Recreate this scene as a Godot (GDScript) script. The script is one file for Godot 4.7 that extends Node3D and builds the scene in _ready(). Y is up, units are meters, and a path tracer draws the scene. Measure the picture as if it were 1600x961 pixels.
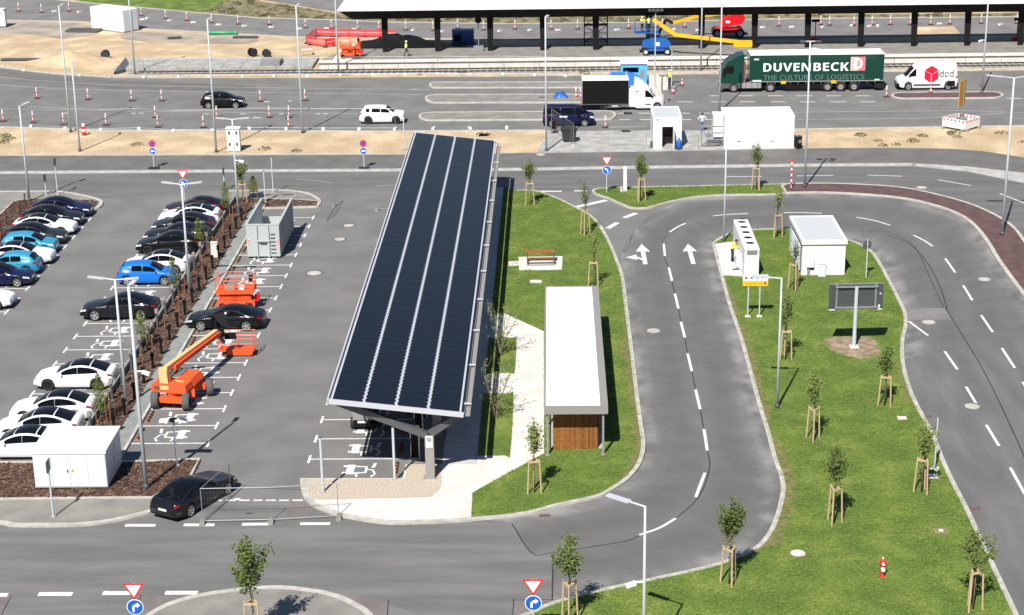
extends Node3D
# An airport service yard seen from the air: parking, solar carport, shelter, loop road, lawns and a far bus station.
# World: x runs across the parking bays, z along them towards the camera, y up; metres.

var M := {}
var rng := RandomNumberGenerator.new()
var used := {}
var meshes := {}


func _ready():
	var cam := Camera3D.new()
	cam.name = "camera"
	cam.fov = 19.693
	cam.near = 1.0
	cam.far = 3000.0
	cam.transform = Transform3D(Basis(Vector3(0.99968194, -0.01472167, -0.02047653), Vector3(0.00736756, 0.9469975, -0.32115643), Vector3(0.02411918, 0.32090342, 0.94680476)), Vector3(18.8957, 37.7, 133.587))
	add_child(cam)
	cam.current = true
	var sky_mat := ProceduralSkyMaterial.new()
	sky_mat.sky_top_color = Color(0.40, 0.52, 0.70)
	sky_mat.sky_horizon_color = Color(0.74, 0.80, 0.88)
	sky_mat.sky_curve = 0.16
	sky_mat.ground_bottom_color = Color(0.25, 0.24, 0.22)
	sky_mat.ground_horizon_color = Color(0.55, 0.58, 0.60)
	sky_mat.sun_angle_max = 1.0
	var sky := Sky.new()
	sky.sky_material = sky_mat
	var env := Environment.new()
	env.background_mode = Environment.BG_SKY
	env.sky = sky
	env.background_energy_multiplier = 0.45
	env.tonemap_mode = Environment.TONE_MAPPER_LINEAR
	env.tonemap_exposure = 1.62
	env.sdfgi_enabled = true
	env.ssao_enabled = true
	env.ssil_enabled = true
	var we := WorldEnvironment.new()
	we.name = "environment"
	we.environment = env
	add_child(we)
	var sun := DirectionalLight3D.new()
	sun.name = "sun"
	sun.light_energy = 1.6
	sun.light_color = Color(1.0, 0.975, 0.94)
	sun.light_angular_distance = 0.5
	sun.shadow_enabled = true
	sun.look_at_from_position(Vector3(0, 80, 0), Vector3(0, 80, 0) + Vector3(0.20113, -0.76041, -0.61752), Vector3.UP)
	add_child(sun)
	rng.seed = 7
	make_materials()
	build_ground()
	build_markings()
	build_carport()
	build_buildings()
	build_station()
	build_vehicles()
	build_machines()
	build_people()
	build_poles()
	build_signs()
	build_trees()
	build_yard_things()
	build_far_things()


# ---------- nodes ----------
func numbered(called: String) -> String:
	var n: int = used.get(called, 0)
	used[called] = n + 1
	return called if n == 0 else "%s_%03d" % [called, n]


func tag(o, label := "", category := "", group := "", kind := ""):
	if label: o.set_meta("label", label)
	if category: o.set_meta("category", category)
	if group: o.set_meta("group", group)
	if kind: o.set_meta("kind", kind)
	return o


func thing(called: String, label: String, category: String, at: Vector3, turn := 0.0, group := "") -> Node3D:
	var o := Node3D.new()
	o.name = numbered(called)
	add_child(o)
	o.position = at
	o.rotation.y = turn
	tag(o, label, category, group)
	return o


func put(called: String, mesh: Mesh, m: Material, parent: Node = self) -> MeshInstance3D:
	var o := MeshInstance3D.new()
	o.mesh = mesh
	o.material_override = m
	o.name = numbered(called) if parent == self else called
	parent.add_child(o, true)
	return o


func obj(called: String, st: SurfaceTool, m: Material, parent: Node = self) -> MeshInstance3D:
	st.generate_normals()
	return put(called, st.commit(), m, parent)


func structure(called: String, st: SurfaceTool, m: Material) -> MeshInstance3D:
	var o := obj(called, st, m)
	o.set_meta("kind", "structure")
	return o


# ---------- shapes ----------
func S(smooth := false) -> SurfaceTool:
	var st := SurfaceTool.new()
	st.begin(Mesh.PRIMITIVE_TRIANGLES)
	st.set_smooth_group(0 if smooth else -1)
	return st


func V2(a: Array) -> PackedVector2Array:
	var r := PackedVector2Array()
	for i in range(0, a.size(), 2):
		r.append(Vector2(a[i], a[i + 1]))
	return r


func tri(st, a: Vector3, b: Vector3, c: Vector3):
	st.add_vertex(a)
	st.add_vertex(b)
	st.add_vertex(c)


# a, b, c, d run clockwise as seen from outside
func quad(st, a: Vector3, b: Vector3, c: Vector3, d: Vector3):
	tri(st, a, b, c)
	tri(st, a, c, d)


func box(st, c: Vector3, s: Vector3, b := Basis.IDENTITY):
	var h := s / 2
	var p := []
	for i in 8:
		p.append(c + b * Vector3(h.x if i & 1 else -h.x, h.y if i & 2 else -h.y, h.z if i & 4 else -h.z))
	quad(st, p[4], p[6], p[7], p[5])
	quad(st, p[1], p[3], p[2], p[0])
	quad(st, p[5], p[7], p[3], p[1])
	quad(st, p[0], p[2], p[6], p[4])
	quad(st, p[6], p[2], p[3], p[7])
	quad(st, p[0], p[4], p[5], p[1])


# a bar of rectangular section from p to q; w across, t the other way
func bar(st, p: Vector3, q: Vector3, w: float, t: float):
	var d := (q - p).normalized()
	var up := Vector3.UP if absf(d.y) < 0.95 else Vector3.RIGHT
	var x := up.cross(d).normalized()
	var y := d.cross(x).normalized()
	box(st, (p + q) / 2, Vector3(w, t, p.distance_to(q)), Basis(x, y, d))


func tube(st, p: Vector3, q: Vector3, r: float, r2 := -1.0, n := 8, caps := true):
	if r2 < 0: r2 = r
	var d := (q - p).normalized()
	var up := Vector3.UP if absf(d.y) < 0.95 else Vector3.RIGHT
	var x := up.cross(d).normalized()
	var y := d.cross(x)
	for i in n:
		var a := TAU * i / n
		var b := TAU * (i + 1) / n
		var va := x * cos(a) + y * sin(a)
		var vb := x * cos(b) + y * sin(b)
		quad(st, p + va * r, q + va * r2, q + vb * r2, p + vb * r)
		if caps:
			if r2 > 0.001: tri(st, q, q + vb * r2, q + va * r2)
			if r > 0.001: tri(st, p, p + va * r, p + vb * r)


# profile of (radius, along) swept round the axis that basis.y gives
func lathe(st, prof: Array, n: int, at := Vector3.ZERO, b := Basis.IDENTITY):
	for k in prof.size() - 1:
		var u: Vector2 = prof[k]
		var w: Vector2 = prof[k + 1]
		for i in n:
			var a := TAU * i / n
			var c := TAU * (i + 1) / n
			var da := Vector3(cos(a), 0, sin(a))
			var dc := Vector3(cos(c), 0, sin(c))
			var p := at + b * (da * u.x + Vector3(0, u.y, 0))
			var q := at + b * (da * w.x + Vector3(0, w.y, 0))
			var r := at + b * (dc * w.x + Vector3(0, w.y, 0))
			var s := at + b * (dc * u.x + Vector3(0, u.y, 0))
			if u.x < 0.0005: tri(st, p, q, r)
			elif w.x < 0.0005: tri(st, p, q, s)
			else: quad(st, p, q, r, s)


func clockwise(pts: PackedVector2Array) -> PackedVector2Array:
	# as seen from above (x to the east, z to the south)
	if Geometry2D.is_polygon_clockwise(pts):
		var r := pts.duplicate()
		r.reverse()
		return r
	return pts


# flat polygon of (x, z) at height y, its sides going down to y0 when y0 < y
func sheet(st, pts: PackedVector2Array, y: float, y0 := 1e9):
	var ps := clockwise(pts)
	var ix := Geometry2D.triangulate_polygon(ps)
	for i in range(0, ix.size(), 3):
		var a := ps[ix[i]]
		var b := ps[ix[i + 1]]
		var c := ps[ix[i + 2]]
		if (b - a).cross(c - a) < 0:
			var t := b
			b = c
			c = t
		tri(st, Vector3(a.x, y, a.y), Vector3(b.x, y, b.y), Vector3(c.x, y, c.y))
	if y0 < y:
		var n := ps.size()
		for i in n:
			var a := ps[i]
			var b := ps[(i + 1) % n]
			quad(st, Vector3(a.x, y0, a.y), Vector3(b.x, y0, b.y), Vector3(b.x, y, b.y), Vector3(a.x, y, a.y))


# a profile of (x, y) points extruded along z and placed by a transform; points either way round
func extrude(st, prof: PackedVector2Array, z0: float, z1: float, tf := Transform3D.IDENTITY):
	var ps := prof
	if Geometry2D.is_polygon_clockwise(ps):
		ps = ps.duplicate()
		ps.reverse()
	var n := ps.size()
	var ix := Geometry2D.triangulate_polygon(ps)
	for i in range(0, ix.size(), 3):
		var a := ps[ix[i]]
		var b := ps[ix[i + 1]]
		var c := ps[ix[i + 2]]
		if (b - a).cross(c - a) > 0:
			var t := b
			b = c
			c = t
		tri(st, tf * Vector3(a.x, a.y, z1), tf * Vector3(b.x, b.y, z1), tf * Vector3(c.x, c.y, z1))
		tri(st, tf * Vector3(a.x, a.y, z0), tf * Vector3(c.x, c.y, z0), tf * Vector3(b.x, b.y, z0))
	var cw := Geometry2D.is_polygon_clockwise(ps)
	for i in n:
		var a := ps[i]
		var b := ps[(i + 1) % n]
		if cw:
			var t := a
			a = b
			b = t
		quad(st, tf * Vector3(a.x, a.y, z1), tf * Vector3(a.x, a.y, z0), tf * Vector3(b.x, b.y, z0), tf * Vector3(b.x, b.y, z1))


# Catmull-Rom through the points
func curve(a: Array, closed := false, n := 5) -> PackedVector2Array:
	var p := V2(a)
	var r := PackedVector2Array()
	var m := p.size()
	for i in (m if closed else m - 1):
		var p1 := p[i]
		var p2 := p[(i + 1) % m]
		var p0 := p[(i - 1 + m) % m] if closed or i > 0 else p1 * 2 - p2
		var p3 := p[(i + 2) % m] if closed or i < m - 2 else p2 * 2 - p1
		for k in n:
			r.append(p1.cubic_interpolate(p2, p0, p3, float(k) / n))
	if not closed:
		r.append(p[m - 1])
	return r


# a strip of the given width along a polyline, top at y, sides down to y0
func ribbon(st, pts: PackedVector2Array, w: float, y: float, y0 := 1e9, closed := false):
	var n := pts.size()
	var L := PackedVector2Array()
	var R := PackedVector2Array()
	for i in n:
		var a := pts[(i - 1 + n) % n] if closed or i > 0 else pts[i]
		var b := pts[(i + 1) % n] if closed or i < n - 1 else pts[i]
		var d := (b - a).normalized()
		var nn := Vector2(d.y, -d.x) * w / 2
		L.append(pts[i] + nn)
		R.append(pts[i] - nn)
	for i in (n if closed else n - 1):
		var j := (i + 1) % n
		var a := Vector3(L[i].x, y, L[i].y)
		var b := Vector3(L[j].x, y, L[j].y)
		var c := Vector3(R[j].x, y, R[j].y)
		var d := Vector3(R[i].x, y, R[i].y)
		quad(st, a, b, c, d)
		if y0 < y:
			var o := Vector3(0, y0 - y, 0)
			quad(st, b, a, a + o, b + o)
			quad(st, d, c, c + o, d + o)
	if y0 < y and not closed:
		for e in [[0, -1], [n - 1, 1]]:
			var i: int = e[0]
			var a := Vector3(L[i].x, y, L[i].y)
			var c := Vector3(R[i].x, y, R[i].y)
			var o := Vector3(0, y0 - y, 0)
			if e[1] > 0: quad(st, c, a, a + o, c + o)
			else: quad(st, a, c, c + o, a + o)


func lathe_x() -> Basis:
	return Basis(Vector3(0, 1, 0), Vector3(1, 0, 0), Vector3(0, 0, -1))


func inside(p: Vector2, polys: Array) -> bool:
	for q in polys:
		if Geometry2D.is_point_in_polygon(p, q): return true
	return false


func v3(p: Vector2, y := 0.0) -> Vector3:
	return Vector3(p.x, y, p.y)


# ---------- materials ----------
func noise_tex(seed_: int, freq: float, oct: int, c0: Color, c1: Color, size := 512, type := FastNoiseLite.TYPE_SIMPLEX_SMOOTH, cm = null) -> NoiseTexture2D:
	var n := FastNoiseLite.new()
	n.seed = seed_
	n.noise_type = type
	n.frequency = freq
	n.fractal_octaves = oct
	var t := NoiseTexture2D.new()
	t.width = size
	t.height = size
	t.seamless = true
	t.noise = n
	t.normalize = true
	var g := Gradient.new()
	g.set_color(0, c0)
	g.set_color(1, c1)
	g.set_offset(0, 0.18)
	g.set_offset(1, 0.82)
	if cm != null: g.add_point(0.5, cm)
	t.color_ramp = g
	return t


func mk(key: String, c: Color, rough := 0.7, metal := 0.0, spec := 0.5) -> StandardMaterial3D:
	var m := StandardMaterial3D.new()
	m.albedo_color = c
	m.roughness = rough
	m.metallic = metal
	m.metallic_specular = spec
	M[key] = m
	return m


# colour texture laid in world metres (tile: metres per repeat), with a second, coarser or finer one multiplied over it
func textured(key: String, tex: Texture2D, tile: float, rough: float, over: Texture2D = null, over_tile := 1.0, world := true) -> StandardMaterial3D:
	var m := mk(key, Color.WHITE, rough)
	m.albedo_texture = tex
	m.uv1_triplanar = true
	m.uv1_world_triplanar = world
	m.uv1_scale = Vector3.ONE / tile
	if over:
		m.detail_enabled = true
		m.detail_albedo = over
		m.detail_blend_mode = BaseMaterial3D.BLEND_MODE_MUL
		m.detail_uv_layer = BaseMaterial3D.DETAIL_UV_2
		m.uv2_triplanar = true
		m.uv2_world_triplanar = world
		m.uv2_scale = Vector3.ONE / over_tile
	return m


func g(v: float) -> Color:
	return Color(v, v, v)


func make_materials():
	var fine := noise_tex(3, 0.12, 4, g(0.80), g(1.0), 512)
	var coarse := noise_tex(5, 0.008, 5, g(0.84), g(1.0), 512)
	textured("asphalt", noise_tex(11, 0.010, 5, Color(0.43, 0.43, 0.425), Color(0.48, 0.478, 0.472), 1024), 46, 0.88, fine, 3.3)
	textured("asphalt_dark", noise_tex(12, 0.012, 5, Color(0.39, 0.385, 0.38), Color(0.445, 0.44, 0.43), 1024), 37, 0.86, fine, 2.9)
	textured("asphalt_light", noise_tex(13, 0.012, 5, Color(0.44, 0.435, 0.43), Color(0.51, 0.50, 0.495), 512), 31, 0.9, fine, 2.7)
	for k in 2:
		var am := textured(["asphalt_y", "asphalt_z"][k], noise_tex(57 + k, 0.012, 5, Color(0.385, 0.385, 0.385), Color(0.445, 0.442, 0.438), 1024), 30, 0.88, fine, 2.7)
		am.uv1_scale = [Vector3(1 / 160.0, 0.1, 1 / 25.0), Vector3(1 / 25.0, 0.1, 1 / 110.0)][k]
	var sm := textured("asphalt_x", noise_tex(51, 0.016, 5, Color(0.40, 0.405, 0.40), Color(0.475, 0.474, 0.466), 1024), 30, 0.88, fine, 3.1)
	sm.uv1_scale = Vector3(1 / 150.0, 0.1, 1 / 22.0)
	textured("asphalt_red", noise_tex(14, 0.02, 4, Color(0.44, 0.41, 0.405), Color(0.49, 0.46, 0.45), 512), 17, 0.9, fine, 2.1)
	textured("seam", noise_tex(15, 0.03, 3, g(0.16), g(0.22), 128), 5, 0.7)
	textured("red_paving", noise_tex(16, 0.02, 5, Color(0.34, 0.25, 0.25), Color(0.40, 0.31, 0.305), 512), 13, 0.9, fine, 1.6)
	textured("sand", noise_tex(17, 0.010, 6, Color(0.70, 0.61, 0.48), Color(0.84, 0.75, 0.61), 1024, FastNoiseLite.TYPE_SIMPLEX_SMOOTH, Color(0.74, 0.66, 0.54)), 52, 0.95, noise_tex(18, 0.06, 5, g(0.82), g(1.0), 512), 7.3)
	textured("sand_grey", noise_tex(19, 0.012, 6, Color(0.55, 0.52, 0.48), Color(0.70, 0.65, 0.58), 512), 33, 0.95, fine, 5.0)
	textured("scrub", noise_tex(20, 0.03, 6, Color(0.38, 0.37, 0.25), Color(0.60, 0.55, 0.43), 512), 19, 0.95, fine, 3.0)
	textured("grass", noise_tex(21, 0.012, 6, Color(0.33, 0.42, 0.14), Color(0.50, 0.55, 0.24), 1024, FastNoiseLite.TYPE_SIMPLEX_SMOOTH, Color(0.39, 0.48, 0.17)), 34, 0.95, noise_tex(22, 0.05, 5, g(0.72), g(1.0), 512), 4.1)
	textured("soil", noise_tex(23, 0.02, 6, Color(0.48, 0.41, 0.33), Color(0.66, 0.58, 0.49), 512), 9, 0.95, fine, 1.2)
	textured("soil_grass", noise_tex(61, 0.03, 5, Color(0.42, 0.40, 0.24), Color(0.55, 0.48, 0.34), 256), 5, 0.95, fine, 1.2)
	textured("kerb", noise_tex(24, 0.02, 5, Color(0.66, 0.65, 0.62), Color(0.78, 0.77, 0.74), 512), 9, 0.85, fine, 1.7)
	textured("gutter", noise_tex(25, 0.02, 5, Color(0.64, 0.635, 0.62), Color(0.74, 0.735, 0.72), 512), 12, 0.85, fine, 1.7)
	textured("plaza", noise_tex(26, 0.015, 5, Color(0.80, 0.79, 0.765), Color(0.87, 0.86, 0.84), 512), 14, 0.85, fine, 2.3)
	textured("concrete", noise_tex(27, 0.015, 5, Color(0.60, 0.60, 0.585), Color(0.71, 0.705, 0.69), 512), 13, 0.85, fine, 2.0)
	textured("pavement", noise_tex(28, 0.015, 5, Color(0.49, 0.485, 0.465), Color(0.565, 0.555, 0.53), 512), 15, 0.9, fine, 1.9)
	textured("path_grey", noise_tex(29, 0.02, 5, Color(0.50, 0.52, 0.51), Color(0.57, 0.585, 0.57), 512), 10, 0.9, fine, 1.4)
	textured("walkway", noise_tex(30, 0.02, 5, Color(0.72, 0.72, 0.715), Color(0.79, 0.79, 0.78), 512), 10, 0.85, fine, 1.8)
	textured("gravel", noise_tex(31, 0.09, 4, Color(0.62, 0.57, 0.51), Color(0.84, 0.79, 0.72), 512), 5, 0.95, fine, 1.0)
	textured("gravel_dark", noise_tex(32, 0.09, 4, Color(0.42, 0.41, 0.39), Color(0.60, 0.58, 0.55), 512), 4, 0.95, fine, 1.0)
	textured("bark", noise_tex(33, 0.06, 5, Color(0.24, 0.17, 0.13), Color(0.42, 0.32, 0.26), 512), 5, 0.95, fine, 1.0)
	textured("paint", noise_tex(34, 0.05, 5, g(0.80), g(0.93), 512), 7, 0.8, fine, 1.1)
	mk("white", Color(0.83, 0.835, 0.835), 0.5)
	mk("white_roof", Color(0.93, 0.93, 0.925), 0.65)
	mk("cool_white", Color(0.78, 0.81, 0.82), 0.45)
	textured("render_white", noise_tex(35, 0.02, 4, g(0.87), g(0.92), 256), 6, 0.8)
	mk("galv", Color(0.56, 0.58, 0.59), 0.5, 0.4)
	mk("pole", Color(0.69, 0.725, 0.74), 0.5)
	mk("steel_dark", Color(0.33, 0.335, 0.345), 0.5, 0.2)
	mk("grey_metal", Color(0.56, 0.555, 0.54), 0.5, 0.2)
	mk("light_trim", Color(0.74, 0.75, 0.78), 0.45, 0.2)
	mk("black", g(0.05), 0.65, 0.0, 0.3)
	mk("black_paint", g(0.075), 0.6, 0.0, 0.3)
	mk("rubber", g(0.115), 0.85)
	mk("grey_tyre", g(0.30), 0.85)
	mk("alloy", Color(0.72, 0.72, 0.73), 0.35, 0.6)
	mk("dark_alloy", g(0.16), 0.35, 0.4)
	mk("under", g(0.05), 0.9)
	mk("glass", Color(0.03, 0.035, 0.045), 0.08, 0.0, 0.45)
	mk("lamp_lens", Color(0.75, 0.78, 0.80), 0.15)
	mk("tail_lens", Color(0.55, 0.04, 0.05), 0.2)
	textured("rust", noise_tex(37, 0.05, 4, Color(0.36, 0.22, 0.17), Color(0.52, 0.34, 0.27), 128), 1.5, 0.9)
	mk("brick_red", Color(0.62, 0.38, 0.26), 0.85)
	mk("toilet_blue", Color(0.16, 0.36, 0.50), 0.6)
	mk("roof_grey", Color(0.66, 0.68, 0.69), 0.8)
	mk("skip_grey", Color(0.66, 0.69, 0.69), 0.55, 0.1)
	for k in 4:
		textured("timber%d" % k, noise_tex(40 + k, 0.05, 4, [Color(0.40, 0.24, 0.09), Color(0.45, 0.27, 0.10), Color(0.37, 0.215, 0.08), Color(0.48, 0.295, 0.115)][k], [Color(0.50, 0.315, 0.13), Color(0.54, 0.35, 0.15), Color(0.46, 0.28, 0.11), Color(0.57, 0.37, 0.17)][k], 128), 1.7, 0.8)
	mk("parcel_red", Color(0.83, 0.05, 0.20), 0.5)
	mk("letter_grey", Color(0.30, 0.29, 0.29), 0.6)
	mk("letter_white", Color(0.86, 0.87, 0.86), 0.6)
	mk("letter_dim", Color(0.36, 0.46, 0.44), 0.6)
	mk("logo_pink", Color(0.80, 0.42, 0.46), 0.6)
	mk("logo_pale", Color(0.80, 0.66, 0.64), 0.6)
	mk("rail_dark", Color(0.22, 0.21, 0.205), 0.6, 0.3)
	mk("blue_light", Color(0.20, 0.45, 0.78), 0.5)
	mk("kiosk_blue", Color(0.30, 0.66, 0.85), 0.5)
	mk("sign_yellow", Color(0.95, 0.68, 0.08), 0.5)
	mk("sign_ochre", Color(0.72, 0.52, 0.12), 0.6)
	mk("sign_brown", Color(0.45, 0.30, 0.08), 0.6)
	mk("board_back", Color(0.27, 0.29, 0.30), 0.6, 0.2)
	mk("delineator_red", Color(0.80, 0.33, 0.29), 0.6)
	mk("barrier_red", Color(0.82, 0.16, 0.20), 0.6)
	mk("barrier_pale", Color(0.88, 0.50, 0.50), 0.6)
	mk("pipe_green", Color(0.10, 0.62, 0.42), 0.5)
	mk("bin_grey", Color(0.17, 0.175, 0.185), 0.6)
	mk("stake_brown", Color(0.48, 0.33, 0.24), 0.9)
	mk("stake_dark", Color(0.20, 0.14, 0.11), 0.9)
	mk("trunk_pale", Color(0.50, 0.47, 0.40), 0.9)
	mk("leaf_light", Color(0.36, 0.42, 0.17), 0.8)
	mk("red", Color(0.78, 0.09, 0.10), 0.55)
	mk("orange", Color(0.88, 0.33, 0.15), 0.55)
	mk("cream", Color(0.85, 0.68, 0.47), 0.55)
	mk("yellow", Color(0.93, 0.66, 0.10), 0.5)
	mk("blue_sign", Color(0.05, 0.33, 0.72), 0.5)
	mk("blue_machine", Color(0.08, 0.33, 0.62), 0.5)
	mk("red_machine", Color(0.78, 0.06, 0.10), 0.45)
	textured("stake", noise_tex(36, 0.05, 4, Color(0.62, 0.54, 0.41), Color(0.75, 0.67, 0.53), 256), 2, 0.85)
	mk("trunk", Color(0.36, 0.30, 0.24), 0.9)
	for k in 3:
		var lf := mk("leaf%d" % k, [Color(0.36, 0.42, 0.20), Color(0.33, 0.39, 0.18), Color(0.42, 0.47, 0.24)][k], 0.75)
		lf.backlight_enabled = true
		lf.backlight = Color(0.25, 0.32, 0.10)
		lf.cull_mode = BaseMaterial3D.CULL_DISABLED
	paint("car_white", Color(0.86, 0.865, 0.87))
	paint("car_black", Color(0.03, 0.031, 0.04))
	paint("car_grey", Color(0.12, 0.125, 0.145))
	paint("car_dark", Color(0.06, 0.065, 0.09))
	paint("car_navy", Color(0.035, 0.06, 0.22))
	paint("car_maroon", Color(0.16, 0.05, 0.09))
	paint("car_teal", Color(0.20, 0.52, 0.66))
	paint("car_blue", Color(0.06, 0.40, 0.74))
	paint("van_navy", Color(0.03, 0.05, 0.20))
	paint("truck_green", Color(0.03, 0.22, 0.18))


func paint(key: String, c: Color):
	var m := mk(key, c, 0.35, 0.0, 0.35)
	m.clearcoat_enabled = true
	m.clearcoat = 0.5
	m.clearcoat_roughness = 0.05


# ---------- ground ----------
var lawns := []
var beds := []


func rect(x0: float, z0: float, x1: float, z1: float) -> PackedVector2Array:
	return PackedVector2Array([Vector2(x0, z0), Vector2(x1, z0), Vector2(x1, z1), Vector2(x0, z1)])


func flat(called: String, pts: PackedVector2Array, y: float, m: String, y0 := 1e9):
	var st := S()
	sheet(st, pts, y, y0)
	return structure(called, st, M[m])


func kerb(pts: PackedVector2Array, closed := false, w := 0.24, y := 0.12, called := "kerb", m := "kerb"):
	var st := S()
	ribbon(st, pts, w, y, -0.02, closed)
	return structure(called, st, M[m])


func build_ground():
	flat("ground", rect(-1500, -1800, 1500, 700), -0.03, "sand")
	# near yard and roads: one asphalt sheet south of the sand strip
	var sand_lower := [-45.91, -21.97, -31.13, -21.51, -7.8, -20.83, 6.03, -20.52, 15.18, -20.64, 26.6, -20.66, 38.03, -21.17, 43.76, -21.42, 50.81, -21.14, 54.22, -20.64, 56.83, -19.7, 59.74, -17.24, 63.82, -12.16]
	var pts := V2(sand_lower)
	pts.append(Vector2(160, -20))
	pts.append(Vector2(160, 118))
	pts.append(Vector2(-110, 118))
	pts.append(Vector2(-110, -21))
	flat("road", pts, 0.0, "asphalt")
	# the road along the sand strip is darker
	flat("road", V2([-42.84, -21.61, -31.06, -21.26, -7.76, -20.59, 6.05, -20.28, 15.19, -20.4, 26.58, -20.43, 38, -20.93, 43.72, -21.18, 50.77, -20.9, 54.17, -20.4, 56.77, -19.46, 59.69, -17.01, 63.69, -11.74, 62.74, -8.4, 58.41, -11.93, 54.22, -14.28, 49.43, -15.36, 37.36, -15.37, 24.68, -15.17, 5.62, -14.99, -6.89, -15.12, -29.29, -15.28, -40.64, -15.59]), 0.004, "asphalt_dark")
	# far service road
	flat("road", V2([-62.2, -74.54, -48.92, -66.58, -43.49, -63.24, -40.23, -61.21, -36.45, -59.18, -29.23, -56.66, -13.32, -55.82, 14.47, -55.22, 36.16, -55.29, 54.35, -55.54, 69.39, -55.6, 79.54, -55.4, 71.61, -29.13, 62.77, -29.26, 41.29, -28.74, 35.35, -28.86, 18.43, -29.33, 2.93, -29.6, -9.28, -30.25, -24.15, -31.16, -31.3, -32.56, -34.53, -32.98, -47.41, -34.09]), 0.0, "asphalt")
	flat("road", V2([-61.59, -72.86, -48.43, -65.02, -43.05, -61.73, -39.81, -59.73, -36.06, -57.73, -28.9, -55.25, -12.72, -52.02, -12.19, -48.68, -27.85, -50.78, -36.85, -54.97, -41.96, -58.05, -59.22, -66.39]), 0.004, "asphalt_dark")
	# upper road and the one beyond it
	flat("road", V2([-77.17, -103.53, -50.98, -95.6, -41.6, -93.98, -33, -88.14, -17.58, -82.8, -12.19, -80.91, 14.02, -77.53, 44.4, -76.08, 55.89, -77.08, 74.82, -77.18, 89.86, -77.1, 93.87, -89.68, 77.99, -89.8, 46.02, -90.04, 31.85, -88.6, 13.78, -88.85, -1.3, -90.81, -9.33, -93.29, -19.58, -95.47, -27.01, -99.53, -36.69, -104.95, -45.6, -109.97, -61.56, -118.04, -85.76, -125.97]), 0.0, "asphalt_light")
	flat("road", V2([-22.13, -111.62, -18.05, -107.96, -8.23, -98.23, 5.35, -95.77, 21.91, -94.63, 78.96, -93.67, 94.95, -93.06, 104.01, -121.47, -25.36, -132.06]), 0.0, "asphalt_light")
	flat("road_verge", V2([-27.1, -100.05, -26.88, -110.84, -30.13, -129.19, -24.84, -128.76, -21.32, -109.31, -17.89, -106.85, -8.14, -97.46, 5.4, -94.77, 21.89, -93.64, 78.72, -92.7, 94.64, -92.08, 94.02, -90.16, 78.11, -90.28, 46.07, -90.52, 31.88, -89.07, 13.77, -89.33, -1.34, -91.29, -9.39, -93.79, -19.66, -95.98]), -0.008, "scrub")
	var green := V2([-45.75, -110.53, -36.87, -105.77, -27.32, -100.33, -25.54, -110.74, -26.38, -135.49, -59.79, -138.27, -49.87, -115.4])
	flat("lawn", green, 0.02, "grass", -0.03)
	lawns.append(green)
	kerb(V2([-61.93, -119.26, -45.6, -109.97, -36.69, -104.95, -27.01, -99.53, -19.58, -95.47, -9.33, -93.29, -1.3, -90.81, 13.78, -88.85, 31.85, -88.6, 46.02, -90.04, 77.99, -89.8, 89.84, -89.48]), false, 0.3, 0.06)
	kerb(V2([-64.5, -99.54, -50.98, -95.6, -41.6, -93.98, -33, -88.14, -17.58, -82.8, -12.19, -80.91, 14.02, -77.53]), false, 0.3, 0.05)
	flat("sand_patch", curve([-56.24, -94.96, -51.26, -95.12, -42.36, -93.06, -38.19, -86.16, -41.09, -81.82, -47.77, -85.85, -52.39, -82.53], true), -0.012, "sand_grey")
	flat("sand_patch", curve([-33.29, -85.84, -23.14, -82.93, -17.19, -80.34, -18.19, -76.94, -27.74, -78.38, -33.87, -81.37], true), -0.012, "sand_grey")
	flat("sand_patch", V2([63.15, -83.27, 67.85, -83.42, 67.55, -78.52, 62.13, -77.99]), 0.006, "sand")
	# heaps of loose earth
	heap("sand_heap", Vector2(-36.23, -66.64), 5.5, 3.5, 0.9, "sand", "low heap of pale sand beside the curving service road")
	heap("sand_heap", Vector2(0.8, -72.04), 9.5, 3.6, 1.3, "sand", "long heap of sand in the shade of the station roof")
	# sand strip kerbs
	kerb(V2([-38.41, -33.42, -34.53, -32.98, -31.3, -32.56, -24.15, -31.16, -9.28, -30.25, 2.93, -29.6, 18.43, -29.33]), false, 0.3, 0.07)
	kerb(V2([41.29, -28.74, 62.77, -29.26, 68.69, -29.26]), false, 0.3, 0.07)
	kerb(V2([-49.17, -67.37, -43.61, -63.62, -40.33, -61.58, -36.54, -59.55, -29.32, -57.02]), false, 0.35, 0.08)
	kerb(V2([-31.13, -21.51, -7.8, -20.83, 6.03, -20.52, 15.18, -20.64]), false, 0.16, 0.05)
	flat("pavement", V2([17.35, -20.55, 18.43, -29.19, 41.27, -28.6, 40.31, -21.2, 38.03, -21.17, 26.6, -20.66]), 0.015, "concrete", -0.03)
	# gutter between the two roads
	kerb(V2([-40.64, -15.59, -29.25, -15.17, -6.88, -15.01, 5.63, -14.77, 15.3, -14.63, 24.67, -14.95, 37.33, -15.14, 42.82, -15.16, 49.93, -15.11]), false, 0.95, 0.03, "gutter", "gutter")
	flat("gutter", V2([49.72, -15.46, 54.2, -14.17, 58.38, -11.83, 63.42, -7.15, 62.16, -2.85, 57.57, -8.58, 53.84, -12.54, 49.57, -14.68]), 0.03, "gutter", -0.02)
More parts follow.
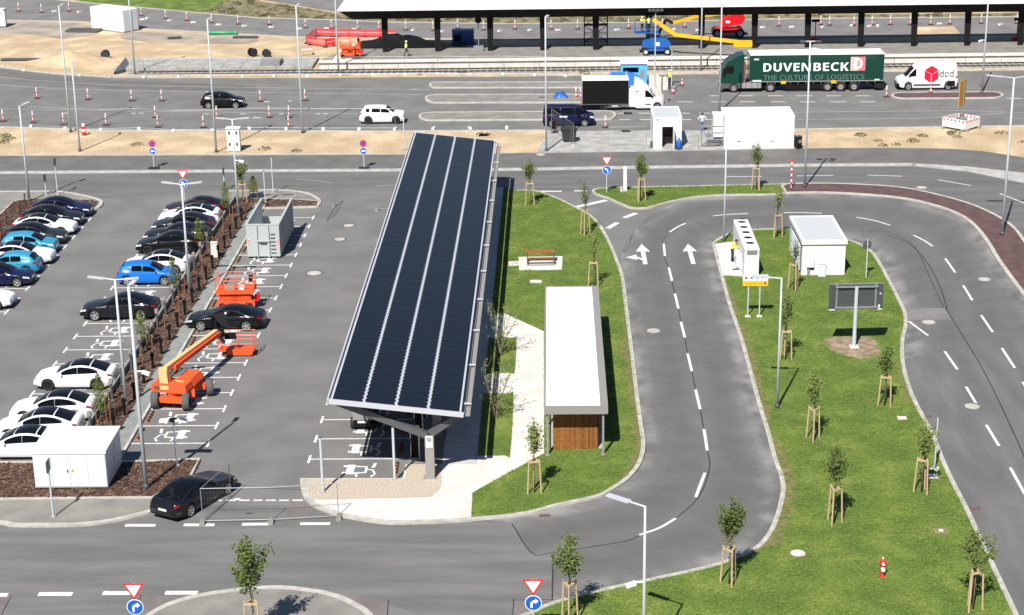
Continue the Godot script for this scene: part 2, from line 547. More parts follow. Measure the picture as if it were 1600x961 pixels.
	# traffic islands on the far road
	for isl in [[6.54, -49.37, 6.11, -49.89, 5.92, -50.73, 6, -51.56, 6.38, -52.04, 7.74, -52.04, 15.9, -51.72, 24.02, -51.47, 25.37, -51.33, 25.68, -50.71, 25.79, -50.04, 25.63, -49.22, 25.28, -48.75, 23.94, -48.65, 15.94, -48.96, 7.89, -49.3], [7, -41.92, 6.24, -42.72, 5.96, -43.97, 6.08, -45.21, 6.77, -45.71, 8.09, -45.68, 15.99, -45.35, 23.19, -45.06, 24.62, -44.93, 24.99, -44.13, 25.15, -43.03, 24.92, -41.97, 24.51, -41.29, 23.1, -41.3, 16.04, -41.58, 8.3, -41.86], [7.07, -33.85, 6.22, -34.5, 5.89, -35.65, 6.06, -36.78, 6.85, -37.32, 8.55, -37.3, 16.1, -37.19, 23, -37.16, 24.31, -37.1, 24.73, -36.5, 24.88, -35.35, 24.66, -34.23, 24.21, -33.61, 22.92, -33.58, 16.15, -33.72, 8.74, -33.83]]:
		var c := curve(isl, true, 3)
		flat("traffic_island", c, 0.10, "pavement", -0.02)
		kerb(c, true, 0.25, 0.13)
	var ri := curve([53.81, -41.7, 53.15, -42.28, 53.06, -43.15, 53.47, -44, 54.32, -44.4, 55.61, -44.4, 59.47, -44.33, 62.68, -44.3, 63.67, -44.12, 64, -43.61, 64, -42.8, 63.64, -42.08, 63.09, -41.64, 62.05, -41.54, 58.87, -41.55, 55.07, -41.64], true, 3)
	flat("traffic_island", ri, 0.10, "red_paving", -0.02)
	kerb(ri, true, 0.25, 0.13)
	# streaked surfaces: the cross road in front and the lane of the loop
	flat("road", V2([-10.95, 55.18, -5.18, 55.45, -3.95, 55.32, -1.11, 53.89, 0.63, 52.95, 6.11, 53.01, 7.16, 53.69, 9.68, 55.03, 12.87, 55.27, 14.76, 55.01, 16.73, 55.17, 17.73, 58.38, 18.73, 58.36, 18.69, 63.02, 18.32, 63.79, 15.86, 66, 10.9, 63.09, 9.39, 62.35, 7.44, 61.85, 4.94, 61.71, 2.74, 62.43, -0.11, 63.9, -7.47, 64.14]), 0.0045, "asphalt_x")
	lane_strip([49.95, 28.08, 50.24, 20.54, 50.38, 13.21, 50.64, 8.8, 50.7, 4.44, 50.23, 1.06, 48.92, -1.67, 46.84, -3.94, 43.9, -5.22, 40.76, -5.92, 37.56, -5.93, 32.33, -5.41, 28.86, -3.77, 25.77, 1.73, 24.02, 8.53, 23.53, 15.5, 23.6, 22.46, 23.6, 30.48, 23.58, 38.53, 23.59, 42.84, 23.6, 45.53, 23.36, 47.67, 22.74, 49.55, 21.69, 51.43, 20.21, 52.63, 18.61, 53.44, 16.72, 54.38, 14.73, 54.93], [40, 32.5, 41.41, 25.44, 41.71, 20.2, 41.86, 16.26, 41.86, 12.98, 41.68, 10.32, 41.07, 8.37, 40.2, 7.02, 38.96, 5.8, 36.93, 4.89, 35.04, 4.66, 32.57, 5.27, 31.39, 6.59, 30.74, 8.07, 30.61, 9.53, 30.54, 13.89, 30.47, 22.62, 30.53, 30.62, 30.47, 38.65, 30.46, 43.22, 30.42, 47.34, 30.49, 49.56, 30.35, 51.76, 29.77, 54.37, 28.6, 57.51, 26.29, 59.8, 22.67, 61.47, 18.32, 63.79])
	# thin worn soil along the kerbs, ragged towards the grass
	for d in [[[30.54, 44.31, 30.52, 47.09, 30.55, 49.56, 30.46, 51.38, 30.15, 53.05, 29.6, 55.3, 28.99, 57.04, 28.14, 58.44], 1.0], [[30.64, 17.13, 30.55, 22.62, 30.63, 28.51, 30.59, 34.51, 30.53, 40.12, 30.56, 43.22], 0.7], [[23.48, 22.46, 23.48, 30.48, 23.47, 38.53, 23.49, 42.84, 23.5, 45.53, 23.23, 47.67, 22.83, 49.06, 22.28, 50.26], -0.6], [[39.81, 32.5, 39.39, 35.73, 39.18, 38.79, 39.16, 41.69], -0.5]]:
		var e := curve(d[0], false, 14)
		var nz := FastNoiseLite.new()
		nz.seed = int(d[1] * 10)
		nz.frequency = 0.5
		var inner := PackedVector2Array()
		var outer := PackedVector2Array()
		for i in range(1, e.size()):
			var n := Vector2(0, 1).rotated((e[i] - e[i - 1]).angle())
			if n.x * d[1] < 0: n = -n
			inner.append(e[i] + n * 0.05)
			var taper := minf(1.0, minf(i, e.size() - i) / 12.0)
			outer.append(e[i] + n * (0.08 + absf(d[1]) * taper * maxf(0.05, 0.45 + 0.8 * nz.get_noise_1d(i * 0.9))))
		outer.reverse()
		inner.append_array(outer)
		var st := S()
		sheet(st, inner, 0.104)
		structure("soil_edge", st, M.soil_grass)
	# darker courses: the outer road and the road north of the lawns
	flat("road", V2([41.49, 25.44, 40.56, 29.31, 39.96, 32.5, 39.58, 35.73, 39.36, 38.79, 39.33, 41.69, 39.38, 44.61, 39.21, 47.87, 39.14, 50.7, 39.11, 54.46, 39, 58.28, 38.93, 61.66, 38.91, 64.51, 38.89, 69.81, 43.01, 69.83, 50.5, 46.34, 50.1, 35.92, 49.95, 28.08]), 0.002, "asphalt_z")
	flat("road", V2([-32.52, -14.84, -6.81, -14.56, 5.67, -14.32, 24.65, -14.5, 37.28, -14.7, 49.22, -14.25, 53.79, -12.32, 57.52, -8.38, 62.05, -2.47, 55.34, 20.53, 53.47, 14.79, 53.4, 8.56, 53.41, 3.12, 51.64, -2.62, 47.51, -7.5, 41.23, -9.16, 37.4, -8.88, 22.83, -8.16, 22.02, -7.17, 15.45, -7.39, 4.84, -8.17, -0.45, -7.94, -5.89, -8.75, -9.04, -8.45, -18.16, -6.32, -22.28, -8.9, -27.45, -9.08, -30.73, -9.2]), 0.002, "asphalt_y")
	# big lawns
	island("lawn", [15.87, -7.38, 17.45, -7.12, 18.97, -5.07, 20.44, -2.32, 21.61, 0.15, 22.29, 2.87, 22.89, 7.18, 23.3, 11.7, 23.59, 16.23, 23.6, 22.46, 23.6, 30.48, 23.58, 38.53, 23.59, 42.84, 23.6, 45.53, 23.35, 47.67, 22.95, 49.1, 22.4, 50.31, 21.52, 51.58, 20.86, 52.26, 19.08, 53.15, 17.88, 53.88, 16.72, 54.38, 14.72, 54.79], [14.67, 51.81, 14.9, 51.4, 18.27, 46.84])
	island("lawn", [22.15, -7.16, 22.82, -7.75, 25.99, -8.05, 31.27, -8.27, 37.46, -8.57, 37.64, -7.85, 37.56, -5.93, 36.21, -5.48, 32.33, -5.41, 29.68, -4.52, 27.64, -3.04, 26.3, -1.75, 25.04, -1.79, 24.22, -2.96, 23.26, -4.73, 22.36, -5.95], [], true)
	island("lawn", [30.6, 9.05, 30.75, 7.91, 31.77, 6.1, 32.57, 5.27, 33.91, 4.8, 35.04, 4.66, 36.79, 4.88, 39.2, 5.81, 40.39, 7.36, 41.14, 8.53, 41.74, 10.48, 41.86, 12.98, 41.82, 16.98, 41.68, 22.88, 41.53, 24.81, 41.15, 26.92, 40.52, 29.31, 39.9, 32.5, 39.5, 35.73, 39.29, 38.79, 39.26, 41.69, 39.27, 44.61, 39.11, 47.87, 39.04, 50.7, 39.03, 54.46, 38.93, 58.27, 38.86, 61.66, 38.8, 64.51, 38.64, 68.28], [29.45, 74.04, 19.59, 74.01, 15.85, 65.72], false, [15.85, 65.72, 17.71, 64.37, 18.32, 63.79, 19.4, 63.03, 20.85, 62.29, 22.67, 61.47, 24.94, 60.46, 26.47, 59.67, 28.09, 58.38, 28.99, 56.83, 29.58, 55.08, 30.11, 52.9, 30.39, 51.38, 30.48, 49.61, 30.41, 47.76, 30.47, 44.04, 30.45, 40.12, 30.51, 34.51, 30.55, 28.51, 30.47, 22.62, 30.51, 17.13, 30.56, 12.67, 30.6, 9.05])
	# red paved divider
	var ru := curve([37.58, -8.67, 41.17, -8.75, 44.4, -8.22, 47.44, -7.1, 49.61, -5.02, 51.56, -2.25, 52.76, 0.77, 53.33, 3.47, 53.45, 5.9, 53.32, 8.88, 53.27, 15.53])
	var rl := curve([50.26, 32.7, 50.24, 20.54, 50.38, 13.21, 50.64, 8.8, 50.7, 4.44, 50.23, 1.06, 48.92, -1.67, 46.84, -3.94, 43.9, -5.22, 40.76, -5.92, 37.66, -5.93])
	var red := ru.duplicate()
	red.append_array(rl)
	flat("paved_divider", red, 0.10, "red_paving", -0.02)
	kerb(ru)
	kerb(rl, false, 0.3)
	# parking lot islands
	var ia := curve([-30.53, -8.57, -27.27, -8.46, -24.04, -8.45, -22.12, -8.28, -20.24, -7.2, -18.6, -5.94, -17.93, -4.93, -17.76, -3.37, -18.24, -3])
	var pa := ia.duplicate()
	pa.append_array(V2([-18.24, -3, -19.62, -5.38, -23.87, -5.92, -24.72, -5.75, -25.19, -5.17, -25.15, -1.33, -25.6, 5.44]))
	flat("pavement", pa, 0.09, "pavement", -0.02)
	kerb(ia, false, 0.28)
	var ba := V2([-25.15, -1.33, -25.19, -5.17, -24.72, -5.75, -23.87, -5.92, -18.9, -5.46, -18.2, -4.74, -18.03, -3.38, -18.24, -3, -21.43, -2.72])
	ba.append(Vector2(-22.9, -3))
	ba.append(Vector2(-22.9, 20))
	ba.append(Vector2(-25.5, 20))
	flat("planting_bed", ba, 0.11, "bark", -0.02)
	beds.append(ba)
	kerb(V2([-25.82, 6.28, -25.15, -1.33, -25.19, -5.17, -24.72, -5.75, -23.87, -5.92]), false, 0.14, 0.15)
	var ib := curve([-8.06, -8, -5.8, -8.17, -4.28, -8.22, -2.55, -7.81, -1.34, -6.96, -0.54, -5.73, -0.06, -4.53, -0.09, -2.99])
	var pb := ib.duplicate()
	pb.append_array(V2([-4.4, -2.55, -5.85, -5.51, -7.64, -5.57]))
	flat("pavement", pb, 0.09, "pavement", -0.02)
	kerb(ib, false, 0.28)
	var bb := V2([-5.83, -5.41, -2.29, -5.1, -0.56, -4.65, -0.15, -4.24, -0.14, -2.99, -4.31, -2.65])
	flat("planting_bed", bb, 0.12, "bark", -0.02)
	beds.append(bb)
	kerb(V2([-5.83, -5.41, -2.29, -5.1, -0.17, -4.44]), false, 0.14, 0.16)
	kerb(V2([-4.29, -2.55, -0.08, -2.89]), false, 0.14, 0.16)
	# long planting strip, its wall and the path beside the charging bays
	var bs := rect(-6.9, -5.9, -5.25, 48.6)
	flat("planting_bed", bs, 0.11, "bark", -0.02)
	beds.append(bs)
	flat("pavement", rect(-5.25, -5.5, -4.42, 47.2), 0.10, "path_grey", -0.02)
	kerb(V2([-4.34, -4.0, -4.34, 47.3]), false, 0.16, 0.14)
	var bl := V2([-12.68, 47.7, -8.91, 47.71, -4.19, 47.73, -0.03, 47.4, -0.09, 49.55, -1.54, 52.16, -11.22, 52.32])
	flat("planting_bed", bl, 0.11, "bark", -0.02)
	beds.append(bl)
	kerb(V2([-11.22, 52.32, -1.53, 52.2, -0.09, 49.55, -0.03, 47.4, -4.19, 47.73, -8.91, 47.71, -12.68, 47.7]), false, 0.16, 0.16)
	var sw := curve([-11.11, 54.67, -8.49, 54.91, -7.61, 55.21, -5.24, 55.23, -4.01, 55.1, -2.96, 54.75, -1.91, 54.14, -1.23, 53.6, -0.76, 52.17])
	var pw := sw.duplicate()
	pw.append_array(V2([-1.53, 52.2, -11.88, 52.32]))
	flat("pavement", pw, 0.09, "pavement", -0.02)
	kerb(sw, false, 0.28)
	# bottom island
	var ic := curve([-0.23, 67.01, 1.1, 64.17, 1.91, 63.2, 2.88, 62.61, 3.9, 62.25, 5.02, 61.99, 6.36, 61.88, 7.47, 62.1, 8.47, 62.43, 9.25, 62.9, 9.96, 63.56, 10.52, 64.23, 11.77, 66.53], false)
	flat("pavement", ic, 0.09, "pavement", -0.02)
	kerb(ic, false, 0.3)
	for q in [[-6.88, 63.26, -6.14, 62.85, -5.78, 62.4, -5.68, 64.21, -5.77, 66.43], [0.17, 62.47, 2.79, 62.37, 1.9, 63.14, 1.07, 64.08, 0.28, 65.63, 0.14, 64.14], [9.42, 62.63, 11.38, 62.97, 11.5, 65.69, 11, 65.69, 9.96, 63.44], [16.98, 62.95, 18.72, 62.96, 17.71, 64.31, 16.94, 65.16]]:
		flat("road_patch", V2(q), 0.006, "asphalt_red")
	flat("road_patch", V2([5.57, 52.55, 6.41, 52.56, 7.1, 53.46, 6.73, 54.27, 5.5, 54.33]), 0.006, "asphalt_red")
	flat("road_patch", V2([41.82, 23.27, 44.48, 23.07, 44.37, 25.38, 41.49, 25.44]), 0.006, "asphalt_light")
	# plaza by the carport
	var plaza := V2([5.8, 49.9])
	plaza.append_array(curve([6.15, 51.69, 6.54, 52.56, 7.12, 53.39, 8.34, 54.25, 9.68, 54.81, 10.88, 55.11, 12.85, 55.02, 14.72, 54.79]))
	plaza.append_array(V2([14.67, 51.81, 14.9, 51.4, 18.27, 46.84, 18.2, 27.41, 15.63, 23.85]))
	plaza.append_array(PackedVector2Array([Vector2(14.75, 24.0), Vector2(14.75, 48.2), Vector2(11.0, 48.2), Vector2(11.0, 49.95)]))
	flat("plaza", plaza, 0.10, "plaza", -0.02)
	kerb(curve([5.8, 49.9, 6.15, 51.69, 6.54, 52.56, 7.12, 53.39, 8.34, 54.25, 9.68, 54.81, 10.88, 55.11, 12.85, 55.02, 14.72, 54.79]), false, 0.3, 0.12)
	var gv := V2([5.85, 50.02, 11.11, 50.05])
	gv.append_array(PackedVector2Array([Vector2(11.06, 48.26), Vector2(12.9, 48.26)]))
	gv.append_array(curve([12.92, 49.18, 13.03, 50.54, 12.95, 51.4, 12.71, 51.94, 12.23, 52.28, 8.94, 52.43, 6.75, 52.45, 6.41, 52.1, 6.19, 51.48, 5.85, 50.06]))
	flat("gravel_bed", gv, 0.115, "gravel")
	flat("gravel_bed", rect(11.0, -8.4, 12.9, 48.2), 0.06, "gravel_dark", -0.02)
	flat("walkway", rect(12.9, -8.4, 14.75, 48.2), 0.08, "walkway", -0.02)
	for r in [[28.65, 34.8], [38.2, 47.1]]:
		var c := curve([14.75, r[0], 16.2, r[0], 16.47, r[0] + 0.3, 16.47, r[1] - 0.3, 16.2, r[1], 14.75, r[1]], false, 3)
		flat("lawn", c, 0.13, "grass", -0.02)
		lawns.append(c)
	# concrete pads in the lawns
	flat("concrete_pad", V2([16.3, 11.36, 19.49, 11.29, 19.42, 14.5, 16.4, 14.5]), 0.13, "plaza", -0.02)
	flat("concrete_pad", V2([15.63, 12.43, 16.36, 12.29, 16.38, 13.36, 15.65, 13.5]), 0.125, "plaza", -0.02)
	flat("concrete_pad", V2([30.72, 8.48, 32.41, 7.79, 32.01, 16.3, 30.57, 16.04]), 0.13, "plaza", -0.02)
	flat("soil_patch", curve([35.58, 29.68, 36.1, 28.86, 37.43, 28.77, 38.66, 29.03, 38.83, 30.78, 38.5, 32.47, 37.48, 32.78, 36.65, 32.44, 35.78, 31.29], true), 0.108, "soil")
	flat("concrete_pad", V2([17.19, 16.79, 17.99, 16.81, 17.99, 17.46, 17.2, 17.44]), 0.125, "plaza", -0.02)
	grass_tufts()
	bark_chips()


# a raised lawn: the curve is its kerbed edge, the rest closes it off
func island(called: String, edge: Array, rest: Array, closed := false, edge2 := []):
	var c := curve(edge, closed)
	var all := c.duplicate()
	all.append_array(V2(rest))
	if called == "lawn" and rest.size() == 6 and edge2.is_empty():
		all.append_array(V2([18.2, 27.41, 15.63, 23.85]))
		all.append_array(PackedVector2Array([Vector2(14.75, 24.0), Vector2(14.75, -8.2)]))
	if edge2:
		var c2 := curve(edge2)
		all.append_array(c2.slice(0, c2.size() - 1))
		kerb(c2)
	flat(called, all, 0.10, "grass", -0.02)
	lawns.append(all)
	kerb(c, closed)


func heap(called: String, at: Vector2, rx: float, rz: float, h: float, m: String, label: String):
	var st := S(true)
	var n := FastNoiseLite.new()
	n.seed = int(at.x * 10)
	n.frequency = 0.35
	for i in 16:
		for j in 16:
			var q := []
			for k in [[0, 0], [1, 0], [1, 1], [0, 1]]:
				var u: float = (i + k[0]) / 8.0 - 1
				var v: float = (j + k[1]) / 8.0 - 1
				var d := sqrt(u * u + v * v)
				var y := maxf(0, 1 - d) * h * (1 + 0.5 * n.get_noise_2d(u * rx * 2, v * rz * 2)) * (1.5 - 0.5 * d) - 0.04
				q.append(Vector3(u * rx, y, v * rz))
			quad(st, q[0], q[1], q[2], q[3])
	var o := obj(called, st, M[m])
	o.position = v3(at)
	tag(o, label, "heap")


func scatter(polys: Array, per_m2: float, zmin: float, most: int) -> PackedVector2Array:
	var out := PackedVector2Array()
	for p in polys:
		var b := Rect2(p[0], Vector2.ZERO)
		for q in p: b = b.expand(q)
		for i in int(b.get_area() * per_m2):
			var q := Vector2(rng.randf_range(b.position.x, b.end.x), rng.randf_range(b.position.y, b.end.y))
			if q.y > zmin and q.y < 72 and Geometry2D.is_point_in_polygon(q, p): out.append(q)
			if out.size() >= most: return out
	return out


func mass(called: String, mesh: Mesh, m: Material, spots: PackedVector2Array, y: float, s0: float, s1: float, cols: Array):
	var mm := MultiMesh.new()
	mm.transform_format = MultiMesh.TRANSFORM_3D
	mm.use_colors = true
	mm.mesh = mesh
	mm.instance_count = spots.size()
	for i in spots.size():
		var s := rng.randf_range(s0, s1)
		var b := Basis(Vector3.UP, rng.randf() * TAU).scaled(Vector3(s, s * rng.randf_range(0.7, 1.2), s))
		mm.set_instance_transform(i, Transform3D(b, v3(spots[i], y)))
		var c: Color = cols[rng.randi() % cols.size()]
		mm.set_instance_color(i, c * rng.randf_range(0.8, 1.2))
	var o := MultiMeshInstance3D.new()
	o.multimesh = mm
	o.material_override = m
	o.name = numbered(called)
	add_child(o)
	return o


func grass_tufts():
	var st := S()
	for i in 7:
		var a := TAU * i / 7 + 0.3
		var d := Vector3(cos(a), 0, sin(a))
		var p := d * (0.02 + 0.02 * (i % 3))
		var w := Vector3(-d.z, 0, d.x) * 0.010
		var tip := p + d * (0.045 + 0.012 * (i % 2)) + Vector3(0, 0.055 + 0.014 * (i % 3), 0)
		tri(st, p - w, tip, p + w)
	st.generate_normals()
	var m := mk("blade", Color.WHITE, 0.8)
	m.vertex_color_use_as_albedo = true
	m.cull_mode = BaseMaterial3D.CULL_DISABLED
	m.backlight_enabled = true
	m.backlight = Color(0.3, 0.3, 0.3)
	var keep := PackedVector2Array()
	for q in scatter(lawns, 55.0, -20, 140000):
		if not inside(q, [V2([16.3, 11.36, 19.49, 11.29, 19.42, 14.5, 16.4, 14.5]), V2([30.72, 8.48, 32.41, 7.79, 32.01, 16.3, 30.57, 16.04]), V2([35.95, 29.33, 37.39, 29.01, 38.62, 29.27, 38.66, 31.35, 37.52, 32.56, 36.69, 32.21, 35.86, 31.29]), V2([18.6, 27.5, 21.6, 27.5, 21.6, 46.2, 18.6, 46.2]), V2([37.27, 5.58, 40.55, 5.68, 38.92, 16.18, 36.01, 16.11]), V2([17.19, 16.79, 17.99, 16.81, 17.99, 17.46, 17.2, 17.44])]):
			keep.append(q)
	var o = mass("grass", st.commit(), m, keep, 0.10, 0.7, 1.35, [Color(0.09, 0.165, 0.018), Color(0.12, 0.205, 0.026), Color(0.17, 0.215, 0.045), Color(0.08, 0.15, 0.016)])
	tag(o, "short mown green grass covering the lawns", "grass", "", "stuff")


func bark_chips():
	var st := S()
	box(st, Vector3(0, 0.012, 0), Vector3(0.12, 0.022, 0.045), Basis(Vector3(0, 0, 1), 0.2))
	box(st, Vector3(0.05, 0.02, 0.06), Vector3(0.04, 0.018, 0.1), Basis(Vector3(1, 0, 0), 0.3))
	st.generate_normals()
	var m := mk("chip", Color.WHITE, 0.95)
	m.vertex_color_use_as_albedo = true
	var o = mass("bark_mulch", st.commit(), m, scatter(beds, 45.0, -10, 30000), 0.115, 0.7, 1.6, [Color(0.055, 0.028, 0.018), Color(0.10, 0.055, 0.036), Color(0.17, 0.105, 0.075), Color(0.03, 0.016, 0.011)])
	tag(o, "brown bark mulch spread over the planting beds", "bark mulch", "", "stuff")


# the loop carriageway: a strip from kerb to kerb whose surface follows the lanes (worn wheel tracks, dusty edges)
func lane_strip(a: Array, b: Array):
	var L := curve(a)
	var R := curve(b)
	var st := S(true)
	var along := 0.0
	var rows := []
	for i in L.size():
		if i > 0: along += ((L[i] + R[i]) / 2).distance_to((L[i - 1] + R[i - 1]) / 2)
		var r := []
		for k in 9: r.append([L[i].lerp(R[i], k / 8.0), Vector2(k / 8.0, along / 60.0)])
		rows.append(r)
	for i in rows.size() - 1:
		for k in 8:
			var q := [rows[i][k], rows[i + 1][k], rows[i + 1][k + 1], rows[i][k + 1]]
			var flip: bool = (q[1][0] - q[0][0]).cross(q[2][0] - q[0][0]) < 0
			for n in ([0, 2, 1, 0, 3, 2] if flip else [0, 1, 2, 0, 2, 3]):
				st.set_uv(q[n][1])
				st.add_vertex(v3(q[n][0], 0.003))
	var im := Image.create(128, 1024, false, Image.FORMAT_RGB8)
	var n1 := FastNoiseLite.new()
	n1.frequency = 0.05
	n1.fractal_octaves = 4
	var n2 := FastNoiseLite.new()
	n2.seed = 9
	n2.frequency = 0.03
	n2.fractal_octaves = 5
	for y in 1024:
		var ca := cos(TAU * y / 1024.0) * 160
		var sa := sin(TAU * y / 1024.0) * 160
		for x in 128:
			var u := x / 127.0
			var streak := n1.get_noise_3d(x * 0.9, ca * 0.12, sa * 0.12)
			var patch := n2.get_noise_3d(x * 0.8, ca, sa)
			var edge := maxf(0, 1 - u / 0.16) + maxf(0, 1 - (1 - u) / 0.2)
			var track := exp(-pow((u - 0.32) / 0.13, 2)) + exp(-pow((u - 0.68) / 0.12, 2))
			var v := 0.415 + 0.03 * streak + 0.03 * patch - 0.035 * track * (0.8 + 0.6 * streak)
			v += clampf(edge * (0.6 + 1.6 * patch + 0.9 * streak), 0, 1) * 0.11
			im.set_pixel(x, y, Color(v, v * 0.998, v * 0.988))
	var m := mk("lane", Color.WHITE, 0.88)
	m.albedo_texture = ImageTexture.create_from_image(im)
	m.detail_enabled = true
	m.detail_albedo = M.asphalt.detail_albedo
	m.detail_blend_mode = BaseMaterial3D.BLEND_MODE_MUL
	m.detail_uv_layer = BaseMaterial3D.DETAIL_UV_2
	m.uv2_triplanar = true
	m.uv2_world_triplanar = true
	m.uv2_scale = Vector3.ONE / 3.0
	structure("road", st, m)


# ---------- painted markings ----------
func line(pts: PackedVector2Array, w: float, called := "road_marking", m := "paint", y := 0.009):
	var st := S()
	ribbon(st, pts, w, y)
	return structure(called, st, M[m])


func build_markings():
	# dashes of the loop road and the roads round it
	for d in [[27.59, 4.95, 28.26, 3.58, 28.97, 2.55], [26.97, 7.96, 26.88, 11.02], [26.98, 13.8, 27.01, 16.89], [27.02, 19.71, 27.04, 22.8], [27.02, 25.5, 27.06, 28.5], [27.02, 31.41, 27.05, 34.44], [27.04, 37.48, 27.06, 40.5], [27.04, 43.4, 26.97, 46.36], [26.61, 49.27, 25.9, 52.24], [24.74, 54.68, 23.87, 55.74, 22.87, 56.5], [31.25, 0.55, 32.58, 0.13, 34.03, -0.01], [36.82, -0.2, 38.33, -0.15, 39.74, 0.08], [42.23, 1.26, 43.4, 2.19, 44.42, 3.55], [45.66, 6.26, 46.16, 7.69, 46.49, 9.17], [46.77, 12.19, 46.76, 15.51], [46.68, 18.38, 46.58, 21.6], [46.47, 24.6, 46.44, 27.88], [46.31, 30.82, 46.25, 34.26], [41.6, 25.69, 42.28, 28.45], [42.71, 31.32, 42.81, 34.47], [42.7, 37.29, 42.69, 39.93], [42.53, 43.04, 42.53, 45.97], [42.43, 48.82, 42.36, 52.13], [46.14, 36.58, 46.07, 39.3]]:
		line(curve(d, false, 4), 0.16)
	for d in [[33.42, -11.56, 36.37, -11.45], [39.3, -11.56, 42.43, -11.66], [45.24, -11.66, 48.09, -11.13], [50.79, -9.87, 53.07, -7.92], [54.83, -5.34, 56.08, -2.29]]:
		line(V2(d), 0.14)
	line(V2([20.44, -2.22, 23.12, -4.35]), 0.5)
	for d in [[24.32, 0.87, 25.35, -0.47], [22.97, 3.77, 23.76, 2.21]]:
		line(V2(d), 0.42)
	for d in [[17.56, -7.32, 19.55, -7.25], [20.55, -7.36, 21.6, -7.32]]:
		line(V2(d), 0.32)
	for d in [[-2.23, 55.19, -0.73, 55.21], [0.65, 55.17, 2.16, 55.19], [3.51, 55.14, 4.86, 55.12], [6.36, 55.1, 7.84, 55.11]]:
		line(V2(d), 0.30)
	for d in [[-6.58, 62.36, -5.93, 62.36], [-4.56, 62.28, -3.01, 62.29], [-1.65, 62.21, -0.19, 62.22], [1.19, 62.2, 2.67, 62.21]]:
		line(V2(d), 0.36)
	for d in [[1.75, 52.35, 2.04, 52.36], [2.24, 52.36, 2.72, 52.36], [2.92, 52.37, 3.44, 52.37], [3.63, 52.37, 4.09, 52.38], [4.25, 52.38, 4.77, 52.39], [4.93, 52.39, 5.42, 52.39], [5.61, 52.4, 6.13, 52.4]]:
		line(V2(d), 0.17)
	# arrows before the junction
	for a in [[Vector2(25.37, 12.99), true], [Vector2(28.78, 13.01), false]]:
		var st := S()
		var p: Vector2 = a[0]
		var d: Vector2 = (Vector2(25.34, 8.57) - Vector2(25.37, 12.99)).normalized()
		var n := Vector2(-d.y, d.x)
		sheet(st, PackedVector2Array([p - n * 0.16, p - n * 0.16 + d * 3.1, p - n * 0.52 + d * 3.1, p + d * 5.0, p + n * 0.52 + d * 3.1, p + n * 0.16 + d * 3.1, p + n * 0.16]), 0.009)
		if a[1]:
			var q: Vector2 = p + d * 1.0 - n * 0.16
			sheet(st, PackedVector2Array([q, q + d * 0.45, q - n * 0.35 + d * 0.85, q - n * 0.35 + d * 1.35, q - n * 1.15 + d * 0.7, q - n * 0.35 + d * 0.05, q - n * 0.35 + d * 0.45]), 0.0092)
		structure("road_arrow", st, M.paint)
	# far road
	for d in [[42.25, -36.12, 52.14, -36.1, 58.32, -36.1, 61.85, -35.36, 65.38, -34.77], [41.85, -33.04, 51.55, -32.88, 56.51, -33.35, 62.21, -34.83], [-47.22, -61.22, -41.96, -58.05, -37.05, -55.67, -28.37, -52.99, -12.51, -50.67, 6.05, -48.74], [-45.83, -56.83, -40.7, -53.8, -34.51, -51.45, -27.69, -50.11, -12.12, -48.19, 5.42, -46.19], [-37.03, -41.43, -30.28, -40.52, -10.57, -38.42, 2.25, -37.25]]:
		line(curve(d, false, 4), 0.14, "road_marking", "gutter")
	for d in [[34.73, -44.18, 35.9, -44.12], [37.61, -44.04, 39.12, -43.96], [40.66, -43.89, 42.21, -43.81], [43.56, -43.74, 45.09, -43.67], [46.5, -43.6, 47.97, -43.53], [49.44, -43.45, 50.91, -43.38], [31.31, -41.45, 32.9, -41.37], [34.68, -41.29, 36.14, -41.22], [37.54, -41.15, 39.06, -41.08], [40.59, -41, 42.1, -40.93], [43.5, -40.86, 45.01, -40.79], [46.46, -40.72, 48.04, -40.64], [49.42, -40.58, 50.93, -40.51], [25.23, -36.48, 26.35, -36.43], [27.22, -36.39, 28.41, -36.33], [31.39, -36.19, 32.19, -36.16], [33.12, -36.11, 34.17, -36.07], [25.25, -33.65, 26.29, -33.6], [27.21, -33.56, 28.25, -33.51], [31.25, -33.38, 32.1, -33.34], [33.2, -33.29, 34.18, -33.25], [64.12, -41.44, 65.62, -41.37]]:
		line(V2(d), 0.2)
	for d in [[-30.15, -39.03, -29.5, -39], [-23.08, -38.7, -22.63, -38.68], [-22.3, -38.67, -21.85, -38.65], [-15.74, -38.07, -15.22, -38.05], [-12.02, -37.9, -11.5, -37.88], [-10.59, -43.53, -9.93, -43.5], [-8.18, -37.73, -7.73, -37.71], [-4.48, -37.56, -4.1, -37.54], [-3.78, -37.52, -3.34, -37.5], [4.17, -48.83, 4.7, -48.81], [-10.52, -36.11, -9.64, -36.07], [-8.13, -43.72, -7.74, -43.7]]:
		line(V2(d), 0.25)
	# seams in the asphalt
	for d in [[26.81, 11.33, 26.95, 13.64], [27, 17.04, 27.01, 19.57], [27.05, 23.07, 27.01, 25.37], [27.06, 28.68, 27.02, 31.24], [27.05, 34.66, 27.03, 37.38], [27.07, 40.64, 27.03, 43.26], [26.97, 46.53, 26.97, 47.96, 26.74, 49.52, 26.33, 51.33, 25.75, 52.92, 24.78, 54.6], [22.84, 56.63, 22.27, 57.11, 21.03, 57.58, 18.73, 58.33, 17.73, 58.38, 16.73, 55.17], [18.73, 58.36, 18.69, 63.02], [44.48, 23.07, 44.43, 27.72, 44.28, 35.29, 43.66, 45.38, 43.24, 49.96], [43.74, 6.28, 44.92, 8.31, 45.3, 13.37, 45, 19.18, 44.5, 23.59]]:
		line(curve(d, false, 4), 0.07, "road_seam", "seam", 0.007)
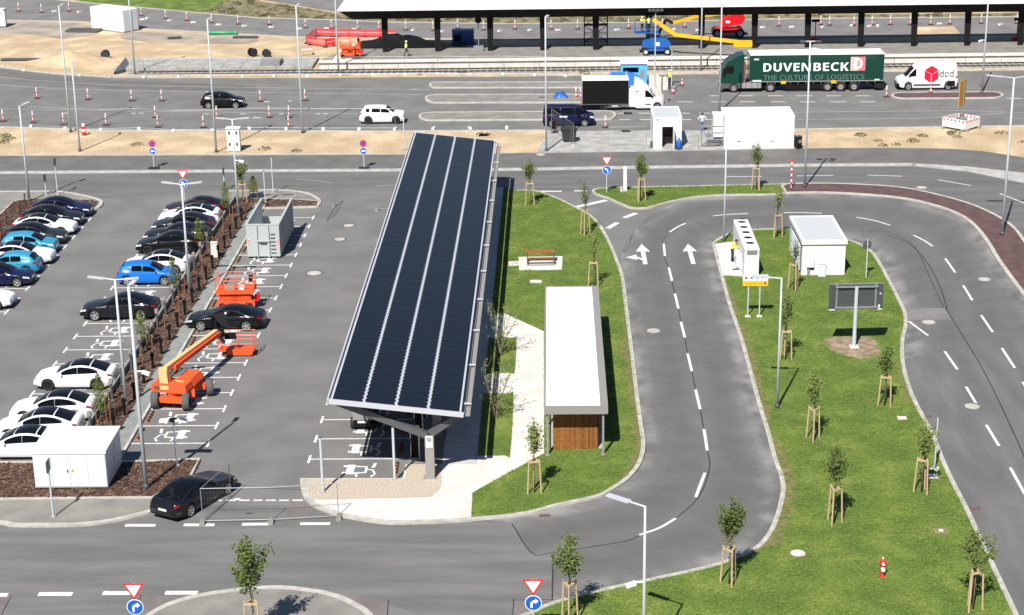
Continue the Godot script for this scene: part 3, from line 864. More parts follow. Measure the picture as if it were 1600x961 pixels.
	for d in [[41.95, 5.04, 43.82, 5.27, 44.98, 7.99, 45.14, 11.21, 44.8, 16.33, 44.37, 23.2], [16.89, 63.01, 18.72, 62.96], [16.98, 62.89, 16.95, 64.36], [11.5, 65.69, 11.37, 62.91], [-5.68, 64.21, -5.75, 62.4], [0.15, 64.19, 0.16, 62.41], [3.02, 50.82, 5.86, 51.09], [26.88, 8.78, 26.99, 6.97, 27.58, 5.12], [24.48, 7.73, 24.9, 4.7, 25.63, 2.62]]:
		line(curve(d, false, 4), 0.05, "road_seam", "seam", 0.007)
	# parking bays: T-ended lines
	for i in 19:
		bay_line(0.0, -4.25, i * 2.5, 1)
	for i in 14:
		bay_line(-11.75, -7.25, 5.0 + i * 2.5, 1)
		bay_line(-17.65, -22.3, 0.0 + i * 2.5, -1)
	for i in 21:
		bay_line(5.8, 10.95, 47.24 - i * 2.75, -1)
	# charging symbols in the bays
	for i in 18:
		symbol(Vector2(-2.2, 1.25 + i * 2.5), 1)
	for i in 13:
		symbol(Vector2(-9.4, 6.3 + i * 2.5), 1)
		symbol(Vector2(-20.0, 1.3 + i * 2.5), -1)
	for i in 20:
		symbol(Vector2(8.6, 48.62 - i * 2.75), -1)
	# manhole covers and drains
	for c in [[Vector2(25.16, 27.19), 0.42], [Vector2(3.06, 2.37), 0.4], [Vector2(2.76, 6.1), 0.4], [Vector2(1.91, 14.49), 0.5], [Vector2(42.83, 25.91), 0.42], [Vector2(42.37, 40.31), 0.42], [Vector2(48.41, 17.07), 0.42], [Vector2(48.96, -7.45), 0.42], [Vector2(17.76, -19.94), 0.4], [Vector2(51.34, 12.77), 0.38]]:
		manhole(c[0], c[1])
	for c in [[Vector2(39.5, 53.74), 0.5, 0.32], [Vector2(18.31, 54.32), 0.55, 0.3], [Vector2(39.53, 41.79), 0.55, 0.3], [Vector2(46.71, -15.46), 0.9, 0.25]]:
		var t := thing("road_drain", "rusty iron drain grate set into the asphalt by the kerb", "drain", v3(c[0], 0.004), 0.0, "drain grates along the kerbs")
		var st := S()
		box(st, Vector3(0, 0.006, 0), Vector3(c[1], 0.012, c[2]))
		obj("frame", st, M.rust, t)
		for k in 5:
			st = S()
			box(st, Vector3(c[1] * (k - 2) * 0.18, 0.018, 0), Vector3(c[1] * 0.08, 0.012, c[2] * 0.85))
			obj("bar", st, M.steel_dark, t)


func bay_line(x0: float, x1: float, z: float, dir: int):
	var st := S()
	ribbon(st, PackedVector2Array([Vector2(x0 - 0.06 * dir, z), Vector2(x1, z)]), 0.12, 0.009)
	ribbon(st, PackedVector2Array([Vector2(x0, z - 0.52), Vector2(x0, z + 0.52)]), 0.13, 0.0092)
	structure("bay_line", st, M.paint)


# a car with a plug, painted lying in the bay
func symbol(p: Vector2, dir: int):
	var st := S()
	var q := func(a: Array) -> PackedVector2Array:
		var r := PackedVector2Array()
		for i in range(0, a.size(), 2): r.append(p + Vector2(a[i + 1] * dir, a[i]) * 1.12)
		return r
	# body with its window left open, made of strips
	ribbon(st, q.call([-0.55, 0.42, 0.55, 0.42]), 0.42, 0.009)
	ribbon(st, q.call([-0.36, 0.30, -0.30, -0.32, 0.34, -0.32, 0.44, 0.30]), 0.17, 0.0093)
	ribbon(st, q.call([-0.40, 0.55, -0.40, 0.78]), 0.2, 0.0091)
	ribbon(st, q.call([0.36, 0.55, 0.36, 0.78]), 0.2, 0.0091)
	ribbon(st, q.call([0.0, -0.36, 0.05, -0.62, 0.5, -0.78, 0.85, -0.62]), 0.12, 0.0091)
	ribbon(st, q.call([0.44, 0.10, 0.85, 0.06]), 0.13, 0.0091)
	ribbon(st, q.call([-0.72, -0.70, -0.18, -0.62]), 0.17, 0.0091)
	structure("bay_symbol", st, M.paint)


func manhole(p: Vector2, r: float):
	var t := thing("manhole_cover", "round grey manhole cover set flush in the asphalt", "manhole cover", v3(p, 0.004), 0.0, "manhole covers in the asphalt")
	var st := S()
	lathe(st, [Vector2(r * 1.45, 0), Vector2(r * 1.42, 0.006), Vector2(r * 1.02, 0.006)], 20)
	obj("surround", st, M.asphalt_dark, t)
	st = S()
	lathe(st, [Vector2(r, 0.0), Vector2(r, 0.016), Vector2(r * 0.93, 0.018), Vector2(0, 0.018)], 20)
	obj("lid", st, M.kerb, t)


# ---------- solar carport ----------
func build_carport():
	var x0 := 7.45
	var x1 := 14.2
	var y0 := 4.62
	var y1 := 3.84
	var z0 := -8.8
	var z1 := 50.55
	var t := thing("solar_carport", "long carport on forked posts with dark solar panels in four strips as its roof", "carport", Vector3(0, 0, 0))
	var slope := (y1 - y0) / (x1 - x0)
	var yaw := Basis(Vector3(1, slope, 0).normalized(), Vector3(-slope, 1, 0).normalized(), Vector3(0, 0, 1))
	# panels: 4 strips of 57, sharing one mesh; three tones of cell glass
	var rows := 57
	var pitch := (z1 - z0 - 0.2) / rows
	var wide := (x1 - x0 - 0.25) / 4.0
	var st := S()
	box(st, Vector3.ZERO, Vector3(wide - 0.13, 0.035, pitch - 0.008), yaw)
	st.generate_normals()
	var pm := st.commit()
	st = S()
	for k in 5:
		box(st, Vector3(0, 0, (k - 2) * pitch / 5.12), Vector3(wide - 0.20, 0.004, pitch / 5.2 - 0.004), yaw)
	st.generate_normals()
	var cm := st.commit()
	mk("panel_frame", Color(0.05, 0.065, 0.09), 0.4, 0.0, 0.35)
	var pms := []
	for k in 3:
		var m := mk("cells%d" % k, [Color(0.035, 0.055, 0.085), Color(0.038, 0.06, 0.09), Color(0.033, 0.052, 0.08)][k], 0.2, 0.0, 0.4)
		pms.append(m)
	for c in 4:
		for r in rows:
			var x := x0 + 0.125 + wide * (c + 0.5)
			var p := Vector3(x, y0 + slope * (x - x0) + 0.09, z0 + 0.1 + pitch * (r + 0.5))
			var o := put("solar_panel", pm, M.panel_frame, t)
			o.position = p
			var q := put("cells", cm, pms[rng.randi() % 3], o)
			q.position = Vector3(0, 0.019, 0)
	# bright clamp rails between the strips, edge trims
	for c in 5:
		var x := x0 + 0.125 + wide * c
		st = S()
		box(st, Vector3(x, y0 + slope * (x - x0) + 0.088, (z0 + z1) / 2), Vector3(0.10, 0.05, z1 - z0 - 0.02), yaw)
		if c > 0 and c < 4:
			for r in rows * 2:
				for s in [-1, 1]:
					box(st, Vector3(x + s * 0.065, y0 + slope * (x + s * 0.065 - x0) + 0.112, z0 + 0.3 + pitch * (r + (0.5 if s > 0 else 0.0)) / 2), Vector3(0.06, 0.02, 0.16), yaw)
		obj("rail", st, M.light_trim, t)
	for z in [z0, z1]:
		st = S()
		bar(st, Vector3(x0 - 0.05, y0 + 0.01, z), Vector3(x1 + 0.05, y1 + 0.0, z), 0.10, 0.26)
		obj("end_trim", st, M.light_trim, t)
	st = S()
	box(st, Vector3(x0 - 0.06, y0 + 0.01, (z0 + z1) / 2), Vector3(0.08, 0.26, z1 - z0 + 0.1))
	obj("edge_trim", st, M.light_trim, t)
	st = S()
	var gx := x1 + 0.22
	box(st, Vector3(gx, y1 - 0.13, (z0 + z1) / 2), Vector3(0.26, 0.02, z1 - z0 - 0.3))
	for s in [-1, 1]:
		box(st, Vector3(gx + s * 0.14, y1 - 0.06, (z0 + z1) / 2), Vector3(0.02, 0.16, z1 - z0 - 0.3))
	obj("gutter", st, M.grey_metal, t)
	for k in 11:
		st = S()
		box(st, Vector3(gx - 0.02, y1 + 0.045, z0 + 1.4 + k * 5.65), Vector3(0.36, 0.05, 0.14))
		obj("gutter_bracket", st, M.light_trim, t)
	# roof deck and purlins below the panels
	st = S()
	box(st, Vector3((x0 + x1) / 2, (y0 + y1) / 2 + 0.035, (z0 + z1) / 2), Vector3(x1 - x0 - 0.1, 0.03, z1 - z0 - 0.14), yaw)
	obj("roof_deck", st, M.steel_dark, t)
	for k in 5:
		var x := x0 + 0.5 + k * (x1 - x0 - 1.0) / 4
		st = S()
		box(st, Vector3(x, y0 + slope * (x - x0) - 0.09, (z0 + z1) / 2), Vector3(0.1, 0.2, z1 - z0 - 0.5))
		obj("purlin", st, M.steel_dark, t)
	# forked frames
	for k in 11:
		var z := 49.85 - k * 5.72
		var col := Node3D.new()
		col.name = "frame"
		t.add_child(col, true)
		st = S()
		box(st, Vector3(12.42, 1.28, z), Vector3(0.46, 2.44, 0.36))
		obj("post", st, M.grey_metal, col)
		st = S()
		box(st, Vector3(12.42, 0.09, z), Vector3(0.7, 0.06, 0.6))
		obj("base_plate", st, M.grey_metal, col)
		st = S()
		bar(st, Vector3(12.42, 2.42, z), Vector3(x0 + 0.35, y0 - 0.3, z), 0.30, 0.34)
		obj("arm", st, M.steel_dark, col)
		st = S()
		bar(st, Vector3(12.42, 2.5, z), Vector3(x1 - 0.25, y1 - 0.28, z), 0.30, 0.34)
		obj("arm", st, M.steel_dark, col)
		if k == 0:
			st = S()
			box(st, Vector3(12.42, 2.15, z + 0.185), Vector3(0.34, 0.62, 0.012))
			obj("sign_plate", st, M.white, col)
			st = S()
			lathe(st, [Vector2(0.11, 0), Vector2(0.11, 0.01), Vector2(0.05, 0.01), Vector2(0.05, 0)], 12, Vector3(12.42, 2.28, z + 0.19), Basis(Vector3.RIGHT, PI / 2))
			obj("emblem", st, M.steel_dark, col)
	# chargers in the shade
	for k in 6:
		var z := 47.3 - k * 2.75
		var c := thing("charging_station", ["slim charging station with white sides, first under the carport", "slim charging station, second under the carport", "slim charging station, third under the carport", "slim charging station, fourth under the carport", "slim charging station, fifth under the carport", "slim charging station, sixth under the carport"][k], "charger", Vector3(11.45, 0.06, z), 0.0, "charging stations under the carport")
		st = S()
		box(st, Vector3(0, 0.05, 0), Vector3(0.62, 0.1, 0.5))
		obj("plinth", st, M.concrete, c)
		st = S()
		box(st, Vector3(0, 0.95, 0), Vector3(0.42, 1.7, 0.16))
		obj("body", st, M.black_paint, c)
		st = S()
		box(st, Vector3(-0.22, 0.98, 0), Vector3(0.05, 1.78, 0.2))
		box(st, Vector3(0.22, 0.98, 0), Vector3(0.05, 1.78, 0.2))
		box(st, Vector3(0, 1.84, 0), Vector3(0.39, 0.06, 0.2))
		obj("surround", st, M.white, c)
		st = S(true)
		var pr := Vector3(-0.2, 1.2, 0.13)
		for q in [Vector3(-0.3, 0.5, 0.2), Vector3(-0.25, 0.12, 0.2), Vector3(-0.1, 0.1, 0.16), Vector3(-0.05, 0.9, 0.12)]:
			tube(st, pr, q, 0.02, 0.02, 5)
			pr = q
		obj("cable", st, M.black, c)
	# wheel stops with striped edges at the bay heads
	for k in 17:
		wheel_stop(Vector2(10.55, 48.6 - k * 2.75), k, "under the carport")


func wheel_stop(p: Vector2, _k: int, where: String):
	var t := thing("wheel_stop", "low wheel stop with dark and orange bands %s" % where, "wheel stop", v3(p, 0.0), 0.0, "wheel stops %s" % where)
	var st := S()
	extrude(st, V2([-0.09, 0, 0.09, 0, 0.055, 0.1, -0.055, 0.1]), -0.8, 0.8)
	obj("block", st, M.brick_red, t)
	for k in 4:
		st = S()
		extrude(st, V2([-0.096, 0, 0.096, 0, 0.06, 0.105, -0.06, 0.105]), -0.72 + k * 0.4, -0.5 + k * 0.4)
		obj("band", st, M.black_paint, t)


# ---------- small buildings and containers ----------
func part_box(called: String, c: Vector3, s: Vector3, m: String, parent: Node) -> MeshInstance3D:
	var st := S()
	box(st, c, s)
	return obj(called, st, M[m], parent)


func build_buildings():
	shelter()
	fan_cabinet()
	plant_room()
	substation()
	guard_house()
	office_container()
	skip_container()
	# white container beyond the sand
	var t := thing("shipping_container", "plain white shipping container standing beside the upper road", "container", v3(Vector2(-37.08, -87.24)), 0.0)
	t.rotation.y = atan2(-(Vector2(-33.9, -84.97).y - Vector2(-40.25, -89.56).y), Vector2(-33.9, -84.97).x - Vector2(-40.25, -89.56).x)
	part_box("body", Vector3(0.3, 1.4, -1.1), Vector3(6.05, 2.6, 2.44), "white", t)
	part_box("frame", Vector3(0.3, 0.06, -1.1), Vector3(6.1, 0.1, 2.48), "grey_metal", t)
	part_box("roof", Vector3(0.3, 2.73, -1.1), Vector3(6.1, 0.06, 2.48), "white_roof", t)
	for k in 11:
		part_box("rib", Vector3(-2.4 + k * 0.54, 1.4, 0.135), Vector3(0.2, 2.4, 0.03), "white", t)
	for s in [-1, 1]:
		part_box("door", Vector3(3.345, 1.4, -1.1 + s * 0.58), Vector3(0.04, 2.4, 1.1), "cool_white", t)
		part_box("lock_bar", Vector3(3.38, 1.4, -1.1 + s * 0.2), Vector3(0.04, 2.4, 0.04), "galv", t)
	# portable toilet
	t = thing("portable_toilet", "blue and white portable toilet on the sand by the upper road", "toilet", v3(Vector2(-51.47, -91)))
	part_box("cabin", Vector3(0, 1.1, 0), Vector3(1.1, 2.1, 1.1), "toilet_blue", t)
	part_box("door", Vector3(0.3, 1.1, 0.56), Vector3(0.75, 1.95, 0.03), "white", t)
	part_box("side_panel", Vector3(0.56, 1.1, 0), Vector3(0.03, 1.95, 0.95), "white", t)
	part_box("roof", Vector3(0, 2.22, 0), Vector3(1.2, 0.16, 1.2), "white", t)
	part_box("vent", Vector3(0.1, 1.75, 0.58), Vector3(0.3, 0.1, 0.02), "steel_dark", t)


func shelter():
	var t := thing("waiting_shelter", "open shelter with flat white roof, grey fascia and brown timber cladding on the lawn", "shelter", Vector3(0, 0, 0))
	var x0 := 18.34
	var x1 := 21.6
	var z0 := 26.95
	var z1 := 47.2
	var xm := (x0 + x1) / 2
	var zm := (z0 + z1) / 2
	part_box("floor_slab", Vector3(xm + 0.05, 0.1, zm), Vector3(x1 - x0 - 0.5, 0.1, z1 - z0 - 1.95), "concrete", t)
	var roof := part_box("roof", Vector3(xm, 2.78, zm), Vector3(x1 - x0 - 0.1, 0.2, z1 - z0 - 0.1), "white_roof", t)
	roof.set_meta("label", "flat white roof sheet")
	for z in [z0, z1]:
		part_box("fascia", Vector3(xm, 2.72, z), Vector3(x1 - x0 + 0.1, 0.46, 0.08), "grey_metal", t)
	part_box("fascia", Vector3(x0 - 0.01, 2.72, zm), Vector3(0.08, 0.46, z1 - z0 - 0.082), "grey_metal", t)
	part_box("fascia", Vector3(x1 + 0.01, 2.72, zm), Vector3(0.08, 0.46, z1 - z0 - 0.082), "grey_metal", t)
	part_box("roof_gutter", Vector3(x1 - 0.18, 2.90, zm), Vector3(0.36, 0.07, z1 - z0 - 0.12), "grey_metal", t)
	for k in 6:
		var z := lerpf(z0 + 0.12, z1 - 0.14, k / 5.0)
		for x in [x0 + 0.12, x1 - 0.2]:
			part_box("post", Vector3(x, 1.3, z), Vector3(0.11, 2.4, 0.11), "grey_metal", t)
			part_box("post_base", Vector3(x, 0.12, z), Vector3(0.24, 0.04, 0.3), "grey_metal", t)
	for k in 5:
		var z := lerpf(z0 + 0.12, z1 - 0.14, k / 5.0)
		var zl := (z1 - z0 - 0.26) / 5.0
		for y in [0.75, 1.45]:
			part_box("rail", Vector3(x0 + 0.12, y, z + zl / 2), Vector3(0.05, 0.05, zl - 0.12), "galv", t)
	# timber walls of separate upright boards
	var bs := []
	for k in 3:
		var st := S()
		box(st, Vector3(0, 1.3, 0), Vector3(0.118, 2.36, 0.03))
		st.generate_normals()
		bs.append(st.commit())
	for w in [z1 - 0.92, z0 + 0.92]:
		var wall := part_box("end_wall", Vector3((18.75 + 21.1) / 2, 1.3, w - 0.03), Vector3(2.3, 2.34, 0.05), "timber2", t)
		for k in 19:
			var b := put("board", bs[k % 3], M["timber%d" % (rng.randi() % 4)], wall)
			b.position = Vector3(-1.11 + k * 0.1235 + (18.75 + 21.1) / 2, 0, w + 0.015 + rng.randf() * 0.006)
	var back := part_box("back_wall", Vector3(21.13, 1.3, zm), Vector3(0.05, 2.34, z1 - z0 - 1.9), "timber2", t)
	for k in 143:
		var b := put("board", bs[k % 3], M["timber%d" % (rng.randi() % 4)], back)
		b.rotation.y = PI / 2
		b.position = Vector3(21.18, 0, z0 + 1.0 + k * 0.1275)
	# bench inside
	part_box("bench_seat", Vector3(20.75, 0.55, zm), Vector3(0.4, 0.06, 8.0), "timber1", t)
	for k in 5:
		part_box("bench_leg", Vector3(20.75, 0.33, zm - 3.6 + k * 1.8), Vector3(0.3, 0.36, 0.08), "steel_dark", t)


func fan_cabinet():
	var t := thing("battery_cabinet", "long white equipment cabinet with five round fans on top on the lawn", "cabinet", Vector3(32.5, 0.1, 12.7), 0.006)
	part_box("plinth", Vector3(0, 0.06, 0), Vector3(1.06, 0.12, 7.6), "concrete", t)
	part_box("body", Vector3(0, 1.03, 0), Vector3(0.98, 1.82, 7.5), "white", t)
	part_box("top", Vector3(0, 1.96, 0), Vector3(1.04, 0.05, 7.56), "white", t)
	for k in 5:
		var z := -3.05 + k * 1.33
		var st := S()
		lathe(st, [Vector2(0.34, 1.985), Vector2(0.34, 2.03), Vector2(0.30, 2.03), Vector2(0.30, 1.99)], 20, Vector3(0.02, 0, z))
		var ring := obj("fan", st, M.cool_white, t)
		st = S()
		lathe(st, [Vector2(0.30, 2.0), Vector2(0, 2.0)], 20, Vector3(0.02, 0, z))
		obj("fan_opening", st, M.black, ring)
		for b in 6:
			st = S()
			box(st, Vector3(0.02, 2.012, z) + Vector3(cos(b * TAU / 6), 0, sin(b * TAU / 6)) * 0.16, Vector3(0.24, 0.01, 0.07), Basis(Vector3.UP, -b * TAU / 6) * Basis(Vector3.RIGHT, 0.3))
			obj("blade", st, M.black_paint, ring)
	for k in 7:
		part_box("door", Vector3(-0.5, 1.03, -3.2 + k * 1.065), Vector3(0.03, 1.7, 1.02), "white", t)
		part_box("door_handle", Vector3(-0.53, 1.1, -2.85 + k * 1.065), Vector3(0.03, 0.2, 0.04), "steel_dark", t)
	var v := part_box("vent", Vector3(0, 1.78, 3.765), Vector3(0.72, 0.3, 0.03), "galv", t)
	for k in 5:
		part_box("slat", Vector3(0, 1.67 + k * 0.055, 3.785), Vector3(0.68, 0.012, 0.02), "grey_metal", v)
	# the low unit the technician works at
	var u := thing("service_unit", "low white unit with open flap beside the fan cabinet", "unit", Vector3(31.85, 0.13, 14.1))
	part_box("body", Vector3(0, 0.5, 0), Vector3(0.42, 0.9, 1.5), "white", u)
	part_box("lid", Vector3(-0.02, 0.97, 0), Vector3(0.5, 0.04, 1.55), "white", u)
	part_box("flap", Vector3(-0.32, 0.35, 0.95), Vector3(0.5, 0.03, 0.35), "cool_white", u)
	part_box("foot", Vector3(0, 0.025, 0), Vector3(0.36, 0.05, 1.4), "steel_dark", u)


func plant_room():
	var t := thing("plant_room", "small white flat-roofed plant building with louvred side on the lawn", "building", Vector3(37.45, 0.08, 13.2), 0.01)
	var w := 2.95
	var d := 6.1
	part_box("base", Vector3(0, 0.03, 0), Vector3(w + 0.16, 0.1, d + 0.16), "soil", t)
	part_box("wall", Vector3(0, 1.2, 0), Vector3(w, 2.3, d), "render_white", t)
	var roof := part_box("roof", Vector3(0, 2.44, 0), Vector3(w - 0.2, 0.2, d - 0.2), "roof_grey", t)
	for s in [-1, 1]:
		part_box("parapet", Vector3(0, 2.44, s * (d / 2 + 0.02)), Vector3(w + 0.2, 0.28, 0.22), "white", roof)
		part_box("parapet", Vector3(s * (w / 2), 2.44, 0), Vector3(0.2, 0.28, d - 0.182), "white", roof)
	var lv := part_box("louvre_panel", Vector3(-w / 2 - 0.02, 1.15, 0.6), Vector3(0.05, 1.9, 4.0), "steel_dark", t)
	for k in 14:
		var st := S()
		box(st, Vector3(-w / 2 - 0.07, 0.3 + k * 0.13, 0.6), Vector3(0.1, 0.02, 3.9), Basis(Vector3(0, 0, 1), 0.6))
		obj("slat", st, M.cool_white, lv)
	part_box("meter_box", Vector3(-0.93, 1.0, d / 2 + 0.12), Vector3(0.5, 0.62, 0.24), "white", t)
	part_box("meter_leg", Vector3(-1.02, 0.35, d / 2 + 0.06), Vector3(0.2, 0.66, 0.1), "galv", t)
	part_box("meter_recess", Vector3(-0.88, 0.6, d / 2 + 0.03), Vector3(0.5, 0.2, 0.06), "steel_dark", t)
	part_box("keyhole", Vector3(-0.92, 1.02, d / 2 + 0.245), Vector3(0.04, 0.05, 0.01), "black", t)
	part_box("cabinet", Vector3(-0.12, 0.48, d / 2 + 0.14), Vector3(0.5, 0.9, 0.28), "cool_white", t)
	part_box("cabinet_lid", Vector3(-0.12, 0.95, d / 2 + 0.15), Vector3(0.54, 0.05, 0.32), "white", t)


func substation():
	var t := thing("transformer_cabinet", "big white transformer cabinet with warning triangle standing in bark mulch", "cabinet", Vector3(-5.88, 0.1, 49.55))
	part_box("plinth", Vector3(0, 0.06, 0), Vector3(3.6, 0.14, 3.0), "black", t)
	part_box("body", Vector3(0, 1.05, 0), Vector3(3.72, 1.86, 3.2), "cool_white", t)
	part_box("roof", Vector3(0, 2.07, 0), Vector3(3.84, 0.16, 3.32), "white_roof", t)
	part_box("roof_neck", Vector3(0, 1.985, 0), Vector3(3.56, 0.03, 3.04), "cool_white", t)
	for k in 4:
		var dr := part_box("door", Vector3(-1.38 + k * 0.92, 1.05, 1.61), Vector3(0.9, 1.74, 0.03), "cool_white", t)
		if k == 1 or k == 2:
			for y in [0.42, 1.5]:
				part_box("louvre", Vector3(-1.38 + k * 0.92 - 0.18, y, 1.63), Vector3(0.3, 0.36, 0.012), "white", dr)
	part_box("handle", Vector3(-0.12, 1.05, 1.645), Vector3(0.05, 0.16, 0.05), "steel_dark", t)
	var st := S()
	extrude(st, V2([-0.11, 0.98, 0.11, 0.98, 0, 1.18]), 1.627, 1.637, Transform3D(Basis.IDENTITY, Vector3(0.14, 0, 0)))
	var w := obj("warning_triangle", st, M.yellow, t)
	st = S()
	extrude(st, V2([-0.012, 1.02, 0.03, 1.085, 0.0, 1.085, 0.012, 1.12, -0.03, 1.06, 0.0, 1.06]), 1.6375, 1.640, Transform3D(Basis.IDENTITY, Vector3(0.14, 0, 0)))
	obj("lightning_bolt", st, M.black, w)
	for k in 2:
		part_box("side_door", Vector3(1.865, 1.05, -0.75 + k * 1.5), Vector3(0.025, 1.7, 1.4), "cool_white", t)
	part_box("side_lock", Vector3(1.885, 1.1, 0.1), Vector3(0.03, 0.1, 0.08), "black", t)
	part_box("side_lock", Vector3(1.885, 1.6, -0.3), Vector3(0.03, 0.06, 0.1), "steel_dark", t)


func guard_house():
	var t := thing("guard_cabin", "narrow white guard cabin with open doorway and grey roof by the road", "cabin", Vector3(29.09, 0.0, -21.8))
	var w := 2.55
	var d := 4.6
	for s in [-1, 1]:
		part_box("wall", Vector3(s * (w / 2 - 0.05), 1.4, -d / 2), Vector3(0.1, 2.76, d - 0.004), "white", t)
	part_box("wall", Vector3(0, 1.4, -d + 0.05), Vector3(w - 0.2, 2.76, 0.1), "white", t)
	part_box("wall", Vector3(-0.82, 1.4, -0.05), Vector3(0.7, 2.76, 0.1), "white", t)
	part_box("wall", Vector3(0.84, 1.4, -0.05), Vector3(0.66, 2.76, 0.1), "white", t)
	part_box("lintel", Vector3(0.02, 2.38, -0.05), Vector3(0.98, 0.8, 0.1), "white", t)
	part_box("floor", Vector3(0, 0.04, -d / 2), Vector3(w - 0.2, 0.04, d - 0.2), "concrete", t)
	part_box("roof", Vector3(0, 2.72, -d / 2), Vector3(w - 0.22, 0.08, d - 0.22), "roof_grey", t)
	for s in [-1, 1]:
		part_box("roof_edge", Vector3(s * (w / 2 - 0.05), 2.81, -d / 2), Vector3(0.14, 0.06, d), "white", t)
		part_box("roof_edge", Vector3(0, 2.81, -d / 2 + s * (d / 2 - 0.05)), Vector3(w - 0.24, 0.06, 0.14), "white", t)
	var dr := part_box("door", Vector3(0.56, 0.98, 0.35), Vector3(0.05, 1.92, 0.8), "white", t)
	part_box("handle", Vector3(0.52, 0.98, 0.65), Vector3(0.04, 0.05, 0.12), "steel_dark", dr)
	part_box("counter", Vector3(0.2, 0.75, -1.6), Vector3(1.6, 0.06, 0.6), "timber1", t)
	part_box("cupboard", Vector3(0.2, 0.4, -1.7), Vector3(1.2, 0.68, 0.4), "steel_dark", t)
	part_box("vent", Vector3(-0.9, 2.62, 0.008), Vector3(0.36, 0.06, 0.016), "steel_dark", t)
	part_box("stove_box", Vector3(-1.4, 0.3, -0.3), Vector3(0.2, 0.55, 0.45), "steel_dark", t)


func office_container():
	var t := thing("office_container", "long white site office container with entrance box and steel steps", "container", Vector3(37.25, 0.0, -21.5))
	part_box("body", Vector3(0, 1.45, -1.9), Vector3(6.2, 2.78, 3.8), "white", t)
	part_box("base_frame", Vector3(0, 0.06, -1.9), Vector3(6.24, 0.12, 3.84), "cool_white", t)
	part_box("roof", Vector3(0, 2.89, -1.9), Vector3(6.24, 0.1, 3.84), "white_roof", t)
	part_box("sill_line", Vector3(0, 0.62, 0.008), Vector3(6.15, 0.02, 0.016), "cool_white", t)
	for x in [-1.8, 1.2]:
		part_box("lifting_slot", Vector3(x * 1.0, 0.66, 0.012), Vector3(0.36, 0.06, 0.02), "steel_dark", t)
	part_box("entrance_box", Vector3(-3.55, 1.75, -2.2), Vector3(0.86, 1.9, 1.9), "white", t)
	part_box("entrance_panel", Vector3(-3.55, 1.28, -1.24), Vector3(0.84, 0.02, 0.02), "cool_white", t)
	var s := part_box("stair_landing", Vector3(-3.9, 0.78, -1.9), Vector3(1.5, 0.06, 1.4), "galv", t)
	for k in 4:
		part_box("step", Vector3(-3.7 - k * 0.22, 0.62 - k * 0.17, -0.9 + k * 0.02), Vector3(1.6 - k * 0.12, 0.05, 0.3), "galv", s)
	for x in [-5.0, -4.4, -3.0]:
		var st := S()
		tube(st, Vector3(x, 0.0, -1.2), Vector3(x, 1.8, -1.2), 0.03)
		obj("rail_post", st, M.galv, s)
	for y in [1.2, 1.8]:
		var st := S()
		tube(st, Vector3(-5.0, y, -1.2), Vector3(-3.0, y, -1.2), 0.03)
		obj("handrail", st, M.galv, s)
	var st2 := S()
	tube(st2, Vector3(-5.0, 1.8, -1.2), Vector3(-5.4, 0.9, 0.1), 0.03)
	tube(st2, Vector3(-5.4, 0.0, 0.1), Vector3(-5.4, 0.9, 0.1), 0.03)
	obj("handrail", st2, M.galv, s)
	var u := thing("utility_box", "dark utility box leaning by the end of the office container", "box", Vector3(40.75, 0.0, -21.3), 0.5)
	part_box("case", Vector3(0, 0.55, 0), Vector3(0.45, 1.1, 0.4), "black_paint", u)
	part_box("lid", Vector3(0, 1.13, 0), Vector3(0.5, 0.06, 0.46), "steel_dark", u)
	part_box("plug_panel", Vector3(0, 0.7, 0.205), Vector3(0.3, 0.3, 0.01), "grey_metal", u)


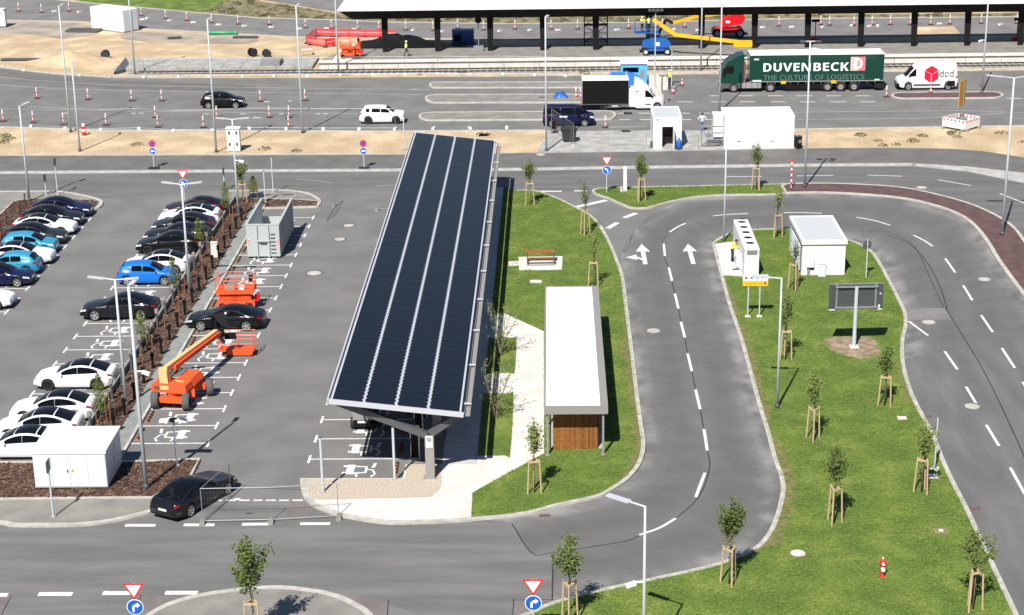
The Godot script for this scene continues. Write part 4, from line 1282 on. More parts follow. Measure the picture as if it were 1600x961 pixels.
func skip_container():
	var t := thing("roll_off_skip", "open grey steel roll-off skip parked across the charging bays", "skip", Vector3(-2.2, 0.0, 10.85), 0.0)
	var w := 2.4
	var L := 7.2
	var h := 2.35
	var y0 := 0.16
	part_box("floor", Vector3(0, y0 + 0.03, -L / 2), Vector3(w - 0.1, 0.06, L - 0.1), "skip_grey", t)
	for s in [-1, 1]:
		var wall := part_box("side_wall", Vector3(s * (w / 2 - 0.03), y0 + h / 2, -L / 2), Vector3(0.06, h, L), "skip_grey", t)
		part_box("top_rail", Vector3(s * (w / 2 - 0.04), y0 + h + 0.04, -L / 2), Vector3(0.16, 0.1, L), "skip_grey", wall)
		for k in 9:
			part_box("stiffener", Vector3(s * (w / 2 + 0.03), y0 + h / 2, -0.5 - k * 0.77), Vector3(0.06, h - 0.1, 0.08), "skip_grey", wall)
		var pl := part_box("info_plate", Vector3(s * (w / 2 + 0.075), y0 + 1.5, -1.7), Vector3(0.02, 0.6, 0.5), "galv", wall)
		part_box("info_print", Vector3(s * (w / 2 + 0.087), y0 + 1.6, -1.7), Vector3(0.006, 0.2, 0.4), "grey_metal", pl)
	var fr := part_box("end_wall", Vector3(0, y0 + h / 2, -0.03), Vector3(w - 0.122, h, 0.06), "skip_grey", t)
	part_box("end_wall", Vector3(0, y0 + 0.5, -L + 0.03), Vector3(w - 0.122, 1.0, 0.06), "skip_grey", t)
	part_box("top_rail", Vector3(0, y0 + h + 0.04, -0.05), Vector3(w - 0.165, 0.1, 0.14), "skip_grey", fr)
	for s in [-1, 1]:
		part_box("guide_post", Vector3(s * 0.42, y0 + h / 2 + 0.0, 0.06), Vector3(0.09, h + 0.1, 0.12), "skip_grey", fr)
		part_box("runner", Vector3(s * 0.5, 0.1, -L / 2), Vector3(0.12, 0.18, L), "black_paint", t)
		var pl := part_box("stripe_plate", Vector3(s * (w / 2 - 0.13), y0 + 1.05, 0.008), Vector3(0.2, 0.5, 0.014), "white", fr)
		for k in 3:
			var st := S()
			box(st, Vector3(s * (w / 2 - 0.13), y0 + 0.9 + k * 0.16, 0.018), Vector3(0.21, 0.07, 0.006), Basis(Vector3(0, 0, 1), 0.6 * s))
			obj("stripe", st, M.red, pl)
	part_box("hook_bar", Vector3(0, y0 + 1.2, 0.1), Vector3(1.0, 0.1, 0.1), "skip_grey", fr)
	part_box("hook_plate", Vector3(0, y0 + 1.08, 0.1), Vector3(0.5, 0.14, 0.06), "steel_dark", fr)
	for k in 6:
		part_box("rung", Vector3(0.72, y0 + 0.3 + k * 0.28, 0.05), Vector3(0.36, 0.03, 0.06), "steel_dark", fr)


# ---------- cars ----------
# every kind: side outline (x forward, y up), belt line, sizes, glass spans
var kinds := {
	"fastback": {"L": 4.72, "W": 1.90, "wb": 2.88, "cx": 0.02, "wr": 0.345, "belt": [1.3, 0.90, -2.1, 1.07],
		"top": [2.36, 0.56, 2.30, 0.70, 2.1, 0.80, 1.7, 0.90, 1.15, 1.01, 0.95, 1.07, 0.45, 1.33, 0.0, 1.49, -0.4, 1.54, -0.9, 1.50, -1.5, 1.31, -1.95, 1.13, -2.2, 1.06, -2.3, 0.98, -2.36, 0.80],
		"side": [[0.66, -0.30], [-0.315, -1.52]], "screen": [0.98, 0.18], "rear": [-1.05, -1.95], "roof": [0.14, -1.0], "dark_roof": true},
	"long_fastback": {"L": 4.96, "W": 1.94, "wb": 2.96, "cx": 0.0, "wr": 0.35, "belt": [1.3, 0.88, -2.2, 1.02],
		"top": [2.48, 0.50, 2.42, 0.64, 2.2, 0.75, 1.7, 0.86, 1.1, 0.96, 0.92, 1.0, 0.4, 1.24, -0.05, 1.40, -0.5, 1.44, -1.0, 1.39, -1.6, 1.20, -2.05, 1.06, -2.3, 1.01, -2.42, 0.94, -2.48, 0.75],
		"side": [[0.62, -0.34], [-0.355, -1.6]], "screen": [0.96, 0.1], "rear": [-1.15, -2.05], "roof": [0.05, -1.1], "dark_roof": true},
	"hatchback": {"L": 4.10, "W": 1.76, "wb": 2.59, "cx": 0.02, "wr": 0.33, "belt": [1.2, 0.95, -1.8, 1.06],
		"top": [2.05, 0.55, 2.0, 0.74, 1.75, 0.90, 1.4, 1.0, 1.1, 1.06, 0.7, 1.29, 0.3, 1.47, -0.2, 1.55, -0.9, 1.53, -1.4, 1.46, -1.65, 1.36, -1.85, 1.10, -1.97, 0.96, -2.05, 0.70],
		"side": [[0.72, -0.14], [-0.2, -0.92]], "screen": [1.12, 0.36], "rear": [-1.5, -1.84], "roof": [], "dark_roof": false},
	"suv": {"L": 4.34, "W": 1.82, "wb": 2.67, "cx": 0.05, "wr": 0.36, "belt": [1.2, 1.06, -2.0, 1.16],
		"top": [2.17, 0.66, 2.12, 0.90, 1.95, 1.02, 1.5, 1.10, 1.1, 1.15, 0.75, 1.40, 0.4, 1.60, 0.0, 1.67, -0.8, 1.68, -1.5, 1.63, -1.8, 1.52, -1.98, 1.18, -2.1, 1.0, -2.17, 0.72],
		"side": [[0.74, -0.06], [-0.12, -0.95], [-1.15, -1.5]], "screen": [1.13, 0.42], "rear": [-1.7, -1.95], "roof": [], "dark_roof": false},
	"minibus": {"L": 4.95, "W": 1.92, "wb": 3.1, "cx": -0.05, "wr": 0.34, "belt": [1.4, 1.10, -2.4, 1.16],
		"top": [2.47, 0.56, 2.42, 0.86, 2.25, 1.02, 1.95, 1.12, 1.75, 1.20, 1.35, 1.58, 1.0, 1.86, 0.6, 1.95, -1.2, 1.96, -2.1, 1.94, -2.3, 1.86, -2.41, 1.3, -2.47, 0.7],
		"side": [[1.42, 0.62], [0.54, -0.72], [-0.82, -2.12]], "screen": [1.80, 1.05], "rear": [-2.27, -2.42], "roof": [], "dark_roof": false},
	"panel_van": {"L": 6.1, "W": 2.05, "wb": 4.03, "cx": -0.05, "wr": 0.36, "belt": [1.9, 1.22, -3.0, 1.30],
		"top": [3.05, 0.62, 3.0, 0.92, 2.8, 1.08, 2.4, 1.2, 2.2, 1.28, 1.75, 1.76, 1.4, 2.12, 1.0, 2.38, 0.5, 2.50, -1.2, 2.53, -2.6, 2.50, -2.85, 2.42, -2.97, 1.8, -3.05, 0.75],
		"side": [[1.98, 1.22]], "screen": [2.25, 1.45], "rear": [], "roof": [], "dark_roof": false},
	"cab": {"L": 2.9, "W": 2.04, "wb": 4.3, "cx": -1.3, "wr": 0.36, "belt": [1.0, 1.22, -1.4, 1.26],
		"top": [1.45, 0.62, 1.40, 0.95, 1.2, 1.12, 0.85, 1.24, 0.65, 1.32, 0.25, 1.75, -0.1, 2.12, -0.4, 2.22, -1.0, 2.24, -1.4, 2.22, -1.45, 2.2],
		"side": [[0.52, -0.35]], "screen": [0.68, -0.05], "rear": [], "roof": [], "dark_roof": false},
}


func at_x(a: Array, x: float) -> float:
	# x falls along the list
	var n := a.size() / 2
	if x >= a[0]: return a[1]
	if x <= a[(n - 1) * 2]: return a[(n - 1) * 2 + 1]
	for i in n - 1:
		var xa: float = a[i * 2]
		var xb: float = a[i * 2 + 2]
		if x <= xa and x >= xb:
			var ip := maxi(i - 1, 0)
			var iq := mini(i + 2, n - 1)
			var ya: float = a[i * 2 + 1]
			var yb: float = a[i * 2 + 3]
			var w := (xa - x) / (xa - xb)
			var v := cubic_interpolate_in_time(ya, yb, a[ip * 2 + 1], a[iq * 2 + 1], w, xa - xb, minf(xa - a[ip * 2], -0.0001) if ip != i else -(xa - xb), maxf(xa - a[iq * 2], xa - xb + 0.0001))
			return clampf(v, minf(ya, yb) - 0.01, maxf(ya, yb) + 0.01)
	return a[1]


func half(c: Dictionary, x: float) -> Array:
	var t := at_x(c.top, x)
	var e: float = absf(x) / (c.L / 2)
	var k := smoothstep(0.70, 1.0, e)
	var hw: float = c.W / 2 * (1 - 0.17 * k * k)
	var bl: float = lerpf(c.belt[1], c.belt[3], clampf((c.belt[0] - x) / (c.belt[0] - c.belt[2]), 0, 1))
	var b := minf(bl, t - 0.06)
	var ys := 0.21 + 0.09 * k
	for s in [-1, 1]:
		var d: float = x - (c.cx + s * c.wb / 2)
		var R: float = c.wr + 0.055
		if absf(d) < R: ys = maxf(ys, c.wr + sqrt(R * R - d * d))
	ys = minf(ys, b - 0.1)
	var m := clampf((t - b) / 0.42, 0, 1)
	var rw := lerpf(hw - 0.20, (hw - 0.08) * 0.80, m)
	if c.L > 5.5 or c.L < 3: rw = lerpf(hw - 0.2, hw - 0.17, m)
	var r := [Vector2(hw - 0.07, ys), Vector2(hw - 0.012, lerpf(ys, b, 0.14)), Vector2(hw, lerpf(ys, b, 0.5)), Vector2(hw - 0.018, lerpf(ys, b, 0.86)), Vector2(hw - 0.075, b)]
	var re := Vector2(rw, t - 0.045 - 0.03 * m)
	r.append(r[4].lerp(re, 0.5) + Vector2(0.02 * m, 0.01))
	r.append(re)
	r.append(Vector2(rw * 0.6, t - 0.012))
	r.append(Vector2(0, t))
	return r


func car_meshes(kind: String) -> Dictionary:
	if meshes.has(kind): return meshes[kind]
	var c: Dictionary = kinds[kind]
	var out := {}
	var xs := []
	var N := 52
	for i in N + 1:
		xs.append(c.L / 2 * cos(PI * i / N) * 0.35 + (c.L / 2 - c.L * i / N) * 0.65)
	for s in [-1, 1]:
		for e in [-1, 1]:
			for d in [0.0, 0.02]: xs.append(c.cx + s * c.wb / 2 + e * (c.wr + 0.055 + d))
	xs.sort()
	xs.reverse()
	var st := S(true)
	var prev := []
	for x in xs:
		var h := half(c, x)
		var ring := []
		for i in h.size(): ring.append(Vector3(x, h[i].y, h[i].x))
		for i in range(h.size() - 2, -1, -1): ring.append(Vector3(x, h[i].y, -h[i].x))
		if prev:
			for i in ring.size() - 1: quad(st, prev[i], prev[i + 1], ring[i + 1], ring[i])
		else:
			for i in range(1, ring.size() - 1): tri(st, ring[0], ring[i + 1], ring[i])
		prev = ring
	for i in range(1, prev.size() - 1): tri(st, prev[0], prev[i], prev[i + 1])
	st.generate_normals()
	out.body = st.commit()
	st = S()
	box(st, Vector3(0, 0.36, 0), Vector3(c.L - 0.5, 0.3, c.W - 0.34))
	for s in [-1, 1]: box(st, Vector3(c.cx + s * c.wb / 2, 0.52, 0), Vector3(c.wr * 2.2, 0.42, c.W - 0.4))
	st.generate_normals()
	out.under = st.commit()
	out.side = []
	for span in c.side:
		for s in [-1, 1]:
			st = S(true)
			var pv := []
			for i in 13:
				var x := lerpf(span[0], span[1], i / 12.0)
				var h := half(c, x)
				var a: Vector2 = h[4]
				var m: Vector2 = h[5]
				var e: Vector2 = h[6]
				var hh := clampf((e.y - a.y) / 0.3, 0.02, 1.0)
				var lo := a.lerp(m, 0.16) + Vector2(0.008, 0)
				var hi := m.lerp(e, 0.72 * hh) + Vector2(0.009, 0)
				var md := m + Vector2(0.011, 0)
				if hi.y < lo.y + 0.02: hi = lo + Vector2(0, 0.02)
				var r := [Vector3(x, lo.y, lo.x * s), Vector3(x, minf(md.y, hi.y), md.x * s), Vector3(x, hi.y, hi.x * s)]
				if pv:
					for k in 2:
						if s > 0: quad(st, pv[k], pv[k + 1], r[k + 1], r[k])
						else: quad(st, pv[k], r[k], r[k + 1], pv[k + 1])
				pv = r
			st.generate_normals()
			out.side.append(st.commit())
	for key in ["screen", "rear", "roof"]:
		if c[key].is_empty(): continue
		st = S(true)
		var pv := []
		for i in 13:
			var x := lerpf(c[key][0], c[key][1], i / 12.0)
			var h := half(c, x)
			var u := 0.012
			var r := []
			var off := (0.014 if key == "screen" else (-0.014 if key == "rear" else 0.0))
			for z in [1.0, 0.6, 0.0, -0.6, -1.0]:
				var y: float = h[8].y if z == 0 else (h[7].y if absf(z) < 0.8 else lerpf(h[7].y, h[6].y, 0.8))
				var w: float = 0.0 if z == 0 else (h[7].x if absf(z) < 0.8 else lerpf(h[7].x, h[6].x, 0.8))
				r.append(Vector3(x + off, y + u, w * signf(z)))
			if pv:
				for k in 4: quad(st, pv[k], pv[k + 1], r[k + 1], r[k])
			pv = r
		st.generate_normals()
		out[key] = st.commit()
	# lamps follow the body
	for e in [["head", 1], ["tail", -1]]:
		for s in [-1, 1]:
			st = S(true)
			var pv := []
			for i in 6:
				var x: float = e[1] * (c.L / 2 - 0.05 - i * (0.085 if e[0] == "head" else 0.05))
				var h := half(c, x)
				var lo: Vector2 = h[3].lerp(h[2], 0.25 if e[0] == "head" else 0.1) + Vector2(0.012, 0)
				var hi: Vector2 = h[4].lerp(h[3], 0.15 + i * 0.05) + Vector2(0.012, 0.006)
				var r := [Vector3(x + 0.012 * e[1], lo.y, lo.x * s), Vector3(x + 0.012 * e[1], hi.y, hi.x * s)]
				if pv:
					if s * e[1] > 0: quad(st, pv[0], pv[1], r[1], r[0])
					else: quad(st, pv[0], r[0], r[1], pv[1])
				pv = r
			st.generate_normals()
			out["%s%d" % [e[0], s]] = st.commit()
	st = S(true)
	var w := 0.225
	lathe(st, [Vector2(c.wr * 0.70, -w / 2), Vector2(c.wr * 0.94, -w / 2), Vector2(c.wr, -w / 2 + 0.03), Vector2(c.wr, w / 2 - 0.03), Vector2(c.wr * 0.94, w / 2), Vector2(c.wr * 0.70, w / 2), Vector2(c.wr * 0.68, w / 2 - 0.05), Vector2(0, w / 2 - 0.06)], 20)
	st.generate_normals()
	out.tyre = st.commit()
	st = S()
	lathe(st, [Vector2(c.wr * 0.70, w / 2 - 0.03), Vector2(c.wr * 0.70, w / 2 + 0.004), Vector2(c.wr * 0.60, w / 2 - 0.006), Vector2(c.wr * 0.58, w / 2 - 0.04)], 20)
	lathe(st, [Vector2(c.wr * 0.2, w / 2 - 0.04), Vector2(c.wr * 0.18, w / 2 - 0.0), Vector2(0, w / 2)], 10)
	for k in 5:
		box(st, Vector3(cos(k * TAU / 5), 0, sin(k * TAU / 5)) * c.wr * 0.39 + Vector3(0, w / 2 - 0.02, 0), Vector3(c.wr * 0.46, 0.03, c.wr * 0.2), Basis(Vector3.UP, -k * TAU / 5))
	st.generate_normals()
	out.rim = st.commit()
	st = S(true)
	lathe(st, [Vector2(0, -0.09), Vector2(0.05, -0.075), Vector2(0.07, 0), Vector2(0.05, 0.075), Vector2(0, 0.09)], 8)
	st.generate_normals()
	out.mirror = st.commit()
	st = S()
	box(st, Vector3.ZERO, Vector3(0.02, 0.11, 0.5))
	st.generate_normals()
	out.plate = st.commit()
	st = S()
	box(st, Vector3.ZERO, Vector3(0.2, 0.025, 0.02))
	st.generate_normals()
	out.handle = st.commit()
	meshes[kind] = out
	return out


func car(kind: String, colour: String, at: Vector2, turn: float, label: String, called := "parked_car", group := "", opts := {}) -> Node3D:
	var c: Dictionary = kinds[kind]
	var q := car_meshes(kind)
	var t := thing(called, label, opts.get("category", "car"), v3(at), turn, group)
	car_parts(t, c, q, colour, opts)
	return t


func car_parts(t: Node3D, c: Dictionary, q: Dictionary, colour: String, opts: Dictionary):
	put("body", q.body, M[colour], t)
	put("underbody", q.under, M.under, t)
	for m in q.side: put("side_window", m, M.glass, t)
	if q.has("screen"): put("windscreen", q.screen, M.glass, t)
	if q.has("rear"): put("rear_window", q.rear, M.glass, t)
	if q.has("roof") and c.dark_roof: put("glass_roof", q.roof, M.glass, t)
	for s in [-1, 1]:
		put("headlight", q["head%d" % s], M.lamp_lens, t)
		if not opts.get("no_tail", false): put("tail_light", q["tail%d" % s], M.tail_lens, t)
		var mr := put("mirror", q.mirror, M[opts.get("mirror", colour)], t)
		var mx: float = c.screen[0] - 0.35
		var hm := half(c, mx)
		mr.position = Vector3(mx, hm[4].y + 0.06, s * (hm[4].x + 0.10))
		mr.rotation.x = PI / 2
		for e in [-1, 1]:
			if e < 0 and opts.get("front_only", false): continue
			var w := put("wheel", q.tyre, M.rubber, t)
			w.position = Vector3(c.cx + e * c.wb / 2, c.wr, s * (c.W / 2 - 0.13))
			w.rotation.x = s * PI / 2
			w.rotation.y = rng.randf() * 0.01
			put("rim", q.rim, M[opts.get("rim", "alloy")], w)
	for span in c.side:
		if c.side.find(span) > 1: continue
		for s in [-1, 1]:
			var hx: float = span[1] + 0.18
			var hh := half(c, hx)
			var o := put("door_handle", q.handle, M[colour], t)
			o.position = Vector3(hx, hh[3].y - 0.02, s * (hh[3].x + 0.015))
	for e in [-1, 1]:
		if e < 0 and opts.get("no_tail", false): continue
		var o := put("number_plate", q.plate, M.white, t)
		o.position = Vector3(e * (c.L / 2 + 0.006), 0.52 if e > 0 else 0.62, 0)


func build_vehicles():
	var g1 := "cars parked nose out against the planting strip"
	var g2 := "cars parked facing the aisle along the outer bed"
	var white_tesla := {"rim": "dark_alloy"}
	var X := -9.45
	# row against the planting strip, from the far end on
	car("long_fastback", "car_maroon", Vector2(X, -1.25), PI, "dark maroon saloon at the far end of the row by the planting strip", "parked_car", g1)
	car("fastback", "car_white", Vector2(X, 1.25), PI, "white saloon with black roof between the maroon car and a dark grey car", "parked_car", g1, white_tesla)
	car("fastback", "car_grey", Vector2(X, 3.75), PI, "dark grey saloon between a white saloon and a black one", "parked_car", g1)
	car("long_fastback", "car_black", Vector2(X, 6.25), PI, "black saloon between the dark grey saloon and the glossy black crossover", "parked_car", g1)
	car("fastback", "car_black", Vector2(X - 0.05, 8.75), PI, "glossy black car with black wheels beside an empty bay", "parked_car", g1, white_tesla)
	car("fastback", "car_white", Vector2(X + 0.1, 13.75), PI, "white car with black roof beside the bright blue hatchback", "parked_car", g1, white_tesla)
	car("hatchback", "car_blue", Vector2(X - 0.05, 16.25), 0, "bright blue hatchback parked nose in by the planting strip", "parked_car", g1)
	var tall := car("long_fastback", "car_dark", Vector2(X - 0.25, 23.6), PI, "blue-black saloon with silver wheels alone beside empty charging bays", "parked_car", g1)
	tall.scale = Vector3(1.02, 1.12, 1.0)
	car("fastback", "car_white", Vector2(X, 36.1), PI, "white car with black glass roof and black wheels beside empty bays", "parked_car", g1, white_tesla)
	car("fastback", "car_white", Vector2(X, 41.1), PI, "white car with black roof, farthest from the cabinet of the three parked together", "parked_car", g1, white_tesla)
	car("fastback", "car_white", Vector2(X - 0.1, 43.75), PI, "white car with black roof, middle of the three beside the transformer cabinet", "parked_car", g1, white_tesla)
	car("fastback", "car_white", Vector2(X - 0.35, 46.35), PI, "white car half hidden behind the transformer cabinet", "parked_car", g1, white_tesla)
	# outer row
	var Y := -20.1
	car("fastback", "car_navy", Vector2(Y, -1.25), 0, "deep blue car at the far end of the outer row", "parked_car", g2)
	car("fastback", "car_dark", Vector2(Y - 0.1, 1.25), 0, "black-grey car beside the deep blue car in the outer row", "parked_car", g2)
	car("fastback", "car_white", Vector2(Y, 3.75), 0, "white car with black roof between two dark cars in the outer row", "parked_car", g2, white_tesla)
	car("fastback", "car_grey", Vector2(Y - 0.1, 6.25), 0, "charcoal car between a white car and a turquoise hatchback", "parked_car", g2)
	car("hatchback", "car_teal", Vector2(Y + 0.2, 8.75), 0, "turquoise hatchback parked facing the aisle beside the charcoal car", "parked_car", g2)
	car("fastback", "car_white", Vector2(Y + 0.3, 11.25), 0, "white car with black roof between two turquoise hatchbacks", "parked_car", g2, white_tesla)
	car("hatchback", "car_teal", Vector2(Y + 0.3, 13.75), PI, "turquoise hatchback parked tail to the aisle", "parked_car", g2)
	car("fastback", "car_navy", Vector2(Y + 0.2, 16.3), 0, "dark blue car with grey wheels beside an empty bay in the outer row", "parked_car", g2)
	car("fastback", "car_white", Vector2(Y + 0.25, 21.25), 0, "white car parked alone at the end of the outer row", "parked_car", g2, white_tesla)
	# black car with open door in the charging bays
	var s := car("long_fastback", "car_black", Vector2(-2.35, 25.75), PI - 0.03, "black saloon with its driver door open across from the boom lift")
	open_door(s)
	# dark saloon at the gate
	car("long_fastback", "car_dark", Vector2(0.72, 52.55), deg_to_rad(62), "dark grey saloon driving in past the mesh gate by the mulch bed", "car")
	# far road
	var far_car := car("hatchback", "car_black", Vector2(-14.32, -41.27), 0.0, "small black hatchback driving on the far service road", "car")
	far_car.scale = Vector3(1.06, 1.0, 1.0)
	car("suv", "car_white", Vector2(2.45, -33.55), 0.0, "dusty white off-road car on the service road by the sand strip", "car", "", {"rim": "dark_alloy"})
	var v := car("minibus", "van_navy", Vector2(20.35, -31.75), 0.0, "dark blue minibus van parked beside the wheelie bin", "van", "", {"category": "van"})
	var st := S()
	box(st, Vector3(-0.5, 0.98, 0.965), Vector3(0.75, 0.13, 0.012))
	obj("door_sticker", st, M.white, v)
	parcel_van()
	box_truck()
	semi_truck()


func open_door(t: Node3D):
	# the near side of a car turned round is its -z side
	var c: Dictionary = kinds["long_fastback"]
	var st := S(true)
	var pv := []
	for i in 9:
		var x := lerpf(0.72, -0.3, i / 8.0)
		var h := half(c, x)
		var r := [Vector3(x, 0.34, -h[2].x - 0.012), Vector3(x, h[3].y, -h[3].x - 0.012), Vector3(x, h[5].y + 0.1, -h[5].x - 0.012)]
		if pv:
			for k in 2: quad(st, pv[k], r[k], r[k + 1], pv[k + 1])
		pv = r
	obj("door_opening", st, M.under, t)
	var d := Node3D.new()
	d.name = "open_door"
	t.add_child(d, true)
	d.position = Vector3(0.74, 0, -0.95)
	d.rotation.y = -deg_to_rad(62)
	part_box("door_panel", Vector3(-0.5, 0.62, 0), Vector3(1.0, 0.62, 0.09), "car_black", d)
	st = S()
	extrude(st, V2([0.0, 0.93, -1.0, 0.98, -0.98, 1.25, -0.55, 1.22]), -0.012, 0.012)
	obj("door_glass", st, M.glass, d)
	part_box("door_trim", Vector3(-0.5, 0.60, 0.05), Vector3(0.9, 0.5, 0.02), "steel_dark", d)
	part_box("front_seat", Vector3(0.05, 0.72, -0.62), Vector3(0.45, 0.16, 0.5), "white", t)
	part_box("seat_back", Vector3(-0.18, 1.0, -0.62), Vector3(0.14, 0.5, 0.5), "cool_white", t)


func text(s: String, h: float, depth: float, weight := 400, font := "Droid Sans") -> TextMesh:
	var f := SystemFont.new()
	f.font_names = PackedStringArray([font])
	f.font_weight = weight
	var m := TextMesh.new()
	m.font = f
	m.text = s
	m.font_size = 64
	m.pixel_size = h / 64.0 * 1.37
	m.depth = depth
	m.curve_step = 2.0
	return m


func parcel_van():
	var t := car("panel_van", "car_white", Vector2(57.15, -46.85), PI, "white parcel van with red cube logo behind the green truck", "delivery_van", "", {"category": "van", "mirror": "black_paint"})
	t.scale = Vector3(1.0, 1.1, 1.0)
	# lower black trim
	for s in [-1, 1]:
		part_box("side_trim", Vector3(0.1, 0.5, s * 1.022), Vector3(2.7, 0.14, 0.02), "black_paint", t)
		part_box("rear_trim", Vector3(-2.35, 0.62, s * 1.0), Vector3(0.75, 0.5, 0.05), "black_paint", t)
	part_box("front_bumper", Vector3(2.9, 0.46, 0), Vector3(0.32, 0.4, 1.75), "black_paint", t)
	part_box("rear_bumper", Vector3(-3.02, 0.48, 0), Vector3(0.12, 0.3, 1.8), "black_paint", t)
	# logo: an isometric cube in three red faces with white gaps, on the side turned to the camera
	var L := Node3D.new()
	L.name = "logo"
	t.add_child(L, true)
	L.position = Vector3(-0.3, 1.5, -1.026)
	L.rotation.y = PI
	var r := 0.82
	var hx := r * 0.866
	var faces := [[0, r, hx, r / 2, 0, 0.03, -hx, r / 2], [-hx, r / 2 - 0.06, -0.04, -0.06, -0.04, -r, -hx, -r / 2], [hx, r / 2 - 0.06, hx, -r / 2, 0.04, -r, 0.04, -0.06]]
	for f in faces:
		var st := S()
		extrude(st, V2(f), -0.002, 0.012)
		obj("cube_face", st, M.parcel_red, L)
	for b in [[-hx * 0.95, r * 0.42, -0.02, 0.0], [hx * 0.95, r * 0.42, hx * 0.25, r * 0.06], [0.0, 0.05, 0.0, -r * 0.75]]:
		var st := S()
		bar(st, Vector3(b[0], b[1], 0.012), Vector3(b[2], b[3], 0.012), 0.10, 0.012)
		obj("cube_stripe", st, M.white, L)
	var tm := put("lettering", text("dpd", 0.62, 0.012), M.letter_grey, t)
	tm.position = Vector3(-1.85, 1.55, -1.03)
	tm.rotation.y = PI


func box_truck():
	var t := thing("box_truck", "white box truck with black curtain side and rounded wind deflector", "truck", Vector3(0, 0, 0))
	var n := Vector3(24.9, 0, -38.65)
	t.position = n
	var cab := Node3D.new()
	cab.name = "cab"
	t.add_child(cab, true)
	cab.position = Vector3(3.35, 0, 0)
	car_parts(cab, kinds["cab"], car_meshes("cab"), "car_white", {"front_only": true, "no_tail": true, "mirror": "black_paint"})
	part_box("door_trim", Vector3(-0.05, 0.62, 1.02), Vector3(0.5, 0.1, 0.03), "black_paint", cab)
	# wind deflector
	var st := S(true)
	var pv := []
	for i in 9:
		var a := i / 8.0
		var x := lerpf(0.15, -1.35, a)
		var y := 2.1 + 0.95 * sin(a * PI / 2)
		var w := lerpf(0.72, 1.05, a)
		var rr := [Vector3(x, 1.95, w), Vector3(x, y - 0.12, w), Vector3(x, y, w - 0.2), Vector3(x, y, -w + 0.2), Vector3(x, y - 0.12, -w), Vector3(x, 1.95, -w)]
		if pv:
			for k in 5: quad(st, pv[k], pv[k + 1], rr[k + 1], rr[k])
		pv = rr
	obj("wind_deflector", st, M.car_white, cab)
	# body
	var b := part_box("curtain_side", Vector3(-0.9, 1.87, 1.08), Vector3(4.5, 2.3, 0.05), "black", t)
	part_box("curtain_side", Vector3(-0.9, 1.87, -1.08), Vector3(4.5, 2.3, 0.05), "black", t)
	part_box("box_frame", Vector3(-0.9, 1.87, 0), Vector3(4.52, 2.32, 2.1), "white", t)
	part_box("box_roof", Vector3(-0.9, 3.06, 0), Vector3(4.56, 0.06, 2.22), "white_roof", t)
	part_box("floor_rail", Vector3(-0.9, 0.68, 0), Vector3(4.56, 0.12, 2.2), "steel_dark", t)
	part_box("chassis", Vector3(-0.4, 0.45, 0), Vector3(5.6, 0.24, 0.9), "under", t)
	for s in [-1, 1]:
		part_box("side_guard", Vector3(-0.2, 0.38, s * 1.0), Vector3(1.6, 0.2, 0.05), "steel_dark", t)
		part_box("side_lamp_plate", Vector3(0.05, 0.48, s * 1.03), Vector3(0.6, 0.1, 0.02), "white", t)
		var w := put("wheel", car_meshes("cab").tyre, M.rubber, t)
		w.position = Vector3(-1.05, 0.36, s * 0.95)
		w.rotation.x = s * PI / 2
		put("rim", car_meshes("cab").rim, M.dark_alloy, w)
	part_box("rear_bumper", Vector3(-3.15, 0.45, 0), Vector3(0.1, 0.16, 2.0), "under", t)
	for s in [-1, 1]: part_box("tail_light", Vector3(-3.2, 0.62, s * 0.9), Vector3(0.05, 0.14, 0.3), "tail_lens", t)
	b.set_meta("label", "plain black curtain of the load box")


func big_wheel(parent: Node, p: Vector3, s: int, r := 0.5, w := 0.32, rim := "grey_metal", tyre := "rubber", hub := 0.28):
	var key := "w%.2f_%.2f" % [r, w]
	if not meshes.has(key):
		var st := S(true)
		lathe(st, [Vector2(r * 0.55, -w / 2), Vector2(r * 0.9, -w / 2), Vector2(r, -w / 2 + 0.05), Vector2(r, w / 2 - 0.05), Vector2(r * 0.9, w / 2), Vector2(r * 0.6, w / 2), Vector2(r * 0.56, w / 2 - 0.07), Vector2(0, w / 2 - 0.09)], 22)
		st.generate_normals()
		var a := st.commit()
		st = S()
		lathe(st, [Vector2(r * 0.57, w / 2 - 0.06), Vector2(r * 0.56, w / 2 + 0.005), Vector2(r * 0.48, w / 2 - 0.01), Vector2(r * 0.42, w / 2 - 0.06), Vector2(r * hub, w / 2 - 0.05), Vector2(r * hub * 0.9, w / 2 + 0.01), Vector2(0, w / 2 + 0.015)], 18)
		st.generate_normals()
		meshes[key] = [a, st.commit()]
	var o := put("wheel", meshes[key][0], M[tyre], parent)
	o.position = p
	o.rotation.x = s * PI / 2
	put("rim", meshes[key][1], M[rim], o)


